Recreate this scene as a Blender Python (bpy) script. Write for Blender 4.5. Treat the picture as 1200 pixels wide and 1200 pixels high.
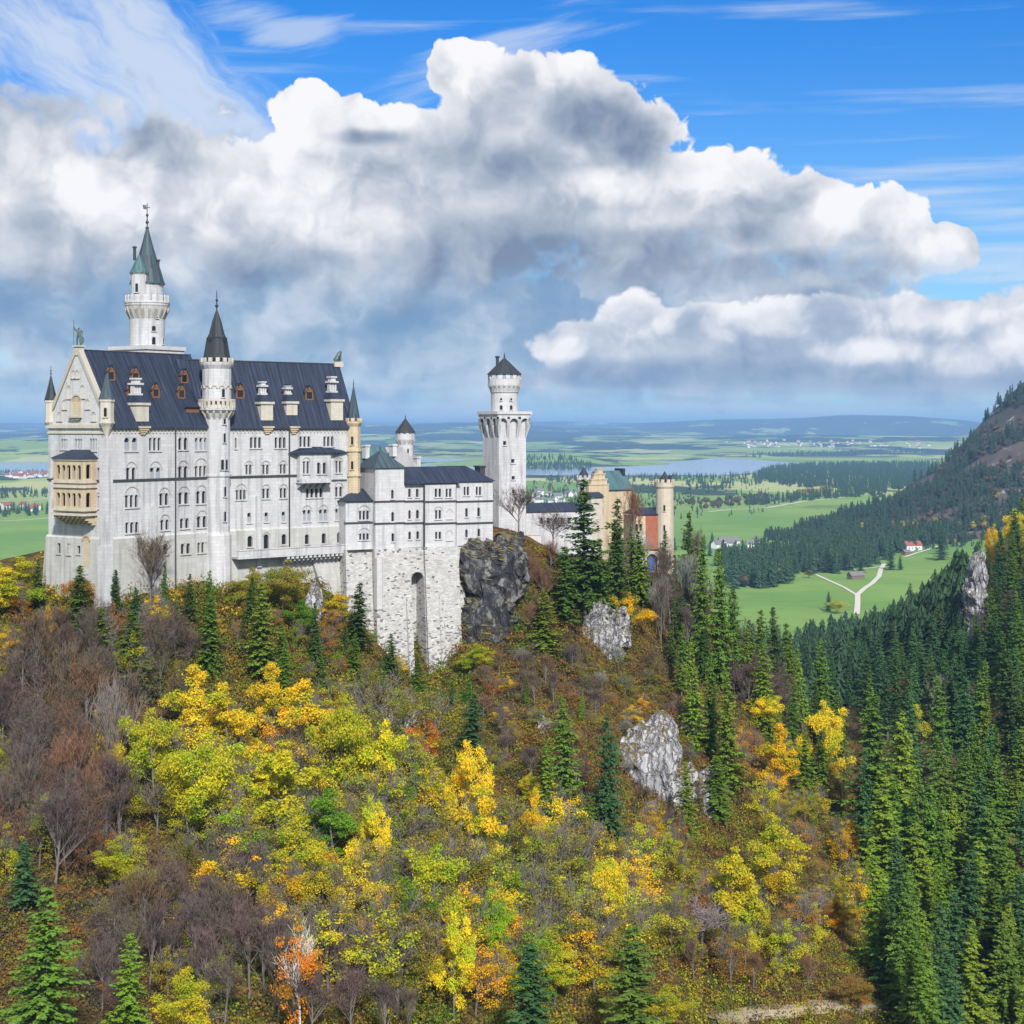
import bpy, bmesh, math, random
import numpy as np
from mathutils import Vector, Matrix

for o in list(bpy.data.objects): bpy.data.objects.remove(o)
SC = bpy.context.scene
COL = SC.collection
FPX = 2000.0            # focal length in photo pixels (photo is 1200 wide)
HOR = 500.0             # photo row of the horizon
rnd = random.Random(7)
RNG = np.random.default_rng(11)
R = math.radians

# ------------------------------------------------------------------ camera
cd = bpy.data.cameras.new('camera')
cd.sensor_width = 36; cd.lens = FPX/1200*36
cd.shift_y = -(600-HOR)/1200
cd.clip_start = 1; cd.clip_end = 120000
cam = bpy.data.objects.new('camera', cd); COL.objects.link(cam)
cam.location = (0, 0, 0); cam.rotation_euler = (R(90), 0, 0)
SC.camera = cam

# ------------------------------------------------------------------ exposure, sun
SC.view_settings.view_transform = 'Standard'
SC.view_settings.look = 'None'
SC.view_settings.exposure = 0.52
SC.view_settings.gamma = 1.0
SC.view_settings.use_curve_mapping = False
SUN_AZ, SUN_EL = R(168), R(38)      # azimuth clockwise from the view axis (+Y): behind the camera, to its right
sl = bpy.data.lights.new('sun', 'SUN'); sl.energy = 4.2; sl.angle = R(4); sl.color = (1.0, 0.965, 0.91)
so = bpy.data.objects.new('sun', sl); COL.objects.link(so)
sdir = Vector((math.sin(SUN_AZ)*math.cos(SUN_EL), math.cos(SUN_AZ)*math.cos(SUN_EL), math.sin(SUN_EL)))
so.rotation_euler = (-sdir).to_track_quat('-Z', 'Y').to_euler()

cy = SC.cycles
cy.use_denoising = True
cy.max_bounces = 5; cy.diffuse_bounces = 3; cy.glossy_bounces = 2; cy.transmission_bounces = 3
cy.transparent_max_bounces = 6; cy.volume_bounces = 0
cy.caustics_reflective = False; cy.caustics_refractive = False
cy.use_adaptive_sampling = True; cy.adaptive_threshold = 0.015

# ------------------------------------------------------------------ a small node language
class G:
    def __init__(s, nt): s.nt = nt
    def node(s, t, **kw):
        n = s.nt.nodes.new(t)
        for k, v in kw.items(): setattr(n, k, v)
        return n
    def put(s, sock, v):
        if isinstance(v, E): s.nt.links.new(v.o, sock)
        elif isinstance(v, bpy.types.NodeSocket): s.nt.links.new(v, sock)
        elif v is not None: sock.default_value = v
    def math(s, op, a, b=None, c=None, clamp=False):
        n = s.node('ShaderNodeMath', operation=op, use_clamp=clamp)
        s.put(n.inputs[0], a)
        if b is not None: s.put(n.inputs[1], b)
        if c is not None: s.put(n.inputs[2], c)
        return E(s, n.outputs[0])
    def vmath(s, op, a, b=None, out=0):
        n = s.node('ShaderNodeVectorMath', operation=op)
        s.put(n.inputs[0], a)
        if b is not None: s.put(n.inputs[1], b)
        return E(s, n.outputs[out])
    def xyz(s, x, y, z=0.0):
        n = s.node('ShaderNodeCombineXYZ')
        for i, v in enumerate((x, y, z)): s.put(n.inputs[i], v)
        return E(s, n.outputs[0])
    def sep(s, v):
        n = s.node('ShaderNodeSeparateXYZ'); s.put(n.inputs[0], v)
        return [E(s, o) for o in n.outputs]
    def noise(s, vec, scale=1.0, detail=4.0, rough=0.55, dist=0.0, lac=2.0, color=False, dim='3D'):
        n = s.node('ShaderNodeTexNoise', noise_dimensions=dim)
        s.put(n.inputs['Vector'], vec)
        for k, v in (('Scale', scale), ('Detail', detail), ('Roughness', rough), ('Distortion', dist), ('Lacunarity', lac)): n.inputs[k].default_value = v
        return E(s, n.outputs['Color' if color else 'Fac'])
    def voro(s, vec, scale=1.0, feature='F1', detail=0.0, rough=0.5, out='Distance', rand=1.0, dim='3D'):
        n = s.node('ShaderNodeTexVoronoi', feature=feature, voronoi_dimensions=dim)
        s.put(n.inputs['Vector'], vec); n.inputs['Scale'].default_value = scale
        n.inputs['Detail'].default_value = detail; n.inputs['Roughness'].default_value = rough
        n.inputs['Randomness'].default_value = rand
        return E(s, n.outputs[out])
    def smooth(s, v, a, b, lo=0.0, hi=1.0):
        n = s.node('ShaderNodeMapRange', interpolation_type='SMOOTHSTEP')
        s.put(n.inputs[0], v)
        for i, q in enumerate((a, b, lo, hi)): s.put(n.inputs[i+1], q)
        return E(s, n.outputs[0])
    def mix(s, f, a, b, blend='MIX'):
        n = s.node('ShaderNodeMix', data_type='RGBA', blend_type=blend)
        s.put(n.inputs[0], f)
        for sock, v in ((n.inputs[6], a), (n.inputs[7], b)):
            s.put(sock, (*v, 1.0) if isinstance(v, tuple) and len(v) == 3 else v)
        return E(s, n.outputs[2])
    def ramp(s, f, stops):
        n = s.node('ShaderNodeValToRGB'); s.put(n.inputs[0], f)
        el = n.color_ramp.elements
        while len(el) < len(stops): el.new(0.5)
        for e, (p, c) in zip(el, stops): e.position = p; e.color = (*c, 1.0)
        return E(s, n.outputs[0])
class E:
    def __init__(s, g, o): s.g = g; s.o = o
    def __add__(s, b): return s.g.math('ADD', s, b)
    __radd__ = __add__
    def __sub__(s, b): return s.g.math('SUBTRACT', s, b)
    def __rsub__(s, b): return s.g.math('SUBTRACT', b, s)
    def __mul__(s, b): return s.g.math('MULTIPLY', s, b)
    __rmul__ = __mul__
    def __truediv__(s, b): return s.g.math('DIVIDE', s, b)
    def max(s, b): return s.g.math('MAXIMUM', s, b)
    def min(s, b): return s.g.math('MINIMUM', s, b)
    def smax(s, b, k): return s.g.math('SMOOTH_MAX', s, b, k)
    def clamp(s): return s.g.math('ADD', s, 0.0, clamp=True)

# ------------------------------------------------------------------ sky: Nishita blue with clouds given by direction (azimuth, elevation)
W = bpy.data.worlds.new('World'); SC.world = W; W.use_nodes = True
nt = W.node_tree; nt.nodes.clear(); g = G(nt)
SKY_K = 0.1
sky = g.node('ShaderNodeTexSky', sky_type='NISHITA')
sky.sun_disc = False; sky.sun_elevation = SUN_EL; sky.sun_rotation = SUN_AZ
sky.altitude = 900; sky.air_density = 1.0; sky.dust_density = 0.4; sky.ozone_density = 2.5
geo = g.node('ShaderNodeTexCoord')
dx, dy, dz = g.sep(geo.outputs['Generated'])
az = g.math('ARCTAN2', dx, dy); el = g.math('ARCSINE', dz)
X = az*20.0; Y = el*20.0            # cloud map units: 1 unit is 2.9 degrees; Y is height above the horizon
P = g.xyz(X, Y, 0.0)
def cl(px, py): return ((px-600)/100, (HOR-py)/100)
def blob(px, py, rx, ry, w=1.0, rot=0.0):
    c = cl(px, py)
    v = g.vmath('SUBTRACT', P, (c[0], c[1], 0.0))
    if rot:
        n = g.node('ShaderNodeVectorRotate', rotation_type='Z_AXIS'); g.put(n.inputs['Vector'], v); n.inputs['Angle'].default_value = -R(rot)
        v = E(g, n.outputs[0])
    v = g.vmath('MULTIPLY', v, (100/rx, 100/ry, 0.0))
    l = g.vmath('LENGTH', v, out=1)
    return (1.0 - l)*w
def union(bs, k=0.15):
    r = bs[0]
    for b in bs[1:]: r = r.smax(b, k)
    return r
def detail(p):
    a = g.noise(p, 1.05, 8.0, 0.56, dim='2D')
    v = g.voro(p, 2.6, 'F1', 2.0, 0.5, dim='2D')
    return a*1.5 - v*0.40
def soft(p): return g.noise(p, 0.95, 4.5, 0.50, dim='2D')
warp = g.vmath('MULTIPLY', g.vmath('SUBTRACT', g.noise(P, 1.3, 3.0, 0.55, color=True, dim='2D'), (0.5, 0.5, 0.5)), (0.5, 0.4, 0.0))
PW = g.vmath('ADD', P, warp)
D0 = detail(PW)
S0 = soft(PW)
relief = S0 - soft(g.vmath('ADD', PW, (-0.16, 0.26, 0.0)))     # the soft field against itself a little towards the light
nz = D0 - 0.5
# back layer: far grey-blue sheet that fills the middle of the sky; front layers: lit cumulus heaps
back = union([blob(120, 300, 420, 190), blob(430, 330, 300, 200), blob(760, 380, 420, 120), blob(1120, 420, 260, 75)])
cum = union([blob(50, 200, 130, 95), blob(170, 240, 150, 120), blob(20, 330, 220, 150), blob(300, 260, 130, 100),
             blob(362, 143, 48, 46, 1.2), blob(425, 160, 62, 46, 1.1), blob(335, 200, 40, 50), blob(430, 250, 190, 95),
             blob(540, 90, 50, 40), blob(575, 130, 70, 66), blob(650, 120, 85, 62), blob(720, 155, 80, 58), blob(560, 200, 110, 80),
             blob(500, 180, 55, 50), blob(640, 250, 170, 90), blob(645, 168, 62, 44), blob(720, 190, 60, 40),
             blob(700, 235, 90, 50), blob(760, 230, 90, 52), blob(850, 232, 95, 58), blob(940, 260, 90, 56), blob(1020, 275, 70, 52), blob(1085, 300, 55, 36),
             blob(850, 300, 260, 70), blob(420, 300, 260, 110)], 0.12)
low = union([blob(740, 385, 50, 42), blob(680, 405, 70, 38), blob(830, 400, 130, 42), blob(960, 390, 130, 40), blob(1080, 385, 120, 42),
             blob(1200, 390, 110, 50), blob(930, 425, 260, 40), blob(1150, 425, 130, 38), blob(1010, 448, 300, 26, .9), blob(760, 440, 190, 24, .8)], 0.12)
def layer(F, edge, amp):
    f = F + nz*amp
    return f, g.smooth(f, 0.0, edge)
fb, mb = layer(back, 0.35, 0.55)
fc, mc = layer(cum, 0.085 + g.smooth(X, -3.2, -4.6)*0.32, 0.62)
fl, ml = layer(low, 0.16, 0.60)
dark = union([blob(720, 160, 95, 48, 1.0, -20), blob(600, 195, 90, 40, .6), blob(700, 300, 190, 48), blob(880, 325, 240, 34), blob(560, 310, 110, 60, .9), blob(60, 385, 180, 60), blob(330, 330, 90, 60, .5),
              blob(880, 275, 60, 26, .7), blob(480, 390, 150, 70, .9), blob(250, 400, 300, 70, .8), blob(430, 165, 50, 12, .8), blob(170, 165, 90, 24, .35), blob(1000, 317, 40, 16, .7)], 0.2)
darkm = g.smooth(dark + nz*0.5, -0.15, 0.55)
glow = union([blob(365, 145, 60, 54, 1.5), blob(440, 140, 56, 26, 1.3), blob(335, 185, 34, 40), blob(120, 230, 80, 60), blob(360, 245, 150, 60, .8), blob(560, 80, 60, 40), blob(660, 85, 60, 30, .8), blob(720, 220, 110, 30), blob(850, 205, 130, 40), blob(1000, 245, 90, 42), blob(1100, 300, 45, 36)], 0.2)
glowm = g.smooth(glow + nz*0.6, -0.1, 0.7)
WHITE = (1.02, 1.01, 1.03); GREY = (0.22, 0.29, 0.42); MID = (0.50, 0.56, 0.66)
def shade(f, base):
    l = base + relief*1.15 + nz*0.34
    rim = g.smooth(f, 0.0, 0.40, 0.22, 0.0)
    return (l + rim).clamp()
lc = shade(fc, 0.56 + glowm*0.42 - darkm*0.44)
ccol = g.ramp(lc, [(0.0, GREY), (0.42, MID), (0.75, (0.82, 0.83, 0.88)), (1.0, WHITE)])
low_g = union([blob(740, 365, 60, 40), blob(620, 410, 70, 24), blob(900, 378, 70, 34), blob(1080, 372, 100, 34), blob(1190, 400, 70, 50), blob(1020, 415, 120, 22, .8)], .2)
ll = shade(fl, 0.46 + g.smooth(low_g + nz*.6, -0.1, 0.7)*0.45 - g.smooth(union([blob(760, 440, 260, 22), blob(1100, 455, 260, 16)]), -.2, .6)*.25)
lcol = g.ramp(ll, [(0.0, (0.26, 0.36, 0.52)), (0.42, (0.47, 0.55, 0.68)), (0.75, (0.80, 0.82, 0.88)), (1.0, WHITE)])
lb = (0.47 + relief*1.1 + g.noise(g.vmath('MULTIPLY', PW, (0.6, 1.1, 1.0)), 1.0, 5.0, 0.52, dim='2D')*1.5 - 0.75 - darkm*0.16).clamp()
bcol = g.ramp(lb, [(0.0, (0.19, 0.32, 0.52)), (0.35, (0.31, 0.43, 0.60)), (0.72, (0.66, 0.72, 0.81)), (1.0, (0.92, 0.93, 0.97))])
# blue, deepened overhead; thin cirrus streaks
blue = g.mix(1.0, sky.outputs[0], (0.62, 0.95, 1.25), 'MULTIPLY')
blue = g.mix(1.0, blue, (SKY_K, SKY_K, SKY_K), 'MULTIPLY')
deep = g.smooth(Y, 1.2, 5.2)
blue = g.mix(deep, blue, g.mix(1.0, blue, (0.24, 0.78, 1.12), 'MULTIPLY'))
def rotv(v, a):
    n = g.node('ShaderNodeVectorRotate', rotation_type='Z_AXIS'); g.put(n.inputs['Vector'], v); n.inputs['Angle'].default_value = R(a)
    return E(g, n.outputs[0])
st1 = g.noise(g.vmath('MULTIPLY', rotv(PW, 38), (0.35, 1.5, 1.0)), 1.0, 6.0, 0.62, dim='2D')
m1 = g.smooth(blob(150, 90, 330, 105, 1.0, -35) + (st1-0.5)*1.8, 0.0, 0.75)*0.80
st2 = g.noise(g.vmath('MULTIPLY', rotv(P, -14), (0.25, 2.2, 1.0)), 1.3, 6.0, 0.6, dim='2D')
m2 = g.smooth(union([blob(600, 60, 330, 34, .8, 22), blob(335, 45, 120, 30, .9, -12)]) + (st2-0.5)*2.2, 0.1, 0.95)*0.55
st3 = g.noise(g.vmath('MULTIPLY', P, (0.16, 2.6, 1.0)), 1.2, 5.0, 0.55, dim='2D')
m3 = g.smooth(st3 + g.smooth(union([blob(1150, 225, 260, 34), blob(1180, 300, 200, 60, .8)]), -0.2, 0.8)*0.22 - g.smooth(Y, 3.0, 5.0)*0.06, 0.52, 0.86)*0.60
cir = (m1.max(m2)).max(m3)
col = g.mix(cir, blue, (0.74, 0.82, 0.93))
hz = g.smooth(Y, -0.1, 1.1, 1.0, 0.0)
col = g.mix(mb*0.92, col, bcol)
col = g.mix(hz*0.60, col, (0.40, 0.60, 0.82))
hst = g.noise(g.vmath('MULTIPLY', P, (0.22, 2.4, 1.0)), 1.5, 5.0, 0.55, dim='2D')
col = g.mix(g.smooth(hst, 0.42, 0.66)*hz*0.75, col, (0.66, 0.75, 0.86))
col = g.mix(mc*g.smooth(Y + nz*0.7, 1.2, 2.1), col, ccol)
col = g.mix(ml*g.smooth(Y, 0.18, 0.62), col, lcol)
below = g.smooth(dz, -0.02, 0.0)
col = g.mix(below, (0.18, 0.22, 0.25), col)
# overhead and behind the viewer: unseen broken cloud, added to raise the soft fill light
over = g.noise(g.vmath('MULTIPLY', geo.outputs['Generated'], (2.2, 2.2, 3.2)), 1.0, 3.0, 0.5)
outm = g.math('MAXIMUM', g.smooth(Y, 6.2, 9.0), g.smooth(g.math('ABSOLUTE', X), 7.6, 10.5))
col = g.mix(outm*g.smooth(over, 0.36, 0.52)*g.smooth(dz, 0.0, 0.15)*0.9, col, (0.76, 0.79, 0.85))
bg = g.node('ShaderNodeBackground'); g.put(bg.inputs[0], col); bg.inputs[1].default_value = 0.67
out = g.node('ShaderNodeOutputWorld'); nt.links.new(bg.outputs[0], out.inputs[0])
W.cycles.sampling_method = 'MANUAL'; W.cycles.sample_map_resolution = 512
# ------------------------------------------------------------------ materials
M = {}
def material(name, build, rough=0.8, spec=0.25):
    m = bpy.data.materials.new(name); m.use_nodes = True
    t = m.node_tree; t.nodes.clear(); q = G(t)
    b = q.node('ShaderNodeBsdfPrincipled'); o = q.node('ShaderNodeOutputMaterial')
    b.inputs['Roughness'].default_value = rough; b.inputs['Specular IOR Level'].default_value = spec
    t.links.new(b.outputs[0], o.inputs[0])
    r = build(q, b, o)
    if isinstance(r, tuple): q.put(b.inputs['Base Color'], (*r, 1.0))
    elif r is not None: q.put(b.inputs['Base Color'], r)
    M[name] = m
    return m
def opos(q): return q.node('ShaderNodeTexCoord').outputs['Object']
def gpos(q): return q.node('ShaderNodeNewGeometry').outputs['Position']
def uvc(q): return q.node('ShaderNodeTexCoord').outputs['UV']
def bump(q, b, h, strength=0.4, dist=0.1):
    n = q.node('ShaderNodeBump'); n.inputs['Strength'].default_value = strength; n.inputs['Distance'].default_value = dist
    q.put(n.inputs['Height'], h); q.nt.links.new(n.outputs[0], b.inputs['Normal'])
def brick(q, vec, w, h, c1, c2, mortar, ms=0.02):
    n = q.node('ShaderNodeTexBrick'); q.put(n.inputs['Vector'], vec)
    n.inputs['Scale'].default_value = 1.0; n.inputs['Mortar Size'].default_value = ms
    n.inputs['Brick Width'].default_value = w; n.inputs['Row Height'].default_value = h
    for k, c in (('Color1', c1), ('Color2', c2), ('Mortar', mortar)): n.inputs[k].default_value = (*c, 1)
    return E(q, n.outputs['Color'])
def ashlar(base, dark, stain=0.5, w=1.5, h=0.62):
    def f(q, b, o):
        p = gpos(q)
        c = brick(q, uvc(q), w, h, base, tuple(x*0.88 for x in base), tuple(x*0.74 for x in base), 0.025)
        big = q.noise(p, 0.09, 5.0, 0.6)
        strk = q.noise(q.vmath('MULTIPLY', p, (0.9, 0.9, 0.07)), 1.0, 5.0, 0.65)
        fine = q.noise(p, 1.7, 4.0, 0.6)
        c = q.mix(q.smooth(strk, 0.45, 0.70)*stain, c, dark)
        c = q.mix(q.smooth(big, 0.50, 0.72)*stain*0.7, c, tuple(x*0.86 for x in base))
        c = q.mix(q.smooth(fine, 0.56, 0.78)*stain*0.6, c, dark)
        bump(q, b, fine, 0.25, 0.05)
        return c
    return f
material('white_limestone', ashlar((0.53, 0.525, 0.535), (0.25, 0.25, 0.265), 0.74), 0.85)
material('grey_limestone', ashlar((0.55, 0.54, 0.54), (0.34, 0.34, 0.36), 0.55, 1.2, 0.5), 0.85)
material('base_limestone', ashlar((0.48, 0.475, 0.455), (0.25, 0.245, 0.23), 0.78, 1.9, 0.9), 0.9)
material('yellow_sandstone', ashlar((0.54, 0.44, 0.30), (0.32, 0.25, 0.17), 0.55, 1.0, 0.45), 0.85)
material('pale_sandstone', ashlar((0.54, 0.50, 0.43), (0.33, 0.30, 0.25), 0.55, 1.0, 0.45), 0.85)
material('gate_ashlar', ashlar((0.54, 0.48, 0.38), (0.33, 0.29, 0.24), 0.6, 0.9, 0.5), 0.85)
def redbrick(q, b, o):
    c = brick(q, uvc(q), 0.5, 0.2, (0.36, 0.11, 0.06), (0.27, 0.08, 0.045), (0.30, 0.16, 0.11), 0.015)
    return q.mix(q.smooth(q.noise(gpos(q), 0.8, 5.0, 0.6), 0.5, 0.75)*0.5, c, (0.20, 0.09, 0.06))
material('red_brick', redbrick, 0.85)
def rubble(q, b, o):
    u = q.vmath('MULTIPLY', uvc(q), (1.6, 3.6, 1.0))
    cellc = q.voro(u, 1.0, 'F1', out='Color', dim='2D'); edge = q.voro(u, 1.0, 'DISTANCE_TO_EDGE', dim='2D')
    r, gg, bb = q.sep(cellc)
    c = q.mix(r, (0.54, 0.53, 0.51), (0.36, 0.355, 0.345))
    lower = q.smooth(q.sep(uvc(q))[1], -53.0, -37.0, 0.56, 0.94)       # more of the dark stones in the lower courses
    c = q.mix(q.math('GREATER_THAN', gg, lower), c, (0.13, 0.12, 0.12))
    c = q.mix(q.smooth(edge, 0.0, 0.07, 1.0, 0.0)*0.75, c, (0.27, 0.26, 0.25))
    c = q.mix(q.smooth(q.noise(gpos(q), 0.25, 5.0, 0.6), 0.48, 0.75)*0.55, c, (0.30, 0.29, 0.27))
    bump(q, b, edge, 0.6, 0.15)
    return c
material('rubble_stone', rubble, 0.9)
def slate(q, b, o, base=(0.026, 0.037, 0.070), dark=(0.013, 0.018, 0.032), pale=(0.10, 0.13, 0.18)):
    u = uvc(q); ux, uy, uz = q.sep(u)
    seam = q.math('PINGPONG', ux, 0.45)
    n = q.noise(q.vmath('MULTIPLY', u, (1.6, 0.09, 1.0)), 1.0, 5.0, 0.65, dim='2D')
    c = q.mix(q.smooth(n, 0.35, 0.65), dark, base)
    c = q.mix(q.smooth(n, 0.62, 0.80)*0.5, c, pale)
    c = q.mix(q.smooth(seam, 0.0, 0.05, 1.0, 0.0)*0.18, c, pale)
    c = q.mix(q.smooth(q.noise(gpos(q), 0.4, 4.0, 0.6), 0.5, 0.75)*0.4, c, dark)
    bump(q, b, q.smooth(seam, 0.0, 0.06, 1.0, 0.0), 0.5, 0.06)
    return c
material('slate_roof', slate, 0.55, 0.35)
material('dark_spire', lambda q, b, o: slate(q, b, o, (0.035, 0.042, 0.050), (0.020, 0.024, 0.030), (0.07, 0.09, 0.10)), 0.6, 0.3)
material('copper_roof', lambda q, b, o: slate(q, b, o, (0.070, 0.150, 0.160), (0.045, 0.085, 0.10), (0.16, 0.27, 0.27)), 0.6, 0.3)
material('aged_copper', lambda q, b, o: slate(q, b, o, (0.055, 0.085, 0.100), (0.030, 0.045, 0.060), (0.10, 0.15, 0.16)), 0.6, 0.3)
def patina(q, b, o): return q.mix(q.noise(opos(q), 3.0, 4.0), (0.03, 0.045, 0.045), (0.10, 0.16, 0.15))
material('bronze', patina, 0.5, 0.5)
material('dark_window', lambda q, b, o: q.mix(q.noise(gpos(q), 0.35, 2.0), (0.006, 0.007, 0.009), (0.022, 0.026, 0.034)), 0.25, 0.5)
material('grey_shutter', lambda q, b, o: q.mix(q.smooth(q.math('PINGPONG', q.sep(uvc(q))[0], 0.16), 0.0, 0.03), (0.20, 0.21, 0.23), (0.31, 0.32, 0.35)), 0.7)
material('drain_metal', lambda q, b, o: (0.045, 0.05, 0.055), 0.6)
material('brown_wood', lambda q, b, o: q.mix(q.noise(gpos(q), 2.0, 3.0), (0.12, 0.055, 0.03), (0.26, 0.13, 0.06)), 0.8)
material('blue_paint', lambda q, b, o: q.mix(q.noise(gpos(q), 1.5, 3.0), (0.03, 0.06, 0.24), (0.08, 0.12, 0.35)), 0.7)
material('white_render', lambda q, b, o: q.mix(q.noise(gpos(q), 0.8, 4.0), (0.72, 0.72, 0.72), (0.58, 0.58, 0.58)), 0.85)
material('red_tiles', lambda q, b, o: q.mix(q.noise(gpos(q), 0.5, 3.0), (0.30, 0.09, 0.06), (0.20, 0.08, 0.06)), 0.85)
material('grey_tiles', lambda q, b, o: q.mix(q.noise(gpos(q), 0.5, 3.0), (0.20, 0.19, 0.19), (0.12, 0.115, 0.12)), 0.85)
material('barn_wood', lambda q, b, o: q.mix(q.noise(gpos(q), 0.9, 3.0), (0.20, 0.15, 0.11), (0.12, 0.09, 0.07)), 0.85)
material('gravel_path', lambda q, b, o: q.mix(q.noise(gpos(q), 0.3, 4.0), (0.62, 0.58, 0.50), (0.48, 0.45, 0.38)), 0.9)
material('dirt_path', lambda q, b, o: q.mix(q.noise(gpos(q), 0.6, 5.0), (0.36, 0.30, 0.21), (0.22, 0.18, 0.12)), 0.9)
def rockm(q, b, o):
    p = gpos(q)
    pv = q.vmath('MULTIPLY', p, (1.0, 0.8, 0.26))
    v = q.noise(pv, 0.75, 8.0, 0.68)
    cr = q.voro(q.vmath('ADD', pv, q.vmath('MULTIPLY', q.noise(p, 0.9, 4.0, 0.6, color=True), (1.6, 1.6, 1.0))), 0.85, 'DISTANCE_TO_EDGE')
    c = q.ramp(v, [(0.30, (0.14, 0.14, 0.15)), (0.45, (0.32, 0.32, 0.335)), (0.58, (0.47, 0.465, 0.47)), (0.76, (0.60, 0.58, 0.56))])
    c = q.mix(q.smooth(cr, 0.0, 0.07, 1.0, 0.0)*0.6, c, (0.085, 0.055, 0.06))
    nzz = q.sep(q.node('ShaderNodeNewGeometry').outputs['Normal'])[2]
    c = q.mix(q.smooth(nzz + (q.noise(p, 1.3, 4.0) - 0.5)*1.3, 0.55, 0.85), c, (0.17, 0.13, 0.05))
    bump(q, b, v + q.smooth(cr, 0.0, 0.15)*0.6, 1.0, 0.7)
    return c
material('limestone_rock', rockm, 0.9)
def darkrock(q, b, o):
    p = gpos(q)
    v = q.noise(q.vmath('MULTIPLY', p, (1.0, 1.0, 0.55)), 0.7, 8.0, 0.68)
    c = q.ramp(v, [(0.36, (0.022, 0.022, 0.026)), (0.53, (0.050, 0.050, 0.057)), (0.63, (0.17, 0.165, 0.165)), (0.78, (0.36, 0.34, 0.31))])
    pv = q.vmath('ADD', q.vmath('MULTIPLY', p, (1.0, 0.8, 0.6)), q.vmath('MULTIPLY', q.noise(p, 0.8, 4.0, 0.6, color=True), (1.4, 1.4, 1.0)))
    blk, _b, _c = q.sep(q.voro(pv, 0.75, 'F1', out='Color')); ed = q.voro(pv, 0.75, 'DISTANCE_TO_EDGE')
    c = q.mix(q.smooth(blk, 0.62, 0.95)*0.75, c, (0.23, 0.225, 0.22))
    c = q.mix(q.smooth(ed, 0.0, 0.09, 1.0, 0.0)*0.7, c, (0.018, 0.018, 0.02))
    nz = q.sep(q.node('ShaderNodeNewGeometry').outputs['Normal'])[2]
    c = q.mix(q.smooth(nz, 0.62, 0.85), c, (0.17, 0.15, 0.04))
    bump(q, b, v, 0.9, 0.6)
    return c
material('dark_rock', darkrock, 0.9)

# foliage takes its hue from the object's own colour; clumps vary around it
def leafy(name, var=0.5, trans=0.25, light=(1.25, 1.2, 0.9), dark=(0.45, 0.55, 0.6), scale=0.55):
    def f(q, b, o):
        oc = q.node('ShaderNodeObjectInfo')
        p = gpos(q)
        n = q.noise(p, scale, 3.0, 0.6); ri = E(q, q.node('ShaderNodeNewGeometry').outputs['Random Per Island'])
        k = (q.smooth(n, 0.36, 0.64)*0.55 + ri*0.75 - 0.15).clamp()
        lo = q.mix(1.0, oc.outputs['Color'], tuple(1-(1-x)*var for x in dark), 'MULTIPLY')
        hi = q.mix(1.0, oc.outputs['Color'], tuple(1+(x-1)*var*2 for x in light), 'MULTIPLY')
        c = q.mix(k, lo, hi)
        if var > .6: c = q.mix(q.smooth(q.noise(p, 0.22, 2.0, 0.5), 0.46, 0.68)*0.75, c, q.mix(1.0, c, (0.50, 0.86, 1.0), 'MULTIPLY'))
        tr = q.node('ShaderNodeBsdfTranslucent'); q.put(tr.inputs[0], c)
        mx = q.node('ShaderNodeMixShader'); mx.inputs[0].default_value = trans
        q.nt.links.new(b.outputs[0], mx.inputs[1]); q.nt.links.new(tr.outputs[0], mx.inputs[2]); q.nt.links.new(mx.outputs[0], o.inputs[0])
        return c
    return material(name, f, 0.75, 0.15)
leafy('spruce_needles', 0.55, 0.15)
leafy('broad_leaves', 0.75, 0.35, (1.3, 1.15, 0.8), (0.55, 0.75, 0.8), 0.45)
material('bark', lambda q, b, o: q.mix(q.noise(q.vmath('MULTIPLY', opos(q), (2, 2, .6)), 1.0, 4.0), (0.10, 0.085, 0.075), (0.21, 0.19, 0.175)), 0.9)
def twigm(q, b, o):
    oc = q.node('ShaderNodeObjectInfo')
    return q.mix(1.0, oc.outputs['Color'], q.mix(q.noise(gpos(q), 0.6, 3.0), (0.6, 0.6, 0.6), (1.3, 1.3, 1.3)), 'MULTIPLY')
material('twigs', twigm, 0.9, 0.1)
def birch(q, b, o):
    return q.mix(q.smooth(q.noise(q.vmath('MULTIPLY', opos(q), (1, 1, 2.5)), 1.0, 3.0), 0.5, 0.62), (0.62, 0.60, 0.57), (0.10, 0.09, 0.085))
material('birch_bark', birch, 0.8)
def groundm(q, b, o):
    p = gpos(q)
    a = q.noise(p, 0.035, 5.0, 0.62); f = q.noise(p, 0.5, 6.0, 0.65); m_ = q.noise(p, 0.13, 5.0, 0.6)
    c = q.ramp(a, [(0.30, (0.10, 0.062, 0.035)), (0.45, (0.13, 0.085, 0.035)), (0.55, (0.17, 0.11, 0.035)), (0.70, (0.11, 0.10, 0.03))])
    f2 = q.noise(p, 1.3, 5.0, 0.7)
    c = q.mix(q.smooth(f, 0.40, 0.60), q.mix(1.0, c, (0.40, 0.40, 0.42), 'MULTIPLY'), c)
    c = q.mix(q.smooth(f2, 0.42, 0.62), q.mix(1.0, c, (0.5, 0.55, 0.5), 'MULTIPLY'), q.mix(1.0, c, (1.25, 1.2, 1.1), 'MULTIPLY'))
    c = q.mix(q.smooth(m_, 0.55, 0.70)*0.6, c, (0.22, 0.13, 0.035))
    nz = q.sep(q.node('ShaderNodeNewGeometry').outputs['Normal'])[2]
    c = q.mix(q.smooth(nz + (f-0.5)*0.5, 0.30, 0.45, 1.0, 0.0), c, q.mix(f, (0.14, 0.14, 0.14), (0.46, 0.45, 0.44)))
    bump(q, b, f, 0.8, 0.5)
    return c
material('forest_floor', groundm, 0.95, 0.1)
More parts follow.
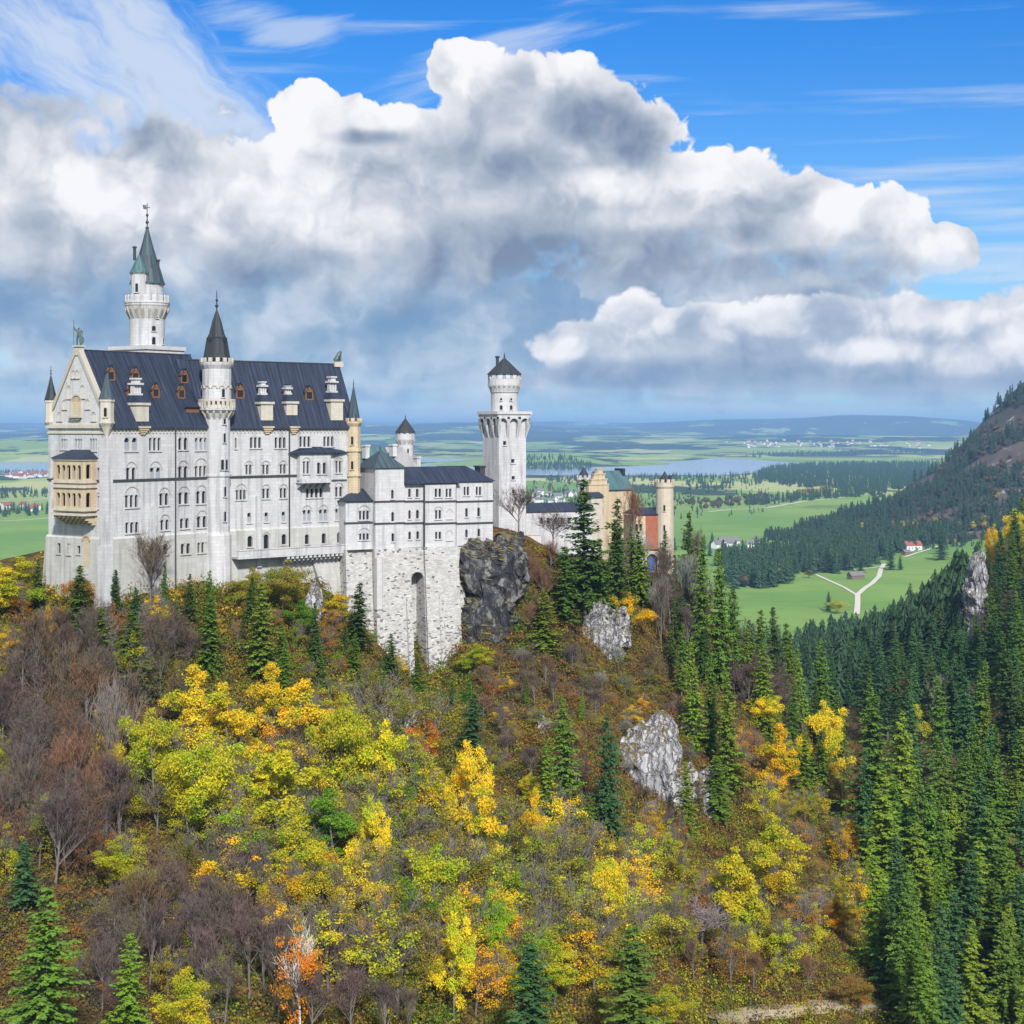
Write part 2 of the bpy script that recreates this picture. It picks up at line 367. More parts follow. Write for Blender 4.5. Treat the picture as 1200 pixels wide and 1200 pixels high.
def valleym(q, b, o):
    p = gpos(q); px, py, pz = q.sep(p)
    big = q.noise(p, 0.0016, 5.0, 0.6); med = q.noise(p, 0.006, 4.0, 0.55); fine = q.noise(p, 0.05, 5.0, 0.6)
    field = q.voro(q.vmath('MULTIPLY', p, (0.0021, 0.0014, 0.0)), 1.0, 'F1', out='Color', dim='2D')
    fr, fg, fb = q.sep(field)
    grass = q.mix(q.smooth(med, 0.35, 0.65), (0.11, 0.23, 0.045), (0.17, 0.28, 0.06))
    grass = q.mix(q.smooth(fine, 0.48, 0.70)*0.45, grass, (0.19, 0.22, 0.07))
    mow = q.math('PINGPONG', px*0.6 + py*0.8 + (med-0.5)*60.0, 9.0)
    grass = q.mix(q.smooth(mow, 2.5, 6.5)*0.16, grass, (0.24, 0.32, 0.09))
    grass = q.mix(q.smooth(q.noise(q.vmath('MULTIPLY', p, (1.0, 2.2, 1.0)), 0.012, 5.0, 0.65), 0.52, 0.66)*0.35, grass, (0.10, 0.17, 0.045))
    crop = q.ramp(fr, [(0.0, (0.14, 0.26, 0.05)), (0.35, (0.30, 0.38, 0.10)), (0.6, (0.45, 0.44, 0.20)), (0.85, (0.20, 0.30, 0.08))])
    far = q.smooth(py, 2600.0, 5200.0)
    c = q.mix(far*0.85, grass, crop)
    wood = q.smooth(q.noise(q.vmath('MULTIPLY', p, (1.0, 0.45, 1.0)), 0.00095, 7.0, 0.66) + q.smooth(py, 12500.0, 18000.0)*0.075, 0.50, 0.525)
    c = q.mix(wood*q.smooth(py, 8600.0, 9800.0), c, (0.018, 0.040, 0.026))
    wood2 = q.smooth(q.noise(q.vmath('MULTIPLY', p, (1.0, 0.5, 1.0)), 0.0024, 6.0, 0.62), 0.56, 0.59)
    c = q.mix(wood2*q.smooth(py, 3000.0, 4200.0), c, (0.035, 0.060, 0.028))
    return c
material('valley_land', valleym, 0.95, 0.1)
def mountm(q, b, o):
    p = gpos(q)
    f = q.noise(p, 0.03, 6.0, 0.65); a = q.noise(p, 0.008, 4.0, 0.6)
    c = q.mix(q.smooth(a, 0.4, 0.62), (0.055, 0.052, 0.042), (0.105, 0.078, 0.070))
    return q.mix(q.smooth(f, 0.60, 0.70)*0.8, c, (0.36, 0.34, 0.32))
material('mountain_land', mountm, 0.95, 0.1)
def waterm(q, b, o):
    bump(q, b, q.noise(gpos(q), 0.02, 3.0), 0.05, 1.0)
    return (0.30, 0.38, 0.45)
material('lake_water', waterm, 0.12, 0.5)

# ------------------------------------------------------------------ mesh builder
ORG = {}
class MB:
    def __init__(s): s.v = []; s.f = []; s.uv = []
    def face(s, pts, uv=None):
        i = len(s.v); s.v.extend([tuple(p) for p in pts]); s.f.append(tuple(range(i, i+len(pts))))
        s.uv.append(uv if uv else [(0.0, 0.0)]*len(pts))
    def build(s, name, mat, parent=None, smooth=False):
        me = bpy.data.meshes.new(name)
        org = ORG[parent.name] if parent is not None else Vector((0, 0, 0))
        off = tuple(org)
        me.from_pydata([(x-off[0], y-off[1], z-off[2]) for x, y, z in s.v], [], s.f)
        ul = me.uv_layers.new(name='UVMap')
        flat = [c for u in s.uv for p in u for c in p]
        ul.data.foreach_set('uv', flat)
        bm = bmesh.new(); bm.from_mesh(me); bmesh.ops.remove_doubles(bm, verts=bm.verts, dist=0.0008)
        bm.to_mesh(me); bm.free()
        if smooth:
            me.polygons.foreach_set('use_smooth', [True]*len(me.polygons)); me.set_sharp_from_angle(angle=R(40))
        me.materials.append(M[mat] if isinstance(mat, str) else mat)
        o = bpy.data.objects.new(name, me); COL.objects.link(o)
        if parent is not None: o.parent = parent
        ORG[o.name] = org
        return o
def thing(name, label, cat, loc, group=None):
    o = bpy.data.objects.new(name, None); COL.objects.link(o)
    o.location = loc; ORG[o.name] = Vector(loc)
    o['label'] = label; o['category'] = cat
    if group: o['group'] = group
    o.empty_display_size = 1
    return o
def tag(o, label=None, cat=None, group=None, kind=None):
    for k, v in (('label', label), ('category', cat), ('group', group), ('kind', kind)):
        if v: o[k] = v
    return o

class Fr:
    """A vertical facade: origin o, direction A along it (left to right seen from outside), N outward; point = P(a, d, z)."""
    def __init__(s, o, deg):
        s.o = Vector((o[0], o[1], 0)); s.A = Vector((math.cos(R(deg)), math.sin(R(deg)), 0)); s.N = Vector((s.A.y, -s.A.x, 0))
    def P(s, a, d, z): return s.o + s.A*a + s.N*d + Vector((0, 0, z))
    def hit(s, px, py, d=0.0):
        rx, rz = (px-600)/FPX, (HOR-py)/FPX
        t = (d + s.o.dot(s.N))/(rx*s.N.x + s.N.y)
        p = Vector((rx*t, t, rz*t)) - s.o
        return p.dot(s.A), rz*t
def quad(mb, fr, a0, a1, z0, z1, d): mb.face([fr.P(a0, d, z0), fr.P(a1, d, z0), fr.P(a1, d, z1), fr.P(a0, d, z1)], [(a0, z0), (a1, z0), (a1, z1), (a0, z1)])
def box(mb, fr, a0, a1, d0, d1, z0, z1, bottom=True):
    P = fr.P
    quad(mb, fr, a0, a1, z0, z1, d1)
    mb.face([P(a1, d0, z0), P(a0, d0, z0), P(a0, d0, z1), P(a1, d0, z1)], [(a1, z0), (a0, z0), (a0, z1), (a1, z1)])
    mb.face([P(a0, d0, z0), P(a0, d1, z0), P(a0, d1, z1), P(a0, d0, z1)], [(d0, z0), (d1, z0), (d1, z1), (d0, z1)])
    mb.face([P(a1, d1, z0), P(a1, d0, z0), P(a1, d0, z1), P(a1, d1, z1)], [(d1, z0), (d0, z0), (d0, z1), (d1, z1)])
    mb.face([P(a0, d1, z1), P(a1, d1, z1), P(a1, d0, z1), P(a0, d0, z1)], [(a0, d1), (a1, d1), (a1, d0), (a0, d0)])
    if bottom: mb.face([P(a0, d0, z0), P(a1, d0, z0), P(a1, d1, z0), P(a0, d1, z0)], [(a0, d0), (a1, d0), (a1, d1), (a0, d1)])
def wall(mb, fr, a0, a1, z0, z1, d, holes, depth=0.5):
    """Facade rectangle with rectangular openings and their reveals."""
    hs = [(max(h[0], a0), min(h[1], a1), max(h[2], z0), min(h[3], z1)) for h in holes]
    hs = [h for h in hs if h[1]-h[0] > 0.02 and h[3]-h[2] > 0.02]
    az = sorted({round(x, 4) for x in [a0, a1] + [q for h in hs for q in h[:2]]})
    zz = sorted({round(x, 4) for x in [z0, z1] + [q for h in hs for q in h[2:]]})
    for i in range(len(az)-1):
        for j in range(len(zz)-1):
            am, zm = (az[i]+az[i+1])/2, (zz[j]+zz[j+1])/2
            if any(h[0] < am < h[1] and h[2] < zm < h[3] for h in hs): continue
            quad(mb, fr, az[i], az[i+1], zz[j], zz[j+1], d)
    for h in hs:
        P = fr.P; x0, x1, y0, y1 = h; e = d-depth
        mb.face([P(x0, e, y0), P(x0, d, y0), P(x0, d, y1), P(x0, e, y1)]); mb.face([P(x1, d, y0), P(x1, e, y0), P(x1, e, y1), P(x1, d, y1)])
        mb.face([P(x0, d, y0), P(x0, e, y0), P(x1, e, y0), P(x1, d, y0)]); mb.face([P(x0, e, y1), P(x0, d, y1), P(x1, d, y1), P(x1, e, y1)])
def archring(mb, fr, am, zs, r, w, d0, d1, n=9):
    """A half-round moulding of width w around radius r, standing between d0 and d1."""
    P = fr.P
    for k in range(n):
        t0, t1 = math.pi*k/n, math.pi*(k+1)/n
        c = [(math.cos(t0), math.sin(t0)), (math.cos(t1), math.sin(t1))]
        q = lambda j, rr, d: P(am + c[j][0]*rr, d, zs + c[j][1]*rr)
        mb.face([q(0, r, d1), q(0, r+w, d1), q(1, r+w, d1), q(1, r, d1)])
        mb.face([q(0, r+w, d0), q(1, r+w, d0), q(1, r+w, d1), q(0, r+w, d1)])
        mb.face([q(0, r, d0), q(0, r, d1), q(1, r, d1), q(1, r, d0)])
def archplate(mb, fr, x0, x1, zs, zt, d, depth=0.25, n=6):
    """The stone above a half-round arch from x0 to x1 springing at zs, filled up to zt, with its soffit."""
    P = fr.P; r = (x1-x0)/2; am = (x0+x1)/2
    pts = [(am-r*math.cos(math.pi*k/n), zs+r*math.sin(math.pi*k/n)) for k in range(n+1)]
    for k in range(n):
        (xa, za), (xb, zb) = pts[k], pts[k+1]
        mb.face([P(xa, d, za), P(xb, d, zb), P(xb, d, zt+0.001), P(xa, d, zt+0.001)], [(xa, za), (xb, zb), (xb, zt), (xa, zt)])
        mb.face([P(xa, d-depth, za), P(xb, d-depth, zb), P(xb, d, zb), P(xa, d, za)])
def window(fr, d, spec, parent, stone='white_limestone', holes=None, gap=0.55):
    """spec: (px0, px1, py0, py1, lights, style letters): h hood arch, g grey shutters with open tops, s square head, n no sill."""
    px0, px1, py0, py1, n, st = spec
    a0, z1 = fr.hit(px0, py0, d); a1, _ = fr.hit(px1, py0, d); z0 = fr.hit((px0+px1)/2, py1, d)[1]
    z1 = fr.hit((px0+px1)/2, py0, d)[1]
    w = (a1-a0)/(n + (n-1)*gap); p = w*(1+gap)
    if holes is not None: holes.append((a0, a1, z0, z1))
    f = MB()
    for i in range(n):
        x0 = a0 + p*i; x1 = x0 + w
        if 's' not in st: archplate(f, fr, x0, x1, z1-w/2-0.02, z1, d-0.06, 0.32)
        if i: box(f, fr, x0-p+w, x0, d-0.40, d-0.07, z0, z1 - 0.001)
    if n == 1 and 's' not in st:
        for x in (a0-0.1, a1+0.02): box(f, fr, x, x+0.08, d-0.35, d+0.05, z0-0.05, z1-w*.3)
    if 'n' not in st: box(f, fr, a0-0.22, a1+0.22, d+0.001, d+0.20, z0-0.24, z0-0.02)
    if 'h' in st:
        r = (a1-a0)/2 + 0.12; am = (a0+a1)/2; zs = z1 - min(0.35, w*0.3)
        archring(f, fr, am, zs, r, 0.22, d+0.001, d+0.13)
    wo = f.build('window', stone, parent) if f.f else None
    if 'g' in st:
        s = MB(); zt = z1 - max(0.75, 0.34*(z1-z0)); quad(s, fr, a0, a1, z0, zt, d-0.12); s.face([fr.P(a0, d-0.12, zt), fr.P(a1, d-0.12, zt), fr.P(a1, d-0.4, zt), fr.P(a0, d-0.4, zt)])
        s.build('shutter', 'grey_shutter', wo or parent)
    g_ = MB(); quad(g_, fr, a0, a1, z0, z1, d-0.44); g_.build('pane', 'dark_window', wo or parent)
    return wo
def revolve(mb, c, prof, n=24, a0=0.0, a1=360.0, cap=False):
    """Lathe around the vertical through c=(x, y); prof: list of (radius, z) from bottom to top."""
    full = abs(a1-a0-360) < 1e-6
    ang = [R(a0 + (a1-a0)*k/n) for k in range(n+1)]
    acc = 0.0
    for (r0, z0), (r1, z1) in zip(prof[:-1], prof[1:]):
        rm = max(r0, r1); nxt = acc + math.hypot(r1-r0, z1-z0)
        for k in range(n):
            q = lambda j, r, z: (c[0]+r*math.cos(ang[j]), c[1]+r*math.sin(ang[j]), z)
            u = lambda j: ang[j]*rm
            if r1 < 1e-4: mb.face([q(k, r0, z0), q(k+1, r0, z0), q(k, 0, z1)], [(u(k), acc), (u(k+1), acc), (u(k), nxt)])
            elif r0 < 1e-4: mb.face([q(k, 0, z0), q(k+1, r1, z1), q(k, r1, z1)], [(u(k), acc), (u(k+1), nxt), (u(k), nxt)])
            else: mb.face([q(k, r0, z0), q(k+1, r0, z0), q(k+1, r1, z1), q(k, r1, z1)], [(u(k), acc), (u(k+1), acc), (u(k+1), nxt), (u(k), nxt)])
        acc = nxt
def ringboxes(mb, c, r, n, w, t, z0, z1, a0=0.0, phase=0.0):
    """n upright blocks round a circle (merlons, corbels): width w, radial thickness t centred at r."""
    for k in range(n):
        a = 360.0*k/n + phase
        fr = Fr((c[0]+math.cos(R(a))*r, c[1]+math.sin(R(a))*r), a+90)
        box(mb, fr, -w/2, w/2, -t/2, t/2, z0, z1)
def corbels(mb, c, r0, r1, n, w, z0, z1, phase=0.0):
    """n wedge corbels round a circle growing from radius r0 at z0 to r1 at z1."""
    for k in range(n):
        a = 360.0*k/n + phase
        fr = Fr((c[0], c[1]), a+90); P = fr.P; h = w/2
        for s_ in (-1, 1):
            pts = [P(s_*h, r0-0.05, z0), P(s_*h, r1, z1-(z1-z0)*0.25), P(s_*h, r1, z1), P(s_*h, r0-0.05, z1)]
            mb.face(pts if s_ > 0 else pts[::-1])
        mb.face([P(-h, r0-0.05, z0), P(h, r0-0.05, z0), P(h, r1, z1-(z1-z0)*0.25), P(-h, r1, z1-(z1-z0)*0.25)])
        mb.face([P(-h, r1, z1-(z1-z0)*0.25), P(h, r1, z1-(z1-z0)*0.25), P(h, r1, z1), P(-h, r1, z1)])
def towerwin(c, r, px, py, w, h, parent, stone, frame=0.14, name='window'):
    """A small arched window on a round tower, at photo position px, py (its centre)."""
    rx, rz = (px-600)/FPX, (HOR-py)/FPX
    A_ = rx*rx+1; B_ = -2*(rx*c[0]+c[1]); C_ = c[0]**2+c[1]**2-r*r
    disc = B_*B_-4*A_*C_
    if disc < 0: disc = 0.0
    t = (-B_-math.sqrt(disc))/(2*A_)
    p = Vector((rx*t, t)); z = rz*t
    a = math.degrees(math.atan2(p.y-c[1], p.x-c[0]))
    fr = Fr((p.x, p.y), a+90)
    f = MB(); box(f, fr, -w/2-frame, -w/2, -0.2, 0.12, z-h/2, z+h/2); box(f, fr, w/2, w/2+frame, -0.2, 0.12, z-h/2, z+h/2)
    box(f, fr, -w/2-frame-0.05, w/2+frame+0.05, -0.2, 0.2, z-h/2-0.16, z-h/2-0.001)
    archring(f, fr, 0, z+h/2, w/2, frame, -0.2, 0.12, 7)
    wo = f.build(name, stone, parent)
    g_ = MB(); quad(g_, fr, -w/2+0.001, w/2-0.001, z-h/2, z+h/2, 0.05)
    g_.face([fr.P(math.cos(R(t_))*w*0.499, 0.05, z+h/2+math.sin(R(t_))*w*0.499) for t_ in range(0, 181, 30)])
    g_.build('pane', 'dark_window', wo)
def finial(mb, c, z, h, r=0.22):
    revolve(mb, c, [(r*0.4, z-0.6), (r*0.4, z+h*0.12), (r*1.3, z+h*0.2), (r*0.4, z+h*0.3), (r*0.35, z+h*0.42), (r*1.0, z+h*0.50), (r*0.3, z+h*0.58), (r*0.22, z+h), (0, z+h+0.05)], 8)
# ------------------------------------------------------------------ terrain
def ptD(px, py, D): return ((px-600)/FPX*D, D, (HOR-py)/FPX*D)
# ground points read off the photograph: (photo x, photo y, distance)
GP = [(-60, 690, 310), (20, 695, 312), (60, 700, 306), (125, 715, 301), (160, 705, 303), (200, 698, 310), (256, 702, 316), (300, 696, 324), (345, 692, 330), (385, 700, 332), (420, 732, 336.5), (445, 757, 337),
      (465, 778, 338), (490, 806, 340), (525, 802, 342), (541, 774, 344), (490, 856, 320), (535, 850, 322), (450, 836, 318), (555, 770, 346), (600, 765, 347), (580, 810, 330), (605, 800, 335), (600, 655, 358), (640, 650, 376), (690, 668, 405), (740, 676, 424), (790, 676, 424),
      (830, 716, 420), (870, 770, 412), (920, 830, 402), (960, 890, 390), (1000, 950, 372), (1030, 1010, 350),
      (700, 755, 362), (760, 800, 360), (690, 850, 325), (640, 800, 342), (570, 880, 308), (770, 960, 312), (830, 1000, 312), (880, 930, 345), (930, 1000, 325), (960, 1090, 292), (900, 1110, 280),
      (940, 1186, 266), (1010, 1180, 268), (850, 1195, 258), (760, 1120, 262), (640, 1060, 262), (500, 960, 282), (480, 1100, 245), (360, 860, 296), (300, 990, 268), (240, 800, 302), (120, 800, 292), (0, 800, 288), (-60, 900, 268), (60, 960, 262), (160, 1060, 245),
      (40, 1180, 222), (300, 1190, 222), (600, 1200, 226), (760, 1210, 240), (-80, 1150, 220), (900, 1280, 235), (300, 1300, 200), (600, 1330, 200), (0, 1320, 195), (1030, 1290, 240),
      (1080, 1180, 290), (1140, 1240, 290), (1220, 1230, 290), (1090, 1080, 345), (1180, 1080, 345), (1260, 1050, 350), (1050, 960, 410), (1130, 950, 415), (1200, 930, 420), (1300, 900, 420), (1080, 880, 520), (1160, 860, 520), (1230, 820, 520), (1320, 780, 520),
      (1050, 830, 640), (1110, 810, 640), (1160, 760, 620), (1220, 690, 620), (1300, 650, 620), (1010, 830, 640), (1150, 690, 720), (1200, 650, 720), (1260, 610, 720), (1180, 660, 820), (1240, 620, 820),
      (960, 838, 760), (1020, 815, 800), (1080, 800, 800), (1130, 770, 800), (930, 808, 900), (1000, 790, 950), (1080, 770, 950), (1150, 740, 950), (940, 775, 1120), (1000, 760, 1150), (1080, 740, 1150), (1150, 715, 1150), (1230, 690, 1150)]
GX = [ptD(*p) for p in GP]
GX += [(-130, 360, -40), (-130, 420, -75), (-60, 380, -30), (-30, 385, -29), (-10, 400, -32), (-60, 470, -85), (20, 460, -60), (60, 470, -80), (0, 560, -140), (100, 560, -140), (-120, 560, -150), (-150, 700, -165), (0, 700, -166), (90, 700, -158),
       (-130, 320, -38), (-170, 300, -60), (-170, 420, -100), (-220, 500, -150), (-220, 300, -80), (0, 900, -168), (-150, 900, -168), (0, 1250, -168), (150, 1250, -168), (300, 1250, -166), (420, 1250, -150), (-200, 1250, -168),
       (-120, 130, -118), (0, 130, -125), (100, 150, -128), (-100, 170, -108), (60, 200, -112), (0, 180, -105), (200, 150, -120), (-220, 180, -118), (-150, 60, -120), (80, 60, -125), (220, 60, -110), (260, 300, -70), (260, 420, -60), (330, 520, -50), (400, 700, -40), (460, 950, -70)]
GX = np.array(GX, float)
def tps(d2): return np.where(d2 > 0, d2*np.log(d2+1e-12)*0.5, 0.0)
_S = 100.0
_xy = GX[:, :2]/_S
_K = tps(((_xy[:, None, :]-_xy[None, :, :])**2).sum(-1)) + np.eye(len(GX))*0.0015
_Q = np.hstack([np.ones((len(GX), 1)), _xy])
_Z = np.zeros((3, 3))
_sol = np.linalg.solve(np.block([[_K, _Q], [_Q.T, _Z]]), np.concatenate([GX[:, 2], np.zeros(3)]))
def hash2(i, j, seed):
    h = (i*374761393 + j*668265263 + seed*974711) & 0x7fffffff
    h = ((h ^ (h >> 13))*1274126177) & 0x7fffffff
    return ((h ^ (h >> 16)) & 0xffff)/65535.0
def vnoise(x, y, seed=0):
    xi = np.floor(x).astype(np.int64); yi = np.floor(y).astype(np.int64); fx = x-xi; fy = y-yi
    fx = fx*fx*(3-2*fx); fy = fy*fy*(3-2*fy)
    a = hash2(xi, yi, seed); b = hash2(xi+1, yi, seed); c = hash2(xi, yi+1, seed); d = hash2(xi+1, yi+1, seed)
    return (a*(1-fx)+b*fx)*(1-fy) + (c*(1-fx)+d*fx)*fy
def fbm(x, y, seed=0, octs=5, rough=0.5):
    s = np.zeros_like(x, dtype=float); a = 1.0; t = 0.0
    for o in range(octs):
        s += a*vnoise(x*2**o+o*17.3, y*2**o+o*9.1, seed+o); t += a; a *= rough
    return s/t
HX0, HX1, HY0, HY1, HS = -230.0, 470.0, 50.0, 1260.0, 2.0
_gx = np.arange(HX0, HX1+.1, HS); _gy = np.arange(HY0, HY1+.1, HS)
_mx, _my = np.meshgrid(_gx, _gy)
_flat = np.stack([_mx.ravel(), _my.ravel()], 1)/_S
_h = np.empty(len(_flat))
for k in range(0, len(_flat), 20000):
    c = _flat[k:k+20000]
    d2 = ((c[:, None, :]-_xy[None, :, :])**2).sum(-1)
    _h[k:k+20000] = tps(d2)@_sol[:-3] + _sol[-3] + c@_sol[-2:]
HM = _h.reshape(_mx.shape)
rough_k = np.clip((700-_my)/300, 0.15, 1.0)*np.clip(np.hypot((_mx+45)/60, (_my-325)/28)*.6, .25, 1)
HM += ((fbm(_mx/22, _my/22, 3, 5, 0.55)-0.5)*9.0 + (fbm(_mx/60, _my/60, 9, 3)-0.5)*6.0)*rough_k
HM = np.clip(HM, -167.5, 60)
def ground(x, y):
    u = np.clip((np.asarray(x, float)-HX0)/HS, 0, HM.shape[1]-1.001); v = np.clip((np.asarray(y, float)-HY0)/HS, 0, HM.shape[0]-1.001)
    i = u.astype(int); j = v.astype(int); fu = u-i; fv = v-j
    return (HM[j, i]*(1-fu)+HM[j, i+1]*fu)*(1-fv) + (HM[j+1, i]*(1-fu)+HM[j+1, i+1]*fu)*fv
_TD = np.arange(150.0, 1255.0, 0.75)
def cast(px, py, dmin=150.0):
    """The first ground point seen along the ray of photo pixel px, py (None when it passes over the hill)."""
    rx, rz = (px-600)/FPX, (HOR-py)/FPX
    t = _TD[_TD >= dmin]
    z = ground(rx*t, t)
    k = np.nonzero(z >= rz*t)[0]
    if not len(k) or k[0] == 0: return None
    d = t[k[0]]
    return Vector((rx*d, d, float(ground(rx*d, d))))
def grid_mesh(name, X, Y, Z, mat, smooth=True):
    ny, nx = X.shape
    me = bpy.data.meshes.new(name)
    v = np.stack([X.ravel(), Y.ravel(), Z.ravel()], 1).astype(np.float32)
    i = np.arange(ny*nx).reshape(ny, nx)
    q = np.stack([i[:-1, :-1], i[:-1, 1:], i[1:, 1:], i[1:, :-1]], -1).reshape(-1, 4)
    return raw_mesh(name, v, q, mat, smooth)
def raw_mesh(name, v, q, mat, smooth=False, parent=None):
    me = bpy.data.meshes.new(name); k = q.shape[1]
    me.vertices.add(len(v)); me.vertices.foreach_set('co', np.ascontiguousarray(v, dtype=np.float32).ravel())
    me.loops.add(q.size); me.loops.foreach_set('vertex_index', np.ascontiguousarray(q, dtype=np.int32).ravel())
    me.polygons.add(len(q)); me.polygons.foreach_set('loop_start', np.arange(0, q.size, k, dtype=np.int32))
    me.polygons.foreach_set('use_smooth', np.full(len(q), smooth))
    me.update(calc_edges=True)
    me.materials.append(M[mat] if isinstance(mat, str) else mat)
    o = bpy.data.objects.new(name, me); COL.objects.link(o)
    if parent is not None: o.parent = parent
    return o
FLOOR = -165.0
hill = tag(grid_mesh('hillside', _mx, _my, HM, 'forest_floor'), kind='structure')

# the plain: one sheet from behind the hill to the horizon, with low hills rising far out
tt = np.linspace(-0.62, 0.62, 260); dd = np.concatenate([np.linspace(-400, 1000, 8), np.geomspace(1100, 46000, 240)])
TT, DD = np.meshgrid(tt, dd)
VX = TT*np.maximum(DD, 1500.0); VY = DD
far = np.clip((DD-10500)/9000, 0, 1)
ridge = fbm(VX/5200+3.1, VY/6400+1.7, 21, 5, 0.5)
VZ = FLOOR + (fbm(VX/300, VY/300, 31, 3)-0.5)*3.0*np.clip((DD-1200)/800, 0, 1)*np.clip((5200-DD)/800, 0, 1) + far*(ridge-0.28)*300.0*np.clip(DD/16000, .45, 1.25) + np.clip((DD-20000)/16000, 0, 1)*110
leftm = np.exp(-(((VX+2600)/1500)**2)-(((VY-10800)/1500)**2))*95.0      # the dark wooded rise beyond the lake
VZ += leftm + np.exp(-(((VX-140)/330)**2)-(((VY-7600)/420)**2))*42.0
VZ += (np.exp(-(((VX+1150)/1500)**2)-(((VY-22000)/1800)**2))*120 + np.exp(-(((VX-5600)/2600)**2)-(((VY-25000)/2200)**2))*130 + np.exp(-(((VX+5200)/2200)**2)-(((VY-19000)/2000)**2))*95 + np.exp(-(((VX-1500)/2600)**2)-(((VY-28000)/2000)**2))*70)*(.6+.8*fbm(VX/1800, VY/1800, 51, 4))
# meadow that climbs gently towards the mountain foot
VZ += np.clip((VX-430-(VY-1400)*0.05)/350, 0, 1)**1.3*38*np.clip((VY-1150)/300, 0, 1)*np.clip((2700-VY)/400, 0, 1)
VZ = np.where(DD < 1180, FLOOR-14, VZ)
valley = tag(grid_mesh('valley_ground', VX, VY, VZ, 'valley_land'), kind='structure')
def vz(x, y):
    if not (1150 < y < 44000): return FLOOR
    t = x/y; i = np.clip(np.searchsorted(tt, t)-1, 0, len(tt)-2); j = np.clip(np.searchsorted(dd, y)-1, 0, len(dd)-2)
    fu = (t-tt[i])/(tt[i+1]-tt[i]); fv = (y-dd[j])/(dd[j+1]-dd[j])
    return float((VZ[j, i]*(1-fu)+VZ[j, i+1]*fu)*(1-fv)+(VZ[j+1, i]*(1-fu)+VZ[j+1, i+1]*fu)*fv)
def onplain(px, py):
    """Where the ray of a photo pixel meets the plain."""
    d = (FLOOR)/((HOR-py)/FPX)
    for _ in range(12):
        z = vz((px-600)/FPX*d, d); d = d*0.5 + 0.5*z/((HOR-py)/FPX)
    return Vector(((px-600)/FPX*d, d, z))

# the mountain flank on the right
mu = np.linspace(0, 1, 90); mv = np.linspace(0, 1, 70)
MU, MV = np.meshgrid(mu, mv)
crest_px = np.interp(mu, [0, .10, .22, .34, .46, .6, .75, 1.0], [905, 955, 1000, 1050, 1110, 1160, 1200, 1330])
crest_py = np.interp(mu, [0, .10, .22, .34, .46, .6, .75, 1.0], [620, 609, 590, 570, 530, 476, 438, 360])
crest_D = np.interp(mu, [0, .22, .5, 1.0], [2750, 2950, 3000, 3000])
foot_px = np.interp(mu, [0, .22, .5, 1.0], [900, 965, 1090, 1420]); foot_py = np.interp(mu, [0, .22, .5, 1.0], [633, 640, 648, 655])
cx_, cy_, cz_ = (crest_px-600)/FPX*crest_D, crest_D, (HOR-crest_py-9)/FPX*crest_D
fD = 165.0/((foot_py-HOR)/FPX); fx_, fy_ = (foot_px-600)/FPX*fD, fD
MX = fx_[None, :]*(1-MV)+cx_[None, :]*MV; MY = fy_[None, :]*(1-MV)+cy_[None, :]*MV
MZ = (FLOOR-6)*(1-MV**1.15)+cz_[None, :]*MV**1.15
bk = MV > 0.9
MZ += (fbm(MX/90, MY/90, 41, 5, .55)-.5)*34*np.clip(np.minimum(MV*4, (1-MV)*5), 0, 1)*np.clip(MU*3, 0.15, 1)
mount = tag(grid_mesh('mountain_slope', MX, MY, MZ, 'mountain_land'), kind='structure')
bX = np.stack([cx_, cx_*1.12, cx_*1.3]); bY = np.stack([cy_, cy_*1.08, cy_*1.25]); bZ = np.stack([MZ[-1], np.maximum(MZ[-1]-60, FLOOR-10), np.full_like(cz_, FLOOR-10)])
tag(grid_mesh('mountain_back', bX, bY, bZ, 'mountain_land'), kind='structure')

def sheet(name, pix, z, mat):
    mb = MB()
    pts = []
    for px, py in pix:
        d = z/((HOR-py)/FPX); pts.append(((px-600)/FPX*d, d, z))
    n = len(pts); c = (sum(p[0] for p in pts)/n, sum(p[1] for p in pts)/n, z)
    mb.face(pts)
    return tag(mb.build(name, mat), kind='structure')
sheet('lake_water', [(-120, 556), (57, 556), (150, 552), (300, 548), (430, 546), (560, 556), (640, 557), (700, 557.5), (800, 557), (846, 557.5), (885, 554), (905, 546), (950, 542.6), (915, 541), (882, 538.6), (838, 536.6), (800, 540.5), (745, 541.5), (700, 544), (640, 543), (520, 537), (300, 535), (100, 535), (-120, 534)], FLOOR+2.2, 'lake_water')
def ribbon(name, pix, w, mat, lift=0.25):
    pts = [onplain(*p) for p in pix]
    fine = []
    for a, b in zip(pts[:-1], pts[1:]):
        n = max(2, int((b-a).length/12))
        fine += [a.lerp(b, k/n) for k in range(n)]
    fine.append(pts[-1])
    mb = MB(); L = []
    for i, p in enumerate(fine):
        t = (fine[min(i+1, len(fine)-1)]-fine[max(i-1, 0)]); t.z = 0; t.normalize(); s = Vector((t.y, -t.x, 0))*(w/2)
        a, b = p-s, p+s
        L.append((Vector((a.x, a.y, vz(a.x, a.y)+lift)), Vector((b.x, b.y, vz(b.x, b.y)+lift))))
    for (a, b), (c, d) in zip(L[:-1], L[1:]): mb.face([a, b, d, c])
    return tag(mb.build(name, mat), kind='structure')
ribbon('gravel_path', [(1004, 720), (1005, 708), (1005, 697), (1013, 690), (1022, 684), (1030, 676), (1032, 668), (1036, 661)], 5.2, 'gravel_path', 0.5)
ribbon('gravel_path', [(1004, 697.5), (990, 689), (968, 679), (950, 671)], 3.4, 'gravel_path', 0.45)
ribbon('farm_track', [(1034, 664), (1020, 666), (1000, 668)], 4.0, 'gravel_path', 0.45)
ribbon('farm_track', [(1060, 653), (1075, 648), (1100, 640)], 5.0, 'gravel_path', 0.45)
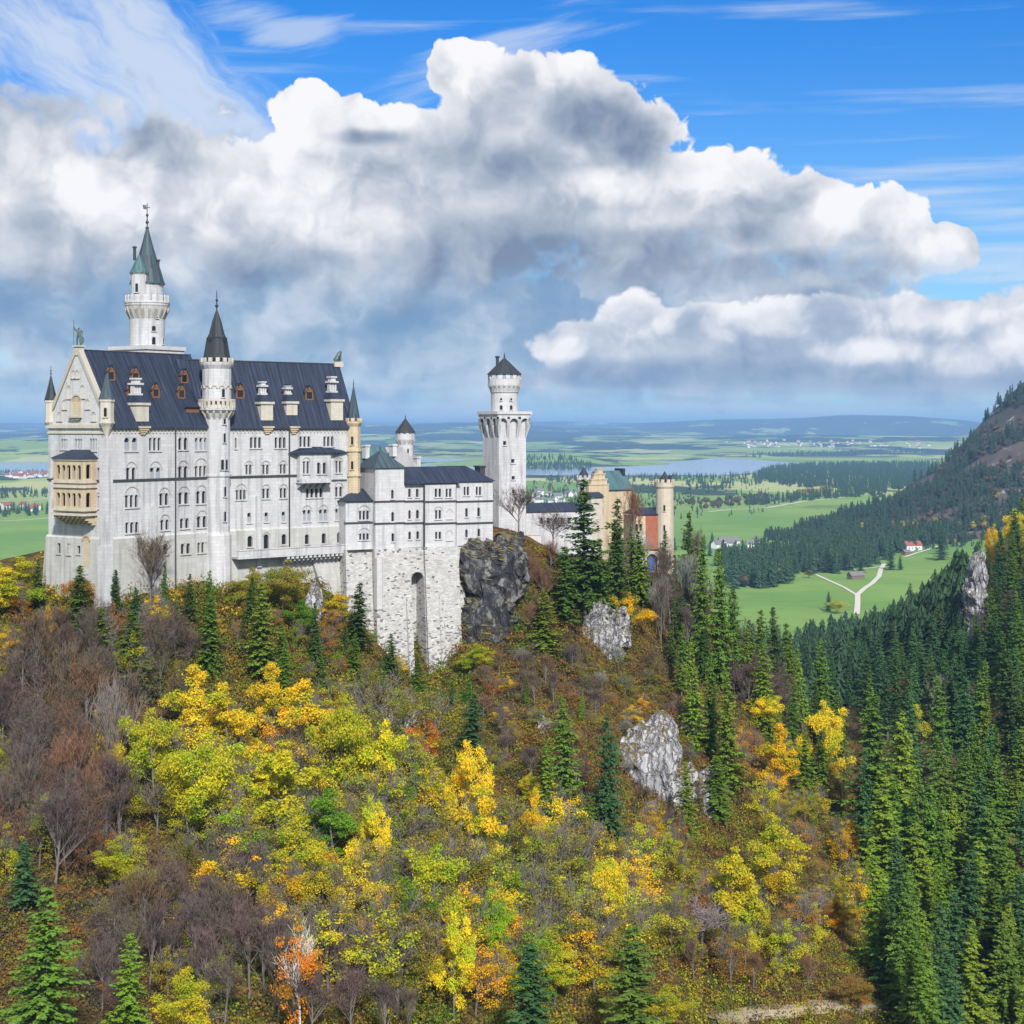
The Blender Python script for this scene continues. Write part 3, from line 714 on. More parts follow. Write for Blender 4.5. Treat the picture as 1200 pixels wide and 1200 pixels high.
ribbon('country_road', [(830, 600), (860, 597), (900, 595), (940, 588), (990, 583)], 9.0, 'gravel_path', 0.45)
ribbon('country_road', [(-30, 612), (20, 610), (60, 607)], 9.0, 'gravel_path', 0.45)
ribbon('country_road', [(-30, 589), (30, 587), (60, 584)], 9.0, 'gravel_path', 0.45)
# the footpath across the foot of the hill
fp = [cast(x, y) for x, y in [(832, 1197), (850, 1193), (870, 1189), (895, 1185), (925, 1183), (960, 1182), (1000, 1181), (1040, 1179)]]
fp = [p for p in fp if p]
mb = MB(); L = []
for i, p in enumerate(fp):
    t = fp[min(i+1, len(fp)-1)]-fp[max(i-1, 0)]; t.z = 0; t.normalize(); s = Vector((t.y, -t.x, 0))*1.1
    L.append((p-s+Vector((0, 0, .6)), p+s+Vector((0, 0, .35)), p+s*1.6-Vector((0, 0, 1.6))))
for (a, b, e), (c, d, f_) in zip(L[:-1], L[1:]): mb.face([a, c, d, b]); mb.face([b, d, f_, e])
tag(mb.build('footpath', 'dirt_path'), kind='structure')

# the air
def hazem():
    m = bpy.data.materials.new('haze_air'); m.use_nodes = True; t = m.node_tree; t.nodes.clear()
    v = t.nodes.new('ShaderNodeVolumePrincipled'); o = t.nodes.new('ShaderNodeOutputMaterial')
    v.inputs['Color'].default_value = (0.34, 0.61, 1.0, 1); v.inputs['Density'].default_value = 5.4e-5; v.inputs['Anisotropy'].default_value = 0.0
    t.links.new(v.outputs[0], o.inputs['Volume']); return m
mb = MB(); fr0 = Fr((0, 0), 0); box(mb, fr0, -31000, 31000, -48000, 600, -260, 170)
M['haze_air'] = hazem()
tag(mb.build('haze', 'haze_air'), kind='stuff')
# ------------------------------------------------------------------ the castle
C0 = (-71.25, 300.0); AW = 54.44
SW_ = Fr(C0, AW)                                   # south front, western half
DW = 15.6                                          # depth of the western half
BEND = SW_.P(27.5, 0, 0)
SE_ = Fr((BEND.x, BEND.y), 42.0); LE = 31.9; DE = 11.0   # south front, eastern half
nw = SW_.P(0, -DW, 0)
WF = Fr((nw.x, nw.y), AW-90)                       # west front, left to right as seen from outside
palace = thing('palace', 'long white limestone palace with steep dark blue slate roof and stepped rows of arched windows', 'palace', SW_.P(29, -7, -34))

# --- walls with real openings
hw, he, hwest, hwl, hel, hwestl = [], [], [], [], [], []
ZB = (HOR-629)/FPX*308       # where the plinth begins
D2 = 0.35
WIN_W = [(145.8, 160.8, 513, 528.3, 2, 'g'), (174.7, 188.3, 513, 528, 3, ''), (209, 220, 513, 527, 2, ''), (228.5, 243, 513, 527.5, 3, 'g'),
         (148, 159, 548, 562, 2, 'h'), (176, 188, 548, 561, 2, 'gh'), (209, 220, 546.5, 560.5, 2, 'h'), (228.6, 242, 546, 558.5, 3, 'h'),
         (146.7, 162, 580, 594.5, 3, 'h'), (186.9, 197.6, 578, 592, 2, 'h'), (209.3, 220.8, 577, 590.5, 2, 'h'), (230.2, 241.2, 575.5, 590, 2, 'h'),
         (147, 162.5, 612, 624.5, 3, ''), (188.2, 198, 609, 621, 2, 'h'), (211, 221.5, 607.5, 619, 2, ''), (231, 242, 605, 618, 2, 'h')]
WIN_WL = [(191, 197.3, 637, 649.5, 1, 'h'), (212, 223, 637, 649, 2, ''), (231.5, 244.5, 635.5, 647.5, 3, ''), (192.8, 195.6, 658.5, 663, 1, 'n')]
WIN_E = [(293, 306, 512.5, 525, 3, ''), (322, 335, 512.5, 525, 3, ''), (351, 363.6, 511.5, 523.6, 3, ''), (379, 391, 511.5, 523, 3, ''), (275.2, 277.3, 513, 525.5, 1, ''),
         (287.8, 295, 544.5, 556, 2, 'h'), (307.6, 315, 544.5, 555.6, 2, 'h'), (328, 335, 544, 555, 2, 'h'),
         (276.6, 288, 574, 585.5, 3, 'h'), (307.6, 315.6, 572.5, 584, 2, 'h'), (328, 335.6, 572, 583.5, 2, 'h'), (358.8, 378, 572, 583, 4, ''), (393, 401, 570.5, 582, 2, 'h'),
         (289.8, 294.2, 601, 612.5, 1, 'g'), (310, 314.3, 600.5, 611.6, 1, 'g'), (330, 334.3, 599.5, 611.2, 1, 'g'), (355, 364, 597.5, 611, 2, 'gh'), (374, 383.2, 597, 610.5, 2, 'gh'), (393, 401.6, 596, 609.4, 2, 'gh')]
WIN_EL = [(290, 296, 628, 640.8, 1, ''), (309, 315.2, 626.2, 643, 1, 'h'), (330, 335.6, 626, 638, 1, ''), (357.2, 362.3, 626.3, 637.6, 1, ''), (377, 382, 625, 636.8, 1, ''), (395, 401, 623.6, 636, 1, '')]
WIN_N = [(71.8, 79, 514.5, 526.3, 3, 'g'), (87.6, 96, 514.3, 526.4, 3, 'g'), (105.2, 113.4, 514, 528, 3, 'g'), (113.3, 117.6, 548, 561.5, 1, 'g'), (114.0, 118.4, 581, 595.6, 2, 'h')]
WIN_NL = [(67.2, 70.8, 636.5, 648.5, 1, 's'), (78.6, 82.6, 637, 649.6, 2, 's'), (90.2, 94, 639.6, 649, 1, 's')]
for s_ in WIN_W: window(SW_, 0, s_, palace, holes=hw)
for s_ in WIN_WL: window(SW_, D2, s_, palace, 'base_limestone', holes=hwl)
for s_ in WIN_E: window(SE_, 0, s_, palace, holes=he)
for s_ in WIN_EL: window(SE_, D2, s_, palace, 'base_limestone', holes=hel)
for s_ in WIN_N: window(WF, 0, s_, palace, holes=hwest)
for s_ in WIN_NL: window(WF, D2, s_, palace, 'base_limestone', holes=hwestl)
EZ = 0.35; ZBOT = -48.0
mb = MB()
wall(mb, SW_, 0, 27.5, ZB, EZ, 0, hw); wall(mb, SE_, 0, LE, ZB, EZ, 0, he); wall(mb, WF, 0, DW, ZB, EZ, 0, hwest)
nb = Fr(tuple(SW_.P(27.5, -DW, 0))[:2], AW+180); quad(mb, nb, 0, 27.5, ZB, EZ, 0)
eb = Fr(tuple(SW_.P(27.5, 0, 0))[:2], AW+90); quad(mb, eb, 0, DW, ZB, EZ, 0)
es = Fr(tuple(SE_.P(LE, 0, 0))[:2], 42+90); quad(mb, es, 0, DE, ZB, EZ, 0)
en = Fr(tuple(SE_.P(LE, -DE, 0))[:2], 42+180); quad(mb, en, 0, LE, ZB, EZ, 0)
mb.build('wall', 'white_limestone', palace)
mb = MB()                                          # plinth storey, a little proud, battered outwards at the foot
wall(mb, SW_, -D2, 27.5, ZB-10, ZB, D2, hwl); wall(mb, SE_, 0, LE, ZB-10, ZB, D2, hel); wall(mb, WF, -D2, DW+D2, ZB-10, ZB, D2, hwestl)
for fr, a0, a1, l, r in ((SW_, -D2, 27.5, 1, 0), (SE_, 0, LE, 0, 0), (WF, -D2, DW+D2, 1, 1)):
    e = 1.6
    mb.face([fr.P(a0-e*l, D2+e, ZBOT), fr.P(a1+e*r, D2+e, ZBOT), fr.P(a1, D2, ZB-10), fr.P(a0, D2, ZB-10)], [(a0, ZBOT), (a1, ZBOT), (a1, ZB-10), (a0, ZB-10)])
    mb.face([fr.P(a0, D2, ZB), fr.P(a1, D2, ZB), fr.P(a1, 0, ZB+0.35), fr.P(a0, 0, ZB+0.35)], [(a0, 0), (a1, 0), (a1, 1), (a0, 1)])
mb.face([nb.P(27.5+1.9, 1.9, ZBOT), nb.P(-2, 1.9, ZBOT), nb.P(-2, 0, ZB), nb.P(27.5+D2, D2, ZB)][::-1])
mb.build('plinth', 'base_limestone', palace)
# --- gable of the west front
GZ = 13.75
mb = MB()
P = WF.P
mb.face([P(0, 0, EZ), P(DW, 0, EZ), P(DW/2, 0, GZ-0.3)], [(0, 0), (DW, 0), (DW/2, GZ)])
mb.face([P(0, -1.0, EZ), P(DW/2, -1.0, GZ-0.3), P(DW, -1.0, EZ)])
mb.build('gable', 'white_limestone', palace)
mb = MB()                                          # stone coping along both slopes
for s_ in (-1, 1):
    a_e, a_t = (DW/2 + s_*(DW/2+0.35)), DW/2
    nx, nzz = s_*0.87, 0.49
    q = lambda a, z, t, d: P(a+nx*t, d, z+nzz*t)
    f_ = [(0.0, 0.22), (0.62, 0.22), (0.62, -0.9), (0.0, -0.9)]
    for (t0, d0), (t1, d1) in zip(f_, f_[1:]+f_[:1]):
        c_ = [q(a_e, EZ-0.2, t0, d0), q(a_e, EZ-0.2, t1, d1), q(a_t, GZ-0.2, t1, d1), q(a_t, GZ-0.2, t0, d0)]
        mb.face(c_ if s_ > 0 else c_[::-1])
mb.build('gable_coping', 'pale_sandstone', palace)
for (px, py, w, h) in ((70, 488, 1.0, 1.5), (76, 474, .9, 1.6), (81, 459.5, 1.0, 2.2), (97, 459, 1.0, 2.2), (103, 473.5, .9, 1.6), (110, 488, 1.0, 1.5), (86.4, 438.5, .8, 1.3), (90.8, 438.5, .8, 1.3)):
    a, z = WF.hit(px, py)
    f_ = MB(); archring(f_, WF, a, z+h/2-w/2, w/2, 0.16, 0.002, 0.12, 7)
    box(f_, WF, a-w/2-0.16, a-w/2, 0.002, 0.12, z-h/2, z+h/2-w/2-0.002); box(f_, WF, a+w/2, a+w/2+0.16, 0.002, 0.12, z-h/2, z+h/2-w/2-0.002); box(f_, WF, a-w/2-0.3, a+w/2+0.3, 0.002, 0.2, z-h/2-0.2, z-h/2-0.002)
    n_ = f_.build('niche', 'pale_sandstone', palace)
    f_ = MB(); quad(f_, WF, a-w/2, a+w/2, z-h/2, z+h/2-w/2, 0.03); f_.face([WF.P(a+math.cos(R(t))*w/2, 0.03, z+h/2-w/2+math.sin(R(t))*w/2) for t in range(0, 181, 30)]); f_.build('niche_back', 'grey_limestone', n_)
a, z = WF.hit(90, 477)
f_ = MB(); archring(f_, WF, a, z+0.9, 1.15, 0.25, 0.002, 0.2, 9); box(f_, WF, a-1.4, a-1.15, 0.002, 0.2, z-1.6, z+0.898); box(f_, WF, a+1.15, a+1.4, 0.002, 0.2, z-1.6, z+0.898)
box(f_, WF, a-1.5, a+1.5, 0.002, 0.8, z-1.9, z-1.602); box(f_, WF, a-1.0, a+1.0, 0.002, 0.5, z-2.3, z-1.902); box(f_, WF, a-1.35, a+1.35, 0.55, 0.75, z-1.6, z-0.9)
n_ = f_.build('niche', 'pale_sandstone', palace)
f_ = MB(); quad(f_, WF, a-1.14, a+1.14, z-1.6, z+0.9, 0.04); f_.face([WF.P(a+math.cos(R(t))*1.14, 0.04, z+0.9+math.sin(R(t))*1.14) for t in range(0, 181, 20)]); f_.build('niche_back', 'yellow_sandstone', n_)
# --- string courses, cornices, corbel tables
mb = MB()
ZL = WF.hit(100, 563)[1]
box(mb, WF, -0.2, DW+0.2, 0.003, 0.22, ZL-0.18, ZL+0.18); box(mb, SW_, 0.24, 27.5, 0.003, 0.22, ZL-0.18, ZL+0.18); box(mb, SE_, 0.3, LE, 0.003, 0.22, ZL-0.18, ZL+0.18)
mb.build('string_course', 'drain_metal', palace)
mb = MB()
box(mb, WF, -0.3, DW+0.3, 0.003, 0.42, EZ-0.62, EZ+0.05); box(mb, WF, -0.15, DW+0.15, 0.003, 0.22, EZ-1.6, EZ-1.25)
for fr, L_ in ((SW_, 27.3), (SE_, LE)):
    box(mb, fr, 0.3, L_, 0.003, 0.25, EZ-0.75, EZ-0.25)
    n = int(L_/0.85)
    for k in range(n):                             # little round arches on brackets under the eaves
        a = 0.5+k*0.85
        archring(mb, fr, a+0.42, EZ-1.18, 0.27, 0.15, 0.003, 0.18, 5)
        box(mb, fr, a-0.07, a+0.07, 0.003, 0.24, EZ-1.5, EZ-1.19)
mb.build('cornice', 'pale_sandstone', palace)
# --- roofs
def gable_roof(mb, fr, a0, a1, depth, z0, z1, over=0.55, hip1=0.0, th=0.35):
    P = fr.P; h = depth/2; k = (z1-z0)/h; zo = z0-over*k*0.35
    for s_, d_e in ((1, over), (-1, -depth-over)):
        pts = [P(a0, d_e, zo), P(a1, d_e, zo), P(a1-hip1, -h, z1), P(a0, -h, z1)]
        ln = math.hypot(h+over, z1-zo)
        uv = [(a0, 0), (a1, 0), (a1-hip1, ln), (a0, ln)]
        if s_ < 0: pts = pts[::-1]; uv = uv[::-1]
        mb.face(pts, uv)
        lo = [p - Vector((0, 0, th)) for p in (pts[:2] if s_ > 0 else pts[2:])]
        e = pts[:2] if s_ > 0 else pts[2:]
        mb.face([lo[0], lo[1], e[1], e[0]])
    mb.face([P(a0, over, zo-th), P(a0, -depth-over, zo-th), P(a1, -depth-over, zo-th), P(a1, over, zo-th)][::-1])
    mb.face([P(a1, over, zo-th), P(a1, -depth-over, zo-th), P(a1, -depth-over, zo), P(a1-hip1, -h, z1), P(a1, over, zo)])
    mb.face([P(a0, over, zo-th), P(a0, over, zo), P(a0, -h, z1), P(a0, -depth-over, zo), P(a0, -depth-over, zo-th)])
mb = MB(); gable_roof(mb, SW_, 0.9, 27.5, DW, EZ, GZ); mb.build('roof', 'slate_roof', palace)
RE = 12.75
mb = MB(); gable_roof(mb, SE_, -6.0, LE, DE, EZ+0.02, RE); mb.build('roof', 'slate_roof', palace)
mb = MB()                                          # ridge cappings
box(mb, SW_, 1.2, 27.55, -DW/2-0.14, -DW/2+0.14, GZ-0.1, GZ+0.10); box(mb, SE_, -4, LE, -DE/2-0.14, -DE/2+0.14, RE-0.1, RE+0.12)
mb.build('ridge_capping', 'drain_metal', palace)
# --- roof dormers
def on_roof(fr, depth, z0, z1, px, py):
    """The point of the front roof slope under a photo pixel, as (a, d, z)."""
    h = depth/2; k = (z1-z0)/h
    rx, rz = (px-600)/FPX, (HOR-py)/FPX
    lo, hi = 250.0, 420.0
    def f(t):
        p = Vector((rx*t, t, 0))-fr.o; d = p.dot(fr.N); return rz*t-(z0-d*k)
    for _ in range(60):
        m = (lo+hi)/2
        if f(lo)*f(m) <= 0: hi = m
        else: lo = m
    p = Vector((rx*lo, lo, 0))-fr.o
    return p.dot(fr.A), p.dot(fr.N), rz*lo
def lucarne(fr, depth, z0, z1, px, py, s=1.0):
    a, d, z = on_roof(fr, depth, z0, z1, px, py+4)
    d += 0.35; w = 0.78*s; h = 1.2*s; b = d-2.2
    mb = MB(); P = fr.P
    for q in (-1, 1):
        box(mb, fr, a+q*w-0.14, a+q*w+0.14, b, d, z-0.5, z+h)
    archring(mb, fr, a, z+h, w-0.3, 0.42, d-0.3, d, 7)
    mb.face([P(a-w, d-0.05, z+h), P(a+w, d-0.05, z+h), P(a, d-0.05, z+h+1.25*s)]); box(mb, fr, a-w, a+w, d-0.3, d+0.1, z-0.35, z-0.1)
    o = mb.build('dormer', 'brown_wood', palace)
    mb = MB(); quad(mb, fr, a-w+0.14, a+w-0.14, z-0.1, z+h+0.35, d-0.15); mb.build('pane', 'dark_window', o)
    mb = MB()
    for q in (-1, 1):
        pts = [P(a+q*(w+0.3), d+0.15, z+h-0.25), P(a, d+0.15, z+h+1.35*s), P(a, b, z+h+1.35*s), P(a+q*(w+0.3), b, z+h-0.25)]
        mb.face(pts if q < 0 else pts[::-1], [(0, 0), (0, 1), (2, 1), (2, 0)])
    mb.build('dormer_roof', 'slate_roof', o)
for px, py in ((129, 440), (157.5, 441), (152.5, 460), (181.5, 460), (211.5, 461), (215, 443)): lucarne(SW_, DW, EZ, GZ, px, py)
for px, py in ((280.5, 461), (307.5, 462), (336, 462), (361.5, 463)): lucarne(SE_, DE, EZ, RE, px, py, 1.05)
# stone chimney bays over the eaves
def chimney_bay(fr, depth, z0, z1, pxa, pxb, pyt, pyb, ctop, cw, low=False):
    pm = (pxa+pxb)/2
    a, d, z = on_roof(fr, depth, z0, z1, pm, pyb+1)
    d = d+0.7
    aL, zt = fr.hit(pxa, pyt, d); aR, zb = fr.hit(pxb, pyb, d)
    a = (aL+aR)/2; w = (aR-aL)/2
    mb = MB(); box(mb, fr, a-w, a+w, d-3.2, d, zb-0.6, zt-0.5); box(mb, fr, a-w-0.25, a+w+0.25, d-3.2, d+0.25, zt-0.5, zt); box(mb, fr, a-w*0.8, a+w*0.8, d-2, d-0.3, zb-1.2, zb-0.602)
    c = mb.build('chimney', 'pale_sandstone', palace)
    mb = MB(); P = fr.P; zc = zt+1.3; r = [P(a-w-.3, d+.3, zt), P(a+w+.3, d+.3, zt), P(a+w+.3, d-3.4, zt), P(a-w-.3, d-3.4, zt)]; s = [P(a-cw, d-.9, zc), P(a+cw, d-.9, zc), P(a+cw, d-.9-2*cw, zc), P(a-cw, d-.9-2*cw, zc)]
    for k in range(4): mb.face([r[k], r[(k+1) % 4], s[(k+1) % 4], s[k]], [(0, 0), (2, 0), (1.6, 1.4), (.4, 1.4)])
    mb.build('chimney_skirt', 'slate_roof', c)
    zk = fr.hit(pm, ctop, d-1.2)[1]
    mb = MB(); e = d-.9-cw; hs = zk-zc
    box(mb, fr, a-cw*.95, a+cw*.95, e-cw*.95, e+cw*.95, zc-.3, zc+.35)
    for k in range(3):                              # clustered shafts with bands
        x = a+(k-1)*cw*.66
        box(mb, fr, x-cw*.24, x+cw*.24, e-cw*.5, e+cw*.5, zc+.352, zc+hs*.6)
    box(mb, fr, a-cw*1.15, a+cw*1.15, e-cw, e+cw, zc+hs*.6+.002, zc+hs*.6+.35); box(mb, fr, a-cw*.62, a+cw*.62, e-cw*.6, e+cw*.6, zc+hs*.6+.352, zc+hs*.9); box(mb, fr, a-cw*.85, a+cw*.85, e-cw*.8, e+cw*.8, zc+hs*.9+.002, zk)
    mb.build('chimney_shaft', 'grey_limestone', c)
    return a
a1_ = chimney_bay(SW_, DW, EZ, GZ, 160, 174.5, 471.5, 490, 443, 0.95)
a2_ = chimney_bay(SE_, DE, EZ, RE, 306, 320, 470.5, 489, 447, 0.75)
a3_ = chimney_bay(SE_, DE, EZ, RE, 336, 348.6, 470, 483, 452, 0.7)
a4_ = chimney_bay(SE_, DE, EZ, RE, 388, 402, 467.5, 489, 441, 0.9)
mb = MB()                                          # corbelled consoles below the eaves under the chimneys
for fr, a, w in ((SW_, a1_, 1.4), (SE_, a2_, 1.3), (SE_, a3_, 1.2)):
    for k in range(4): box(mb, fr, a-w*(1-k*.2), a+w*(1-k*.2), 0.003, 0.75*(1-k*.2), EZ-0.62-k*0.38, EZ-0.26-k*0.38)
mb.build('console', 'yellow_sandstone', palace)
a, d, z = on_roof(SW_, DW, EZ, GZ, 224, 481)        # shed dormer with a plank front
mb = MB(); P = SW_.P; b = d-2.2
mb.face([P(a-1.9, d+.9, z+.6), P(a+1.9, d+.9, z+.6), P(a+1.9, b, z+2.2), P(a-1.9, b, z+2.2)], [(0, 0), (3.8, 0), (3.8, 2), (0, 2)]); mb.face([P(a-1.9, d+.9, z+.6), P(a-1.9, b, z+2.2), P(a-1.9, b, z-.6)]); mb.face([P(a+1.9, d+.9, z+.6), P(a+1.9, b, z-.6), P(a+1.9, b, z+2.2)])
sd = mb.build('shed_dormer', 'slate_roof', palace)
mb = MB(); box(mb, SW_, a-1.6, a+1.6, d-1, d+.5, z-1.2, z+.59); mb.build('dormer_front', 'brown_wood', sd)
# --- corner turrets
def bartizan(c, r, zc, z0, z1, ztip, stone, spire, crenel=False, mat_c=None, n=8, win=None):
    mb = MB()
    pr = [(0.05, zc), (r*.45, zc+(z0-zc)*.45), (r*.8, zc+(z0-zc)*.8), (r*1.12, z0), (r*1.12, z0+.3), (r, z0+.3), (r, z1-.45), (r*1.12, z1-.4), (r*1.12, z1)]
    revolve(mb, c, pr, n)
    if crenel: ringboxes(mb, c, r*1.05, n, r*.42, .3, z1+.001, z1+.8)
    o = mb.build('turret', stone, palace)
    mb = MB(); rr = r*1.16 if not crenel else r*.95
    revolve(mb, c, [(rr, z1+.002), (rr*.93, z1+.3), (rr*.5, z1+(ztip-z1)*.5), (.1, ztip)], n)
    finial(mb, c, ztip, 1.7, .16)
    mb.build('spire', spire, o)
    if win: towerwin(c, r*.97, win[0], win[1], win[2], win[3], o, stone)
    return o
def wz(py, D): return (HOR-py)/FPX*D
c = SW_.P(0.2, -0.2, 0); bartizan((c.x, c.y), 1.28, wz(516, 300), wz(496, 300), wz(468, 300), wz(437, 300), 'pale_sandstone', 'aged_copper', win=(123.5, 484, .55, 1.3))
c = WF.P(0.3, -0.3, 0); bartizan((c.x, c.y), 1.05, wz(510, 308), wz(495, 308), wz(469, 308), wz(440, 308), 'pale_sandstone', 'dark_spire')
c = SE_.P(LE-0.6, 0.2, 0)
mb = MB(); D_ = 344
revolve(mb, (c.x, c.y), [(.2, wz(600, D_)), (.9, wz(592, D_)), (1.45, wz(583, D_)), (1.55, wz(581, D_)), (1.35, wz(580, D_)), (1.35, wz(559, D_)), (1.6, wz(558, D_)), (1.6, wz(555.5, D_)), (1.35, wz(555, D_)), (1.35, wz(530, D_)), (1.6, wz(529, D_)), (1.6, wz(526, D_)), (1.35, wz(525.5, D_)), (1.35, wz(500, D_)), (1.75, wz(496, D_)), (1.75, wz(494, D_)), (0, wz(494, D_))], 8)
ringboxes(mb, (c.x, c.y), 1.6, 8, .75, .3, wz(494, D_)-.01, wz(490, D_))
tr = mb.build('turret', 'yellow_sandstone', palace)
mb = MB(); revolve(mb, (c.x, c.y), [(1.35, wz(493.8, D_)), (1.1, wz(484, D_)), (.1, wz(453, D_))], 8); finial(mb, (c.x, c.y), wz(453, D_), 1.5, .15); mb.build('spire', 'aged_copper', tr)
for py in (517, 546): towerwin((c.x, c.y), 1.3, 412.8, py, .5, 1.4, tr, 'yellow_sandstone')
# south-west corner pier
mb = MB(); box(mb, SW_, -0.9, 0.9, -0.9, 0.62, ZBOT, wz(513, 300)); box(mb, SW_, -1.5, 0.6, -0.6, 1.1, ZBOT, wz(640, 300)); mb.build('corner_pier', 'white_limestone', palace)
# pilasters
mb = MB()
a0, z1 = SW_.hit(174.5, 593, .4); a1 = SW_.hit(182.5, 593, .4)[0]; box(mb, SW_, a0, a1, .003, .75, -40, z1)
mb.build('buttress', 'white_limestone', palace); mb = MB()
a0, z1 = SE_.hit(300.5, 581, .4); a1 = SE_.hit(305.8, 581, .4)[0]; box(mb, SE_, a0, a1, .003, .75, -27, z1)
mb.build('buttress', 'white_limestone', palace)
# downpipes
for fr, px, y0, y1 in ((SW_, 204.5, 500, 690), (SE_, 338.3, 500, 645)):
    a = fr.hit(px, 560, .3)[0]; mb = MB(); p = fr.P(a, .25 + (D2 if True else 0), 0)
    revolve(mb, (p.x, p.y), [(.14, wz(y1, p.y)), (.14, wz(y0, p.y))], 8); mb.build('downpipe', 'drain_metal', palace)
# --- the two-storey sandstone loggia on the west front
aL = WF.hit(61.5, 560, 0)[0]; LO = 3.0
aL, aR = WF.hit(62.5, 560, LO)[0], WF.hit(97.6, 560, LO)[0]
lz = lambda py: (HOR-py)/FPX*302
sideF = Fr(tuple(WF.P(aR, LO, 0))[:2], AW)          # its south side
LH, LS = [], []
lw = []
for (y0, y1) in ((545, 561.5), (577.5, 593)):
    for k in range(5):
        x0 = 66.0+k*6.1; lw.append((x0, x0+4.2, y0, y1))
loggia_w = []
for x0, x1, y0, y1 in lw:
    a0 = WF.hit(x0, y0, LO)[0]; a1 = WF.hit(x1, y0, LO)[0]; LH.append((a0, a1, lz(y1), lz(y0)))
for (y0, y1) in ((544, 560.5), (577, 594)):
    a0 = sideF.hit(101, y0, 0)[0]; a1 = sideF.hit(106.5, y0, 0)[0]; LS.append((a0, a1, lz(y1), lz(y0)))
mb = MB(); zt, zb = lz(537), lz(600)
wall(mb, WF, aL, aR, zb, zt, LO, LH, .45); wall(mb, sideF, 0, LO, zb, zt, 0, LS, .45)
ls = Fr(tuple(WF.P(aL, 0, 0))[:2], AW+180); quad(mb, ls, 0, LO, zb, zt, 0)
for fr, hs, d in ((WF, LH, LO), (sideF, LS, 0)):
    for h in hs: archplate(mb, fr, h[0], h[1], h[3]-(h[1]-h[0])/2-.02, h[3], d-.05, .35)
mb.face([WF.P(aL, 0, zb), WF.P(aL, LO, zb), WF.P(aR, LO, zb), WF.P(aR, 0, zb)])
for y in (563, 594.5): mb.face([WF.P(aL, 0, lz(y)), WF.P(aR, 0, lz(y)), WF.P(aR, LO-.46, lz(y)), WF.P(aL, LO-.46, lz(y))])
lg = mb.build('loggia', 'yellow_sandstone', palace)
mb = MB()
for y0, y1, o_ in ((563, 566, .25), (569, 571.5, .3), (596, 598.5, .25), (601, 604, .35), (537, 539.5, .2)):
    box(mb, WF, aL-o_, aR+o_, .003, LO+o_, lz(y1), lz(y0))
mb.build('loggia_moulding', 'pale_sandstone', lg)
mb = MB()                                          # row of brackets that carry it
for k in range(7):
    a = aL + .4 + (aR-aL-.8)*k/6
    for j in range(4): box(mb, WF, a-.28, a+.28, .003, LO*(1-j*.24), lz(604)-.01-(j+1)*.42, lz(604)-.012-j*.42)
box(mb, WF, aL, aR, .003, .35, lz(612), lz(604)-.02)
mb.build('bracket', 'yellow_sandstone', lg)
mb = MB()                                          # shallow hipped roof
e = .45; zr = lz(527); P = WF.P
mb.face([P(aL-e, LO+e, zt+.02), P(aR+e, LO+e, zt+.02), P(aR-1.6, .2, zr), P(aL+1.6, .2, zr)], [(0, 0), (8, 0), (6, 3), (2, 3)])
mb.face([P(aR+e, LO+e, zt+.02), P(aR+e, .003, zt+.02), P(aR-1.6, .2, zr)], [(0, 0), (3, 0), (2, 3)]); mb.face([P(aL-e, .003, zt+.02), P(aL-e, LO+e, zt+.02), P(aL+1.6, .2, zr)], [(0, 0), (3, 0), (2, 3)])
mb.face([P(aL-e, .003, zt), P(aR+e, .003, zt), P(aR+e, LO+e, zt), P(aL-e, LO+e, zt)])
mb.build('loggia_roof', 'slate_roof', lg)
mb = MB(); 
for h in LH[1::2]: quad(mb, WF, h[0], h[1], h[2], h[2]+(h[3]-h[2])*.62, LO-.5)
mb.build('loggia_glazing', 'grey_shutter', lg)
mb = MB(); quad(mb, WF, aL+.1, aR-.1, lz(594), lz(540), .05); mb.build('loggia_back', 'dark_window', lg)
# yellow blind niche and small slits low on the west front
a, z = WF.hit(101.5, 648, D2)
mb = MB(); archring(mb, WF, a, z+2.2, .75, .3, D2+.002, D2+.2, 8); quad(mb, WF, a-.75, a+.75, z-2.4, z+2.2, D2+.04); mb.face([WF.P(a+math.cos(R(t))*.75, D2+.04, z+2.2+math.sin(R(t))*.75) for t in range(0, 181, 30)]); mb.build('niche', 'yellow_sandstone', palace)
# --- canted bay with its own roof on the eastern half, balcony below
b0, b1 = SE_.hit(351.5, 545, 1.2)[0], SE_.hit(388, 545, 1.2)[0]; b2 = SE_.hit(407, 545, .5)[0]
ez = lambda py: (HOR-py)/FPX*337
hb = []
zt, zb = ez(531), ez(562.5)
bw = [(355.2, 362.2, 540.5, 555, 2, 'h'), (371.6, 375.6, 542, 555.2, 1, ''), (378.2, 382.2, 542, 555.2, 1, '')]
bay_e = MB()
BD = 1.2
mbq = MB()
bay = None
hb2 = []
tmpw = [(393.3, 400, 540, 554, 2, 'h')]
mb = MB()
holes_b = []
for s_ in bw:
    a0 = SE_.hit(s_[0], s_[2], BD)[0]; a1 = SE_.hit(s_[1], s_[2], BD)[0]; z1 = SE_.hit((s_[0]+s_[1])/2, s_[2], BD)[1]; z0 = SE_.hit((s_[0]+s_[1])/2, s_[3], BD)[1]; holes_b.append((a0, a1, z0, z1))
a0 = SE_.hit(393.3, 540, .5)[0]; a1 = SE_.hit(400, 540, .5)[0]; z1 = SE_.hit(396.6, 540, .5)[1]; z0 = SE_.hit(396.6, 554, .5)[1]; holes_c = [(a0, a1, z0, z1)]
wall(mb, SE_, b0, b1, zb, zt, BD, holes_b); wall(mb, SE_, b1, b2, zb, zt, .5, holes_c)
bs = Fr(tuple(SE_.P(b0, 0, 0))[:2], 42-90); quad(mb, bs, 0, BD, zb, zt, 0)
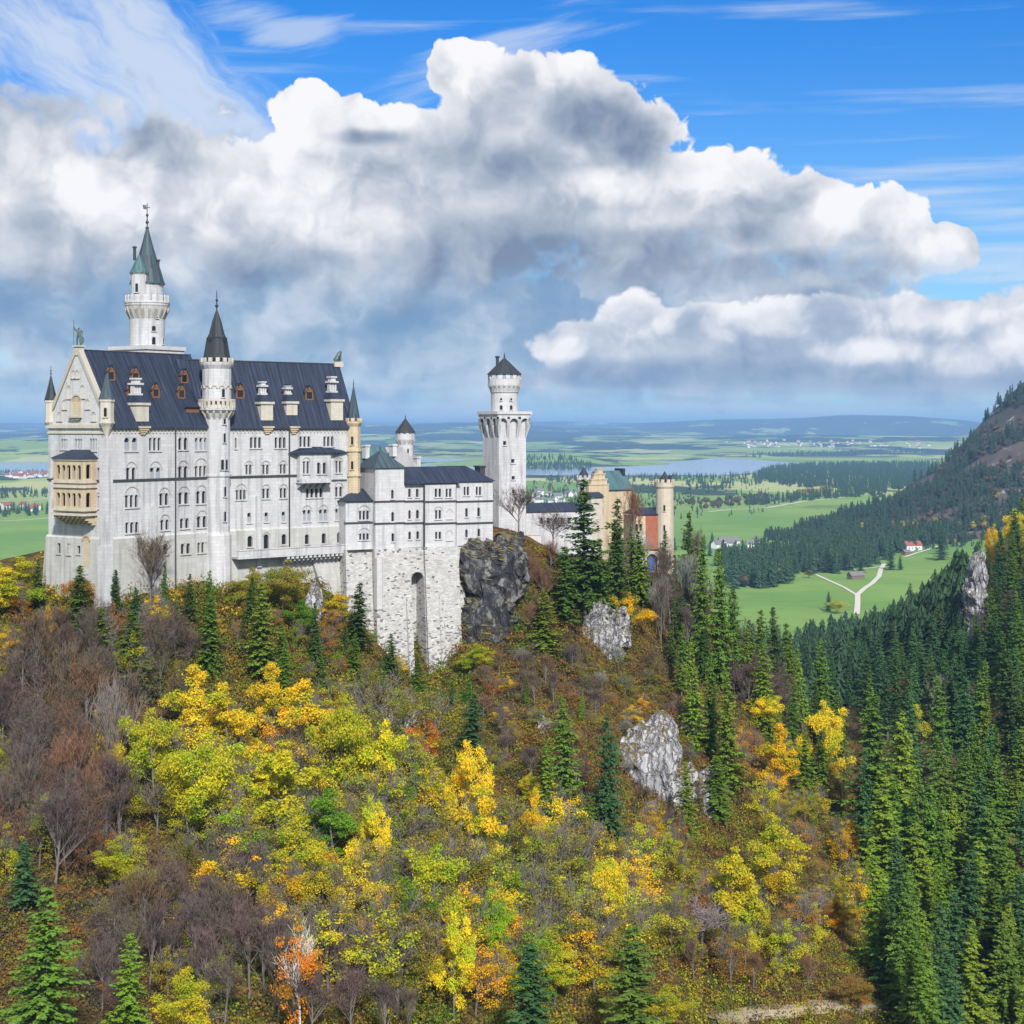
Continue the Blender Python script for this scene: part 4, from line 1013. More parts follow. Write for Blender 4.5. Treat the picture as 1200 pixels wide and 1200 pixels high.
bs = Fr(tuple(SE_.P(b1, BD, 0))[:2], 42+90); quad(mb, bs, 0, BD-.5, zb, zt, 0)
mb.face([SE_.P(b0, 0, zb), SE_.P(b0, BD, zb), SE_.P(b1, BD, zb), SE_.P(b1, 0, zb)]); mb.face([SE_.P(b1, 0, zb), SE_.P(b1, .5, zb), SE_.P(b2, .5, zb), SE_.P(b2, 0, zb)])
bay = mb.build('bay', 'white_limestone', palace)
for s_ in bw: window(SE_, BD, s_, bay)
window(SE_, .5, tmpw[0], bay)
mb = MB(); P = SE_.P; rz_ = ez(523.5); bl = SE_.hit(339, 531, .6)[0]
mb.face([P(bl, .5, zt), P(b0-.2, BD+.5, zt), P(b1+.2, BD+.5, zt), P(b2+.2, .8, zt), P(b2-1, .003, zt+.55), P(b1-1.5, .003, rz_), P(b0+1.5, .003, rz_), P(bl+.4, .003, zt+.2)], [(0, 0), (3, 0), (9, 0), (14, 0), (13, 1), (9, 2), (5, 2), (0, .5)])
mb.face([P(bl, .5, zt-.02), P(bl, .003, zt-.02), P(b2+.2, .003, zt-.02), P(b2+.2, .8, zt-.02), P(b1+.2, BD+.5, zt-.02), P(b0-.2, BD+.5, zt-.02)])
mb.build('bay_roof', 'slate_roof', bay)
mb = MB(); c0, c1 = SE_.hit(353, 560, 1.9)[0], SE_.hit(387.5, 560, 1.9)[0]; y0, y1 = ez(564), ez(560.5)
box(mb, SE_, c0, c1, .003, 2.2, y0-.25, y0); box(mb, SE_, c0, c1, 2.02, 2.2, y0+.002, y1); box(mb, SE_, c0, c0+.18, BD+.01, 2.018, y0+.002, y1); box(mb, SE_, c1-.18, c1, BD+.01, 2.018, y0+.002, y1)
bl_ = mb.build('balcony', 'white_limestone', palace)
mb = MB()
for k in range(5):
    a = c0+.5+(c1-c0-1)*k/4
    P = SE_.P
    for s_ in (-1, 1): mb.face([P(a+s_*.22, .003, y0-.252), P(a+s_*.22, 2.0, y0-.252), P(a+s_*.22, .003, y0-1.5)][::s_])
    mb.face([P(a-.22, .003, y0-1.5), P(a+.22, .003, y0-1.5), P(a+.22, 2.0, y0-.252), P(a-.22, 2.0, y0-.252)])
mb.build('bracket', 'grey_limestone', bl_)
# --- terrace walk along the foot of the eastern half, and the bastion that carries its end
t0, t1 = SE_.hit(279, 650, 2.6)[0], SE_.hit(408, 640, 2.6)[0]
zt = (HOR-650)/FPX*327
mb = MB(); box(mb, SE_, t0, t1, D2+.003, 2.7, zt-.55, zt-.15); box(mb, SE_, t0, t1, 2.4, 2.7, zt-.148, zt+1.0); box(mb, SE_, t0, t1, 2.32, 2.8, zt+1.002, zt+1.2)
te = mb.build('terrace', 'white_limestone', palace)
mb = MB()
for k in range(14):
    a = t1-.6-k*1.05
    for j in range(3): box(mb, SE_, a-.26, a+.26, D2+.003, 2.6-j*.75, zt-.552-(j+1)*.5, zt-.554-j*.5)
mb.build('bracket', 'grey_limestone', te)
mb = MB()
A_ = SE_.hit(366, 655, 1.0)[0]; B_ = t1+1.0
P = SE_.P
mb.face([P(A_, .9, zt-1.4), P(A_+5.2, 2.4, -42), P(B_, 2.4, -42), P(B_, .9, zt-1.4)], [(A_, -18), (A_+5, -40), (B_, -40), (B_, -18)]); mb.face([P(A_, .9, zt-1.4), P(A_, -1, zt-1.4), P(A_+5.2, -1, -42), P(A_+5.2, 2.4, -42)]); mb.face([P(A_, -1, zt-1.4), P(A_, .9, zt-1.4), P(B_, .9, zt-1.4), P(B_, -1, zt-1.4)])
mb.face([P(B_, .9, zt-1.4), P(B_, 2.4, -42), P(B_, -1, -42), P(B_, -1, zt-1.4)])
mb.build('bastion', 'base_limestone', palace)

# ---- stair tower on the south front
c = SW_.P(26.6, 0.2, 0); c = (c.x, c.y); D_ = c[1]-2.6
st = thing('stair_tower', 'slim white stair tower with dark pointed spire rising from the middle of the palace front', 'tower', (c[0], c[1], -30))
z = lambda py: (HOR-py)/FPX*D_
mb = MB()
revolve(mb, c, [(3.1, -46), (2.75, z(628)), (2.5, z(624)), (2.5, z(559)), (2.72, z(558.5)), (2.72, z(556)), (2.5, z(555.5)), (2.5, z(490)), (2.9, z(484)), (3.5, z(480.5)), (3.5, z(478.5)), (2.72, z(478)), (2.72, z(432)), (3.05, z(428)), (3.15, z(426)), (3.15, z(424)), (2.6, z(424))], 16)
st_w = mb.build('shaft', 'white_limestone', st)
mb = MB()
ringboxes(mb, c, 3.02, 14, .72, .3, z(424)-.01, z(419)); mb.build('battlement', 'pale_sandstone', st)
mb = MB(); corbels(mb, c, 2.5, 3.3, 16, .35, z(492), z(481)); ringboxes(mb, c, 3.38, 24, .5, .22, z(478.5)-.01, z(470)); revolve(mb, c, [(3.2, z(470)), (3.52, z(470)+.01), (3.52, z(467.5)), (3.2, z(467.5))], 24); mb.build('gallery', 'pale_sandstone', st)
mb = MB()
for k in range(12): 
    a = 360*k/12; fr = Fr((c[0]+math.cos(R(a))*2.7, c[1]+math.sin(R(a))*2.7), a+90); archring(mb, fr, 0, z(455), .42, .2, -.1, .12, 6)
mb.build('blind_arcade', 'pale_sandstone', st)
mb = MB(); revolve(mb, c, [(2.62, z(420)), (2.45, z(415)), (1.95, z(396)), (2.0, z(395)), (1.62, z(394)), (.85, z(375)), (.12, z(362))], 8)
finial(mb, c, z(362), 3.6, .3); sp = mb.build('spire', 'dark_spire', st)
mb = MB()
for k in range(4):
    a = 360*k/4+AW-90; fr = Fr((c[0]+math.cos(R(a))*1.75, c[1]+math.sin(R(a))*1.75), a+90); box(mb, fr, -.42, .42, -.5, .3, z(400), z(396)); mb.face([fr.P(-.5, .35, z(396)), fr.P(.5, .35, z(396)), fr.P(0, .35, z(391.5))]); mb.face([fr.P(-.5, .35, z(396)), fr.P(0, .35, z(391.5)), fr.P(0, -1, z(391.5)), fr.P(-.5, -1, z(396))]); mb.face([fr.P(.5, .35, z(396)), fr.P(.5, -1, z(396)), fr.P(0, -1, z(391.5)), fr.P(0, .35, z(391.5))])
mb.build('spire_dormer', 'dark_spire', sp)
for px, py, w, h in ((261.5, 461.5, .6, 1.3), (263, 493.5, .55, 1.1), (263, 514, .5, 1.5), (260.5, 545.5, .6, 1.6), (265.3, 545.5, .6, 1.6), (263.6, 577, .5, 1.6), (263.6, 606, .5, 1.6), (264.6, 635, .7, 1.4)): towerwin(c, 2.5 if py > 480 else 2.7, px, py, w, h, st, 'white_limestone')

# ---- tall round tower behind the palace
D_ = 332.0; c = ((172.5-600)/FPX*D_, D_); z = lambda py: (HOR-py)/FPX*D_
rt = thing('round_tower', 'tall pale round tower with gallery and green-grey cone spire standing behind the palace roof', 'tower', (c[0], c[1], -10))
fr = Fr(c, AW)
mb = MB(); box(mb, fr, -5.0, 5.0, -5.0, 5.0, -20, z(411)); box(mb, fr, -5.25, 5.25, -5.25, 5.25, z(411)+.002, z(406.5)); mb.build('tower_base', 'grey_limestone', rt)
mb = MB(); revolve(mb, c, [(3.42, z(407)), (3.42, z(374)), (3.75, z(368)), (4.15, z(360)), (4.3, z(358.5)), (4.3, z(356)), (0, z(356))], 28); mb.build('shaft', 'white_limestone', rt)
mb = MB(); corbels(mb, c, 3.42, 4.3, 20, .45, z(375), z(359.5)); mb.build('corbel_table', 'pale_sandstone', rt)
mb = MB(); ringboxes(mb, c, 4.15, 18, .85, .28, z(356)-.01, z(346.5)); revolve(mb, c, [(3.95, z(356)), (4.4, z(355.9)), (4.4, z(353.8)), (3.95, z(353.7))], 28); mb.build('parapet', 'grey_limestone', rt)
mb = MB(); revolve(mb, c, [(3.1, z(356)), (3.1, z(335)), (3.25, z(334)), (3.25, z(332.5)), (0, z(332.5))], 24); mb.build('upper_drum', 'white_limestone', rt)
mb = MB(); revolve(mb, c, [(3.55, z(333)), (3.4, z(331.5)), (2.6, z(316)), (1.75, z(300)), (.95, z(284)), (.28, z(268.5)), (.35, z(267.5)), (.35, z(266))], 12); finial(mb, c, z(266), 4.6, .3); spire = mb.build('spire', 'aged_copper', rt)
tip = z(246); mb = MB(); fr = Fr((c[0], c[1]), 10)
box(mb, fr, -.09, .09, -.09, .09, tip-1, z(238.5)); box(mb, fr, -.7, .55, -.06, .06, z(243)-.08, z(243)+.08); mb.face([fr.P(-.75, 0, z(243)-.3), fr.P(-.1, 0, z(243)-.45), fr.P(-.15, 0, z(243)+.45), fr.P(-.9, 0, z(243)+.5)]); mb.build('weathervane', 'bronze', spire)
c2 = ((163-600)/FPX*(D_-2.6), D_-2.6)
mb = MB(); revolve(mb, c2, [(.1, z(377)), (.7, z(373)), (1.2, z(364)), (1.5, z(357)), (1.58, z(355)), (1.58, z(323.5)), (1.75, z(322.5)), (1.75, z(321)), (0, z(321))], 16); tt_ = mb.build('turret', 'white_limestone', rt)
mb = MB(); revolve(mb, c2, [(1.9, z(321.6)), (1.7, z(319)), (.9, z(309)), (.06, z(299.5))], 12); mb.build('spire', 'copper_roof', tt_)
towerwin(c2, 1.58, 160.3, 338, .55, 1.4, tt_, 'grey_limestone')
for px, py, w, h in ((180, 386, .8, .6), (180, 400.5, .75, 1.1), (191, 400.5, .5, .9), (184, 371, .5, .6)): towerwin(c, 3.42, px, py, w, h, rt, 'white_limestone')
for px, y0, y1, r in ((158, 305, 290.5, .3), (185, 316, 306, .36)):
    p = ((px-600)/FPX*D_, D_-.2); mb = MB(); revolve(mb, p, [(r, z(y0)), (r, z(y1)+.3), (r*1.5, z(y1)+.2), (r*1.5, z(y1)), (0, z(y1))], 8); mb.build('flue', 'drain_metal', rt)

# ---- bower wing on its rubble stone foundations
KX = 405; KD = 338.0
KO = ((405-600)/FPX*KD, KD); K = Fr(KO, 30.0)
bo = thing('bower', 'white bower wing with dark blue hipped roofs above a high rubble stone base', 'building', K.P(17, -5, -30))
kz = lambda py, px=480: (HOR-py)/FPX*(KD + (px-405)/172*18)
ka = lambda px, d=0.0: K.hit(px, 600, d)[0]
# bodies: (px0, px1, d front, depth, py top)
SEG = {'a': (405, 438.5, .0, 9.0, 588), 'b': (440, 473.5, 1.3, 8.5, 548.5), 'c': (473.5, 497.5, .5, 9.0, 566.5), 'd': (497.5, 534.5, 1.1, 9.5, 566.5), 'e': (535, 577.5, .2, 9.0, 564)}
WINK = {'a': [(420.8, 432.3, 598.5, 609, 3, 'h'), (421, 432.3, 625, 632.5, 3, 'h')],
        'b': [(458.4, 461.4, 574, 584.4, 1, ''), (458.6, 461.8, 600, 611, 1, ''), (458.8, 462, 625, 634.5, 1, '')],
        'c': [(478.4, 481.4, 572.8, 582.4, 1, ''), (487.4, 490.6, 572.8, 582.4, 1, ''), (478.6, 481.4, 598, 608, 1, ''), (487.6, 491, 597.6, 607.6, 1, ''), (478.6, 481.6, 623, 632, 1, ''), (488, 491.2, 622.6, 631.6, 1, '')],
        'd': [(509.6, 517, 572.5, 582.4, 2, ''), (522.4, 529, 572.5, 582.4, 2, ''), (510, 517, 597.6, 608, 2, 'h'), (510, 517, 623, 631.6, 2, '')],
        'e': [(543.4, 549.6, 570.4, 580.4, 2, ''), (557.6, 564, 570.4, 580.2, 2, ''), (545.2, 548.2, 595.6, 605.6, 1, ''), (559.4, 562.6, 595, 605, 1, ''), (545.2, 548.2, 620.6, 629.6, 1, ''), (559.6, 562.8, 619.6, 628.6, 1, '')]}
zfoot = kz(641)
mb = MB(); MS = {587: MB(), 612.5: MB()}
for k_, (p0, p1, d, dep, top) in SEG.items():
    a0, a1 = ka(p0, d), ka(p1, d); hs = []
    for s_ in WINK[k_]: window(K, d, s_, bo, holes=hs)
    zt = kz(top, (p0+p1)/2)
    wall(mb, K, a0, a1, zfoot, zt, d, hs)
    l_ = Fr(tuple(K.P(a0, d-dep, 0))[:2], 30-90); quad(mb, l_, 0, dep, zfoot, zt, 0)
    r_ = Fr(tuple(K.P(a1, d, 0))[:2], 30+90); quad(mb, r_, 0, dep, zfoot, zt, 0)
    bk_ = Fr(tuple(K.P(a1, d-dep, 0))[:2], 30+180); quad(mb, bk_, 0, a1-a0, zfoot, zt, 0)
    mb.face([K.P(a0, d, zt), K.P(a1, d, zt), K.P(a1, d-dep, zt), K.P(a0, d-dep, zt)])
    for py in (587, 612.5): 
        if kz(py) < zt: box(MS[py], K, a0-.12, a1+.12, d-.5, d+.17, kz(py, (p0+p1)/2)-.16, kz(py, (p0+p1)/2)+.16)
mb.face([K.P(ka(405), -9, zfoot), K.P(ka(577), -9, zfoot), K.P(ka(577), 1.3, zfoot), K.P(ka(405), 1.3, zfoot)])
mb.build('wall', 'white_limestone', bo)
for m_ in MS.values(): m_.build('string_course', 'drain_metal', bo)
for (x0, x1, y0, y1) in ((523.4, 530, 596.4, 607), (523.4, 530, 621, 632)):     # blind arches
    a0, a1 = ka(x0, 1.1), ka(x1, 1.1); mb = MB(); archring(mb, K, (a0+a1)/2, kz(y0+3, 526), (a1-a0)/2-.1, .18, 1.103, 1.2, 7); box(mb, K, a0-.15, a1+.15, 1.103, 1.3, kz(y1, 526)-.2, kz(y1, 526)); mb.build('blind_arch', 'white_limestone', bo)
def hip(mb, fr, a0, a1, d0, d1, z0, z1, ins0, ins1, over=.4):
    P = fr.P; a0 -= over; a1 += over; d1 += over; d0 -= over; dm = (d0+d1)/2
    L_ = math.hypot((d1-d0)/2, z1-z0)
    r0, r1 = P(a0+ins0, dm, z1), P(a1-ins1, dm, z1)
    mb.face([P(a0, d1, z0), P(a1, d1, z0), r1, r0], [(a0, 0), (a1, 0), (a1-ins1, L_), (a0+ins0, L_)])
    mb.face([P(a1, d0, z0), P(a0, d0, z0), r0, r1], [(a1, 0), (a0, 0), (a0+ins0, L_), (a1-ins1, L_)])
    mb.face([P(a1, d1, z0), P(a1, d0, z0), r1], [(d1, 0), (d0, 0), (dm, L_)]); mb.face([P(a0, d0, z0), P(a0, d1, z0), r0], [(d0, 0), (d1, 0), (dm, L_)])
    mb.face([P(a0, d0, z0), P(a1, d0, z0), P(a1, d1, z0), P(a0, d1, z0)][::-1])
mb = MB(); hip(mb, K, ka(405), ka(438.5), -9, .05, kz(587.5, 420), kz(573.5, 420), 4.5, 0.0); mb.build('roof', 'slate_roof', bo)
mb = MB(); a0, a1 = ka(440, 1.3), ka(473.5, 1.3); am = (a0+a1)/2; hip(mb, K, a0, a1, -7.2, 1.3, kz(548.2, 457), kz(527, 457), (a1-a0)/2+.4, (a1-a0)/2+.4); 
pt = K.P(am, -2.95, 0); finial(mb, (pt.x, pt.y), kz(527, 457), .8, .14); mb.build('roof', 'aged_copper', bo)
mb = MB(); hip(mb, K, ka(473.8), ka(534.5), -8.3, 1.15, kz(566, 503), kz(547, 503), 0.1, 2.0); mb.build('roof', 'slate_roof', bo)
mb = MB(); hip(mb, K, ka(520), ka(577.5), -8.8, .25, kz(563.8, 555), kz(546, 555), 1.0, 4.6); mb.build('roof', 'slate_roof', bo)
mb = MB(); box(mb, K, ka(563, -3), ka(569, -3), -5.5, -3.2, kz(562, 566), kz(548, 566)); box(mb, K, ka(562, -3), ka(570, -3), -5.7, -3.0, kz(548, 566)+.002, kz(546, 566)); mb.build('roof_house', 'drain_metal', bo)
for px in (438.9, 497.4):
    d = .35 if px < 450 else 1.5; p = K.P(ka(px, d), d, 0); mb = MB(); revolve(mb, (p.x, p.y), [(.15, kz(740 if px < 450 else 700, px)), (.15, kz(567 if px > 450 else 590, px))], 8); mb.build('downpipe', 'drain_metal', bo)
# rubble base: stepped and battered, with the tall arched recess
mb = MB()
zb = -58.0
def batter(p0, p1, d, e, hs=(), top=None):
    a0, a1 = ka(p0, d), ka(p1, d); zt = zfoot if top is None else top; P = K.P
    if hs:
        h0, h1, hz0, hz1 = hs[0]
        for (x0, x1) in ((a0, h0), (h1, a1)): mb.face([P(x0, d+e, zb), P(x1, d+e, zb), P(x1, d, zt), P(x0, d, zt)], [(x0, zb), (x1, zb), (x1, zt), (x0, zt)])
        k = (zt-hz1)/(zt-zb)
        mb.face([P(h0, d+e*k, hz1), P(h1, d+e*k, hz1), P(h1, d, zt), P(h0, d, zt)], [(h0, hz1), (h1, hz1), (h1, zt), (h0, zt)])
        for x, s_ in ((h0, 1), (h1, -1)):
            f_ = [P(x, d+e, zb), P(x, d-3.0, zb), P(x, d-3.0, hz1), P(x, d+e*k, hz1)]; mb.face(f_[::s_], [(0, zb), (3, zb), (3, hz1), (0, hz1)][::s_])
        mb.face([P(h0, d-3, hz1), P(h0, d+e*k, hz1), P(h1, d+e*k, hz1), P(h1, d-3, hz1)]); mb.face([P(h0, d-3, zb), P(h1, d-3, zb), P(h1, d-3, hz1), P(h0, d-3, hz1)], [(h0, zb), (h1, zb), (h1, hz1), (h0, hz1)])
        archplate(mb, K, h0, h1, hz1-(h1-h0)/2, hz1, d+e*k+.01, 1.0, 8)
    else: mb.face([P(a0, d+e, zb), P(a1, d+e, zb), P(a1, d, zt), P(a0, d, zt)], [(a0, zb), (a1, zb), (a1, zt), (a0, zt)])
    for x, s_ in ((a0, 1), (a1, -1)): 
        f_ = [P(x, d-9, zb), P(x, d+e, zb), P(x, d, zt), P(x, d-9, zt)]; mb.face(f_[::s_], [(-9, zb), (e, zb), (0, zt), (-9, zt)][::s_])
    mb.face([P(a0, d, zt), P(a1, d, zt), P(a1, d-9, zt), P(a0, d-9, zt)])
zf = zfoot-.003
batter(405, 438.5, .5, 2.0, (), zf); batter(439, 479.5, 1.9, 2.6, (), zf); 
h0, h1 = ka(481, 1.3), ka(496, 1.3); batter(479.5, 497.6, 1.2, 2.6, [(h0, h1, zb, kz(669, 488))], zf); batter(497.6, 537, 1.75, 2.8, (), zf); batter(537, 543.5, 1.0, 2.0, (), zf)
mb.build('foundation', 'rubble_stone', bo)
mb = MB(); P = K.P
a0, a1 = ka(476.5, 3.0), ka(482.5, 3.0); t_, u_ = kz(697, 478), kz(700, 478); mb.face([P(a0, 5.4, zb), P(a1, 5.4, zb), P(a1, 3.0, t_), P(a0, 3.0, t_)], [(0, zb), (2, zb), (2, t_), (0, t_)])
for x, s_ in ((a0, 1), (a1, -1)): mb.face([P(x, 0, zb), P(x, 5.4, zb), P(x, 3.0, t_), P(x, 0, t_+2)][::s_])
mb.face([P(a0, 3.0, t_), P(a1, 3.0, t_), P(a1, 0, t_+2), P(a0, 0, t_+2)])
mb.build('buttress', 'rubble_stone', bo); mb = MB()
a0, a1 = ka(518, 4.0), ka(523, 4.0); t_ = kz(695, 520); mb.face([P(a0, 5.0, zb), P(a1, 5.0, zb), P(a1, 2.7, t_), P(a0, 2.7, t_)], [(0, zb), (2, zb), (2, t_), (0, t_)])
for x, s_ in ((a0, 1), (a1, -1)): mb.face([P(x, 0, zb), P(x, 5.0, zb), P(x, 2.7, t_), P(x, 0, t_+1)][::s_])
mb.face([P(a0, 2.7, t_), P(a1, 2.7, t_), P(a1, 0, t_+1), P(a0, 0, t_+1)])
mb.build('buttress', 'rubble_stone', bo)
mb = MB(); a0, a1 = ka(441.5, 2.8), ka(447, 2.8); quad(mb, K, a0, a1, kz(712, 444), kz(652, 444), 3.05); box(mb, K, a0-.2, a0, 1.9, 3.3, kz(712, 444), kz(652, 444)); box(mb, K, a1, a1+.2, 1.9, 3.3, kz(712, 444), kz(652, 444)); mb.build('recess', 'grey_limestone', bo)

# ---- square tower with its round top
D_ = 386.0; cx = (591-600)/FPX*D_; z = lambda py: (HOR-py)/FPX*D_; c = (cx, D_+3.5)
sq = thing('square_tower', 'white square tower with arched parapet and round turret top under a dark cone', 'tower', (c[0], c[1], -28))
fr = Fr(c, 31.0); h = 3.58
WQ = [(589.6, 593.4, 517, 521.6, 1, 's'), (599, 603, 538, 542.4, 1, 's'), (599.6, 603.4, 558, 562, 1, 's'), (600, 603, 574, 578, 1, 's')]
mb = MB(); hs = []
for s_ in WQ: window(fr, h, s_, sq, 'grey_limestone', holes=hs)
frs = [Fr(c, 31.0+90*k) for k in range(4)]
wall(mb, frs[0], -h, h, -34, z(513), h, hs)
for f_ in frs[1:]: quad(mb, f_, -h, h, -34, z(513), h)
mb.build('shaft', 'white_limestone', sq)
mb = MB(); H = 4.35; n = 3
for f_ in frs:                                       # tall machicolation arches growing out of the shaft
    P = f_.P
    za, zs_, zt_ = z(513), z(498), z(491)
    pit = 2*H/n
    for k in range(n+1):
        a_ = -H+pit*k; a_b = -h+2*h/n*k; w_ = .36
        lo, hi = max(a_-w_, -H), min(a_+w_, H); lb, hb_ = max(a_b-.25, -h), min(a_b+.25, h)
        mb.face([P(lb, h+.01, za), P(hb_, h+.01, za), P(hi, H, zs_), P(lo, H, zs_)], [(0, 0), (1, 0), (1, 3), (0, 3)])
        mb.face([P(hb_, h+.01, za), P(hb_, h-.2, za), P(hi, h-.2, zs_), P(hi, H, zs_)]); mb.face([P(lb, h-.2, za), P(lb, h+.01, za), P(lo, H, zs_), P(lo, h-.2, zs_)])
        mb.face([P(lo, H, zs_), P(hi, H, zs_), P(hi, H, zt_), P(lo, H, zt_)]); mb.face([P(hi, H, zs_), P(hi, h-.2, zs_), P(hi, h-.2, zt_), P(hi, H, zt_)]); mb.face([P(lo, h-.2, zs_), P(lo, H, zs_), P(lo, H, zt_), P(lo, h-.2, zt_)])
    for k in range(n): archplate(mb, f_, -H+pit*k+.36, -H+pit*(k+1)-.36, zt_-.95, zt_+.45, H, 1.0, 8)
    for k in range(n): mb.face([P(-H+pit*k+.36, H, zt_-.95), P(-H+pit*k+.36, H, zs_), P(-H+pit*k+.36, H-.7, zs_), P(-H+pit*k+.36, H-.7, zt_-.95)])
    quad(mb, f_, -H, H, zt_+.45, z(485.5), H)
    quad(mb, f_, -h, h, za, zt_+.2, h-.15)
mb.build('machicolation', 'white_limestone', sq)
mb = MB(); box(mb, fr, -H-.25, H+.25, -H-.25, H+.25, z(485.5)+.002, z(482)); mb.build('parapet', 'grey_limestone', sq)
mb = MB(); revolve(mb, c, [(3.05, z(482)), (3.05, z(460.5)), (3.25, z(459.5)), (3.3, z(458)), (3.75, z(451)), (3.75, z(444)), (0, z(444))], 24); ringboxes(mb, c, 3.6, 14, .95, .3, z(444)-.01, z(438.4)); corbels(mb, c, 3.1, 3.8, 20, .4, z(458), z(450.5)); dr = mb.build('round_turret', 'grey_limestone', sq)
mb = MB(); revolve(mb, c, [(4.0, z(438.4)), (3.9, z(437.6)), (2.0, z(428)), (.15, z(418.6))], 24); finial(mb, c, z(418.6), 1.2, .25); mb.build('spire', 'dark_spire', dr)
p = ((582.8-600)/FPX*D_, D_+2.5); mb = MB(); revolve(mb, p, [(.35, z(430)), (.35, z(419)), (.55, z(418)), (.55, z(416.8)), (0, z(416.8))], 8); mb.build('flue', 'drain_metal', dr)
for px, py, w, hh in ((587.4, 478.5, .7, .7), (598.8, 478.5, .7, .7), (587.4, 468.6, .5, .3), (598.8, 468.6, .5, .3)): towerwin(c, 3.05, px, py, w, hh, dr, 'grey_limestone')

# ---- knights' house behind the bower: green copper roof, gable and small round tower
KH = Fr(((424-600)/FPX*372, 372), 36.0); kh = thing('knights_house', 'low wing with blue-green copper roof and white gable behind the bower', 'building', KH.P(6, -4, -24))
hz_ = lambda py, D=376: (HOR-py)/FPX*D
a1 = KH.hit(488, 540)[0]
mb = MB(); box(mb, KH, -4, a1, -9, 0, -26, hz_(552)); mb.build('wall', 'white_limestone', kh)
mb = MB(); gable_roof(mb, KH, -4, a1-5.5, 9, hz_(552), hz_(524), .4); mb.build('roof', 'copper_roof', kh)
g0, g1 = KH.hit(462, 540, .6)[0], KH.hit(488.5, 540, .6)[0]
mb = MB(); P = KH.P; mb.face([P(g0, .6, hz_(556)), P(g1, .6, hz_(556)), P(g1, .6, hz_(546)), P((g0+g1)/2-.6, .6, hz_(524.5)), P(g0, .6, hz_(546))]); mb.face([P(g1, .6, hz_(546)), P(g1, -8, hz_(546)), P((g0+g1)/2-.6, -8, hz_(524.5)), P((g0+g1)/2-.6, .6, hz_(524.5))]); mb.face([P(g0, .6, hz_(546)), P((g0+g1)/2-.6, .6, hz_(524.5)), P((g0+g1)/2-.6, -8, hz_(524.5)), P(g0, -8, hz_(546))])
mb.build('gable', 'white_limestone', kh)
for px, y0, y1, w in ((430.5, 531, 521, .5), (462.5, 529, 520.5, .5), (490.5, 545, 535.5, .45)):
    a = KH.hit(px, 530, -.5)[0]; mb = MB(); box(mb, KH, a-w, a+w, -2, -.4, hz_(y0+6), hz_(y1)-.4); box(mb, KH, a-w-.15, a+w+.15, -2.15, -.25, hz_(y1)-.398, hz_(y1)); mb.build('chimney', 'grey_limestone', kh)
c = ((475-600)/FPX*384, 384); z = lambda py: (HOR-py)/FPX*384
mt = thing('small_round_tower', 'small white round tower with pointed dark cap peeping up behind the bower', 'tower', (c[0], c[1], -20))
mb = MB(); revolve(mb, c, [(1.75, -24), (1.75, z(521)), (2.15, z(515)), (2.15, z(508.5)), (0, z(508.5))], 18); ringboxes(mb, c, 2.0, 10, .7, .25, z(508.5)-.01, z(506.5)); corbels(mb, c, 1.75, 2.2, 12, .3, z(521.5), z(514.5)); mb.build('shaft', 'white_limestone', mt)
mb = MB(); revolve(mb, c, [(2.3, z(507)), (2.1, z(505)), (.12, z(490.5))], 18); finial(mb, c, z(490.5), .9, .16); mb.build('spire', 'dark_spire', mt)
towerwin(c, 1.75, 478, 529, .4, .8, mt, 'white_limestone')

# ---- low gallery between square tower and gatehouse
GA = Fr(((619-600)/FPX*402, 402), 26.0); ga = thing('gallery_wing', 'low white connecting wing with flat dark roof between square tower and gatehouse', 'building', GA.P(7, -3, -27))
gz_ = lambda py: (HOR-py)/FPX*404; a0, a1 = GA.hit(600, 600)[0], GA.hit(694, 600)[0]; hs = []
for x in (633, 641, 649, 657, 665, 673): window(GA, 0, (x, x+3.4, 606.5, 614, 1, ''), ga, holes=hs)
mb = MB(); wall(mb, GA, a0, a1, -36, gz_(598), 0, hs); quad(mb, Fr(tuple(GA.P(a1, 0, 0))[:2], 116), 0, 6, -36, gz_(598), 0); mb.build('wall', 'white_limestone', ga)
mb = MB(); gable_roof(mb, GA, a0, a1, 6.5, gz_(597.5), gz_(590), .4); mb.build('roof', 'slate_roof', ga)
lowF = Fr(((572-600)/FPX*372, 372), 20.0); a0, a1 = lowF.hit(572, 630)[0], lowF.hit(634, 630)[0]
cw_ = thing('courtyard_wall', 'pale courtyard retaining wall topped with grass at the foot of the square tower', 'wall', lowF.P(4, 0, -30))
mb = MB(); box(mb, lowF, a0, a1, -1.2, 0, -42, (HOR-628)/FPX*374); mb.build('wall', 'grey_limestone', cw_)
mb = MB(); box(mb, lowF, a0-.1, a1+.1, -1.3, .12, (HOR-628)/FPX*374+.002, (HOR-627)/FPX*374); mb.build('coping', 'pale_sandstone', cw_)

# ---- gatehouse
GD = 432.0; GH = Fr(((688-600)/FPX*GD, GD), 34.0)
gh = thing('gatehouse', 'gatehouse with yellow stepped gable, turquoise copper roof and red brick wing', 'building', GH.P(10, -5, -33))
z = lambda py, D=436: (HOR-py)/FPX*D
g0, g1 = GH.hit(690, 580)[0], GH.hit(713.5, 580)[0]
P = GH.P
W2 = Fr(tuple(GH.P(g0, 0, 0))[:2], 34.0)
mb = MB(); hs = []
for s_ in ((696, 699, 579, 586, 1, ''), (704, 707, 579, 586, 1, ''), (696, 699, 594, 601, 1, ''), (704, 707, 594, 601, 1, '')): window(GH, 0, s_, gh, 'yellow_sandstone', holes=hs)
wall(mb, GH, g0, g1, -40, z(574), 0, hs)
steps = [(690, 713.5, 574, 568), (693, 711.4, 568, 562), (696, 709, 562, 556), (699.4, 706.6, 556, 550)]
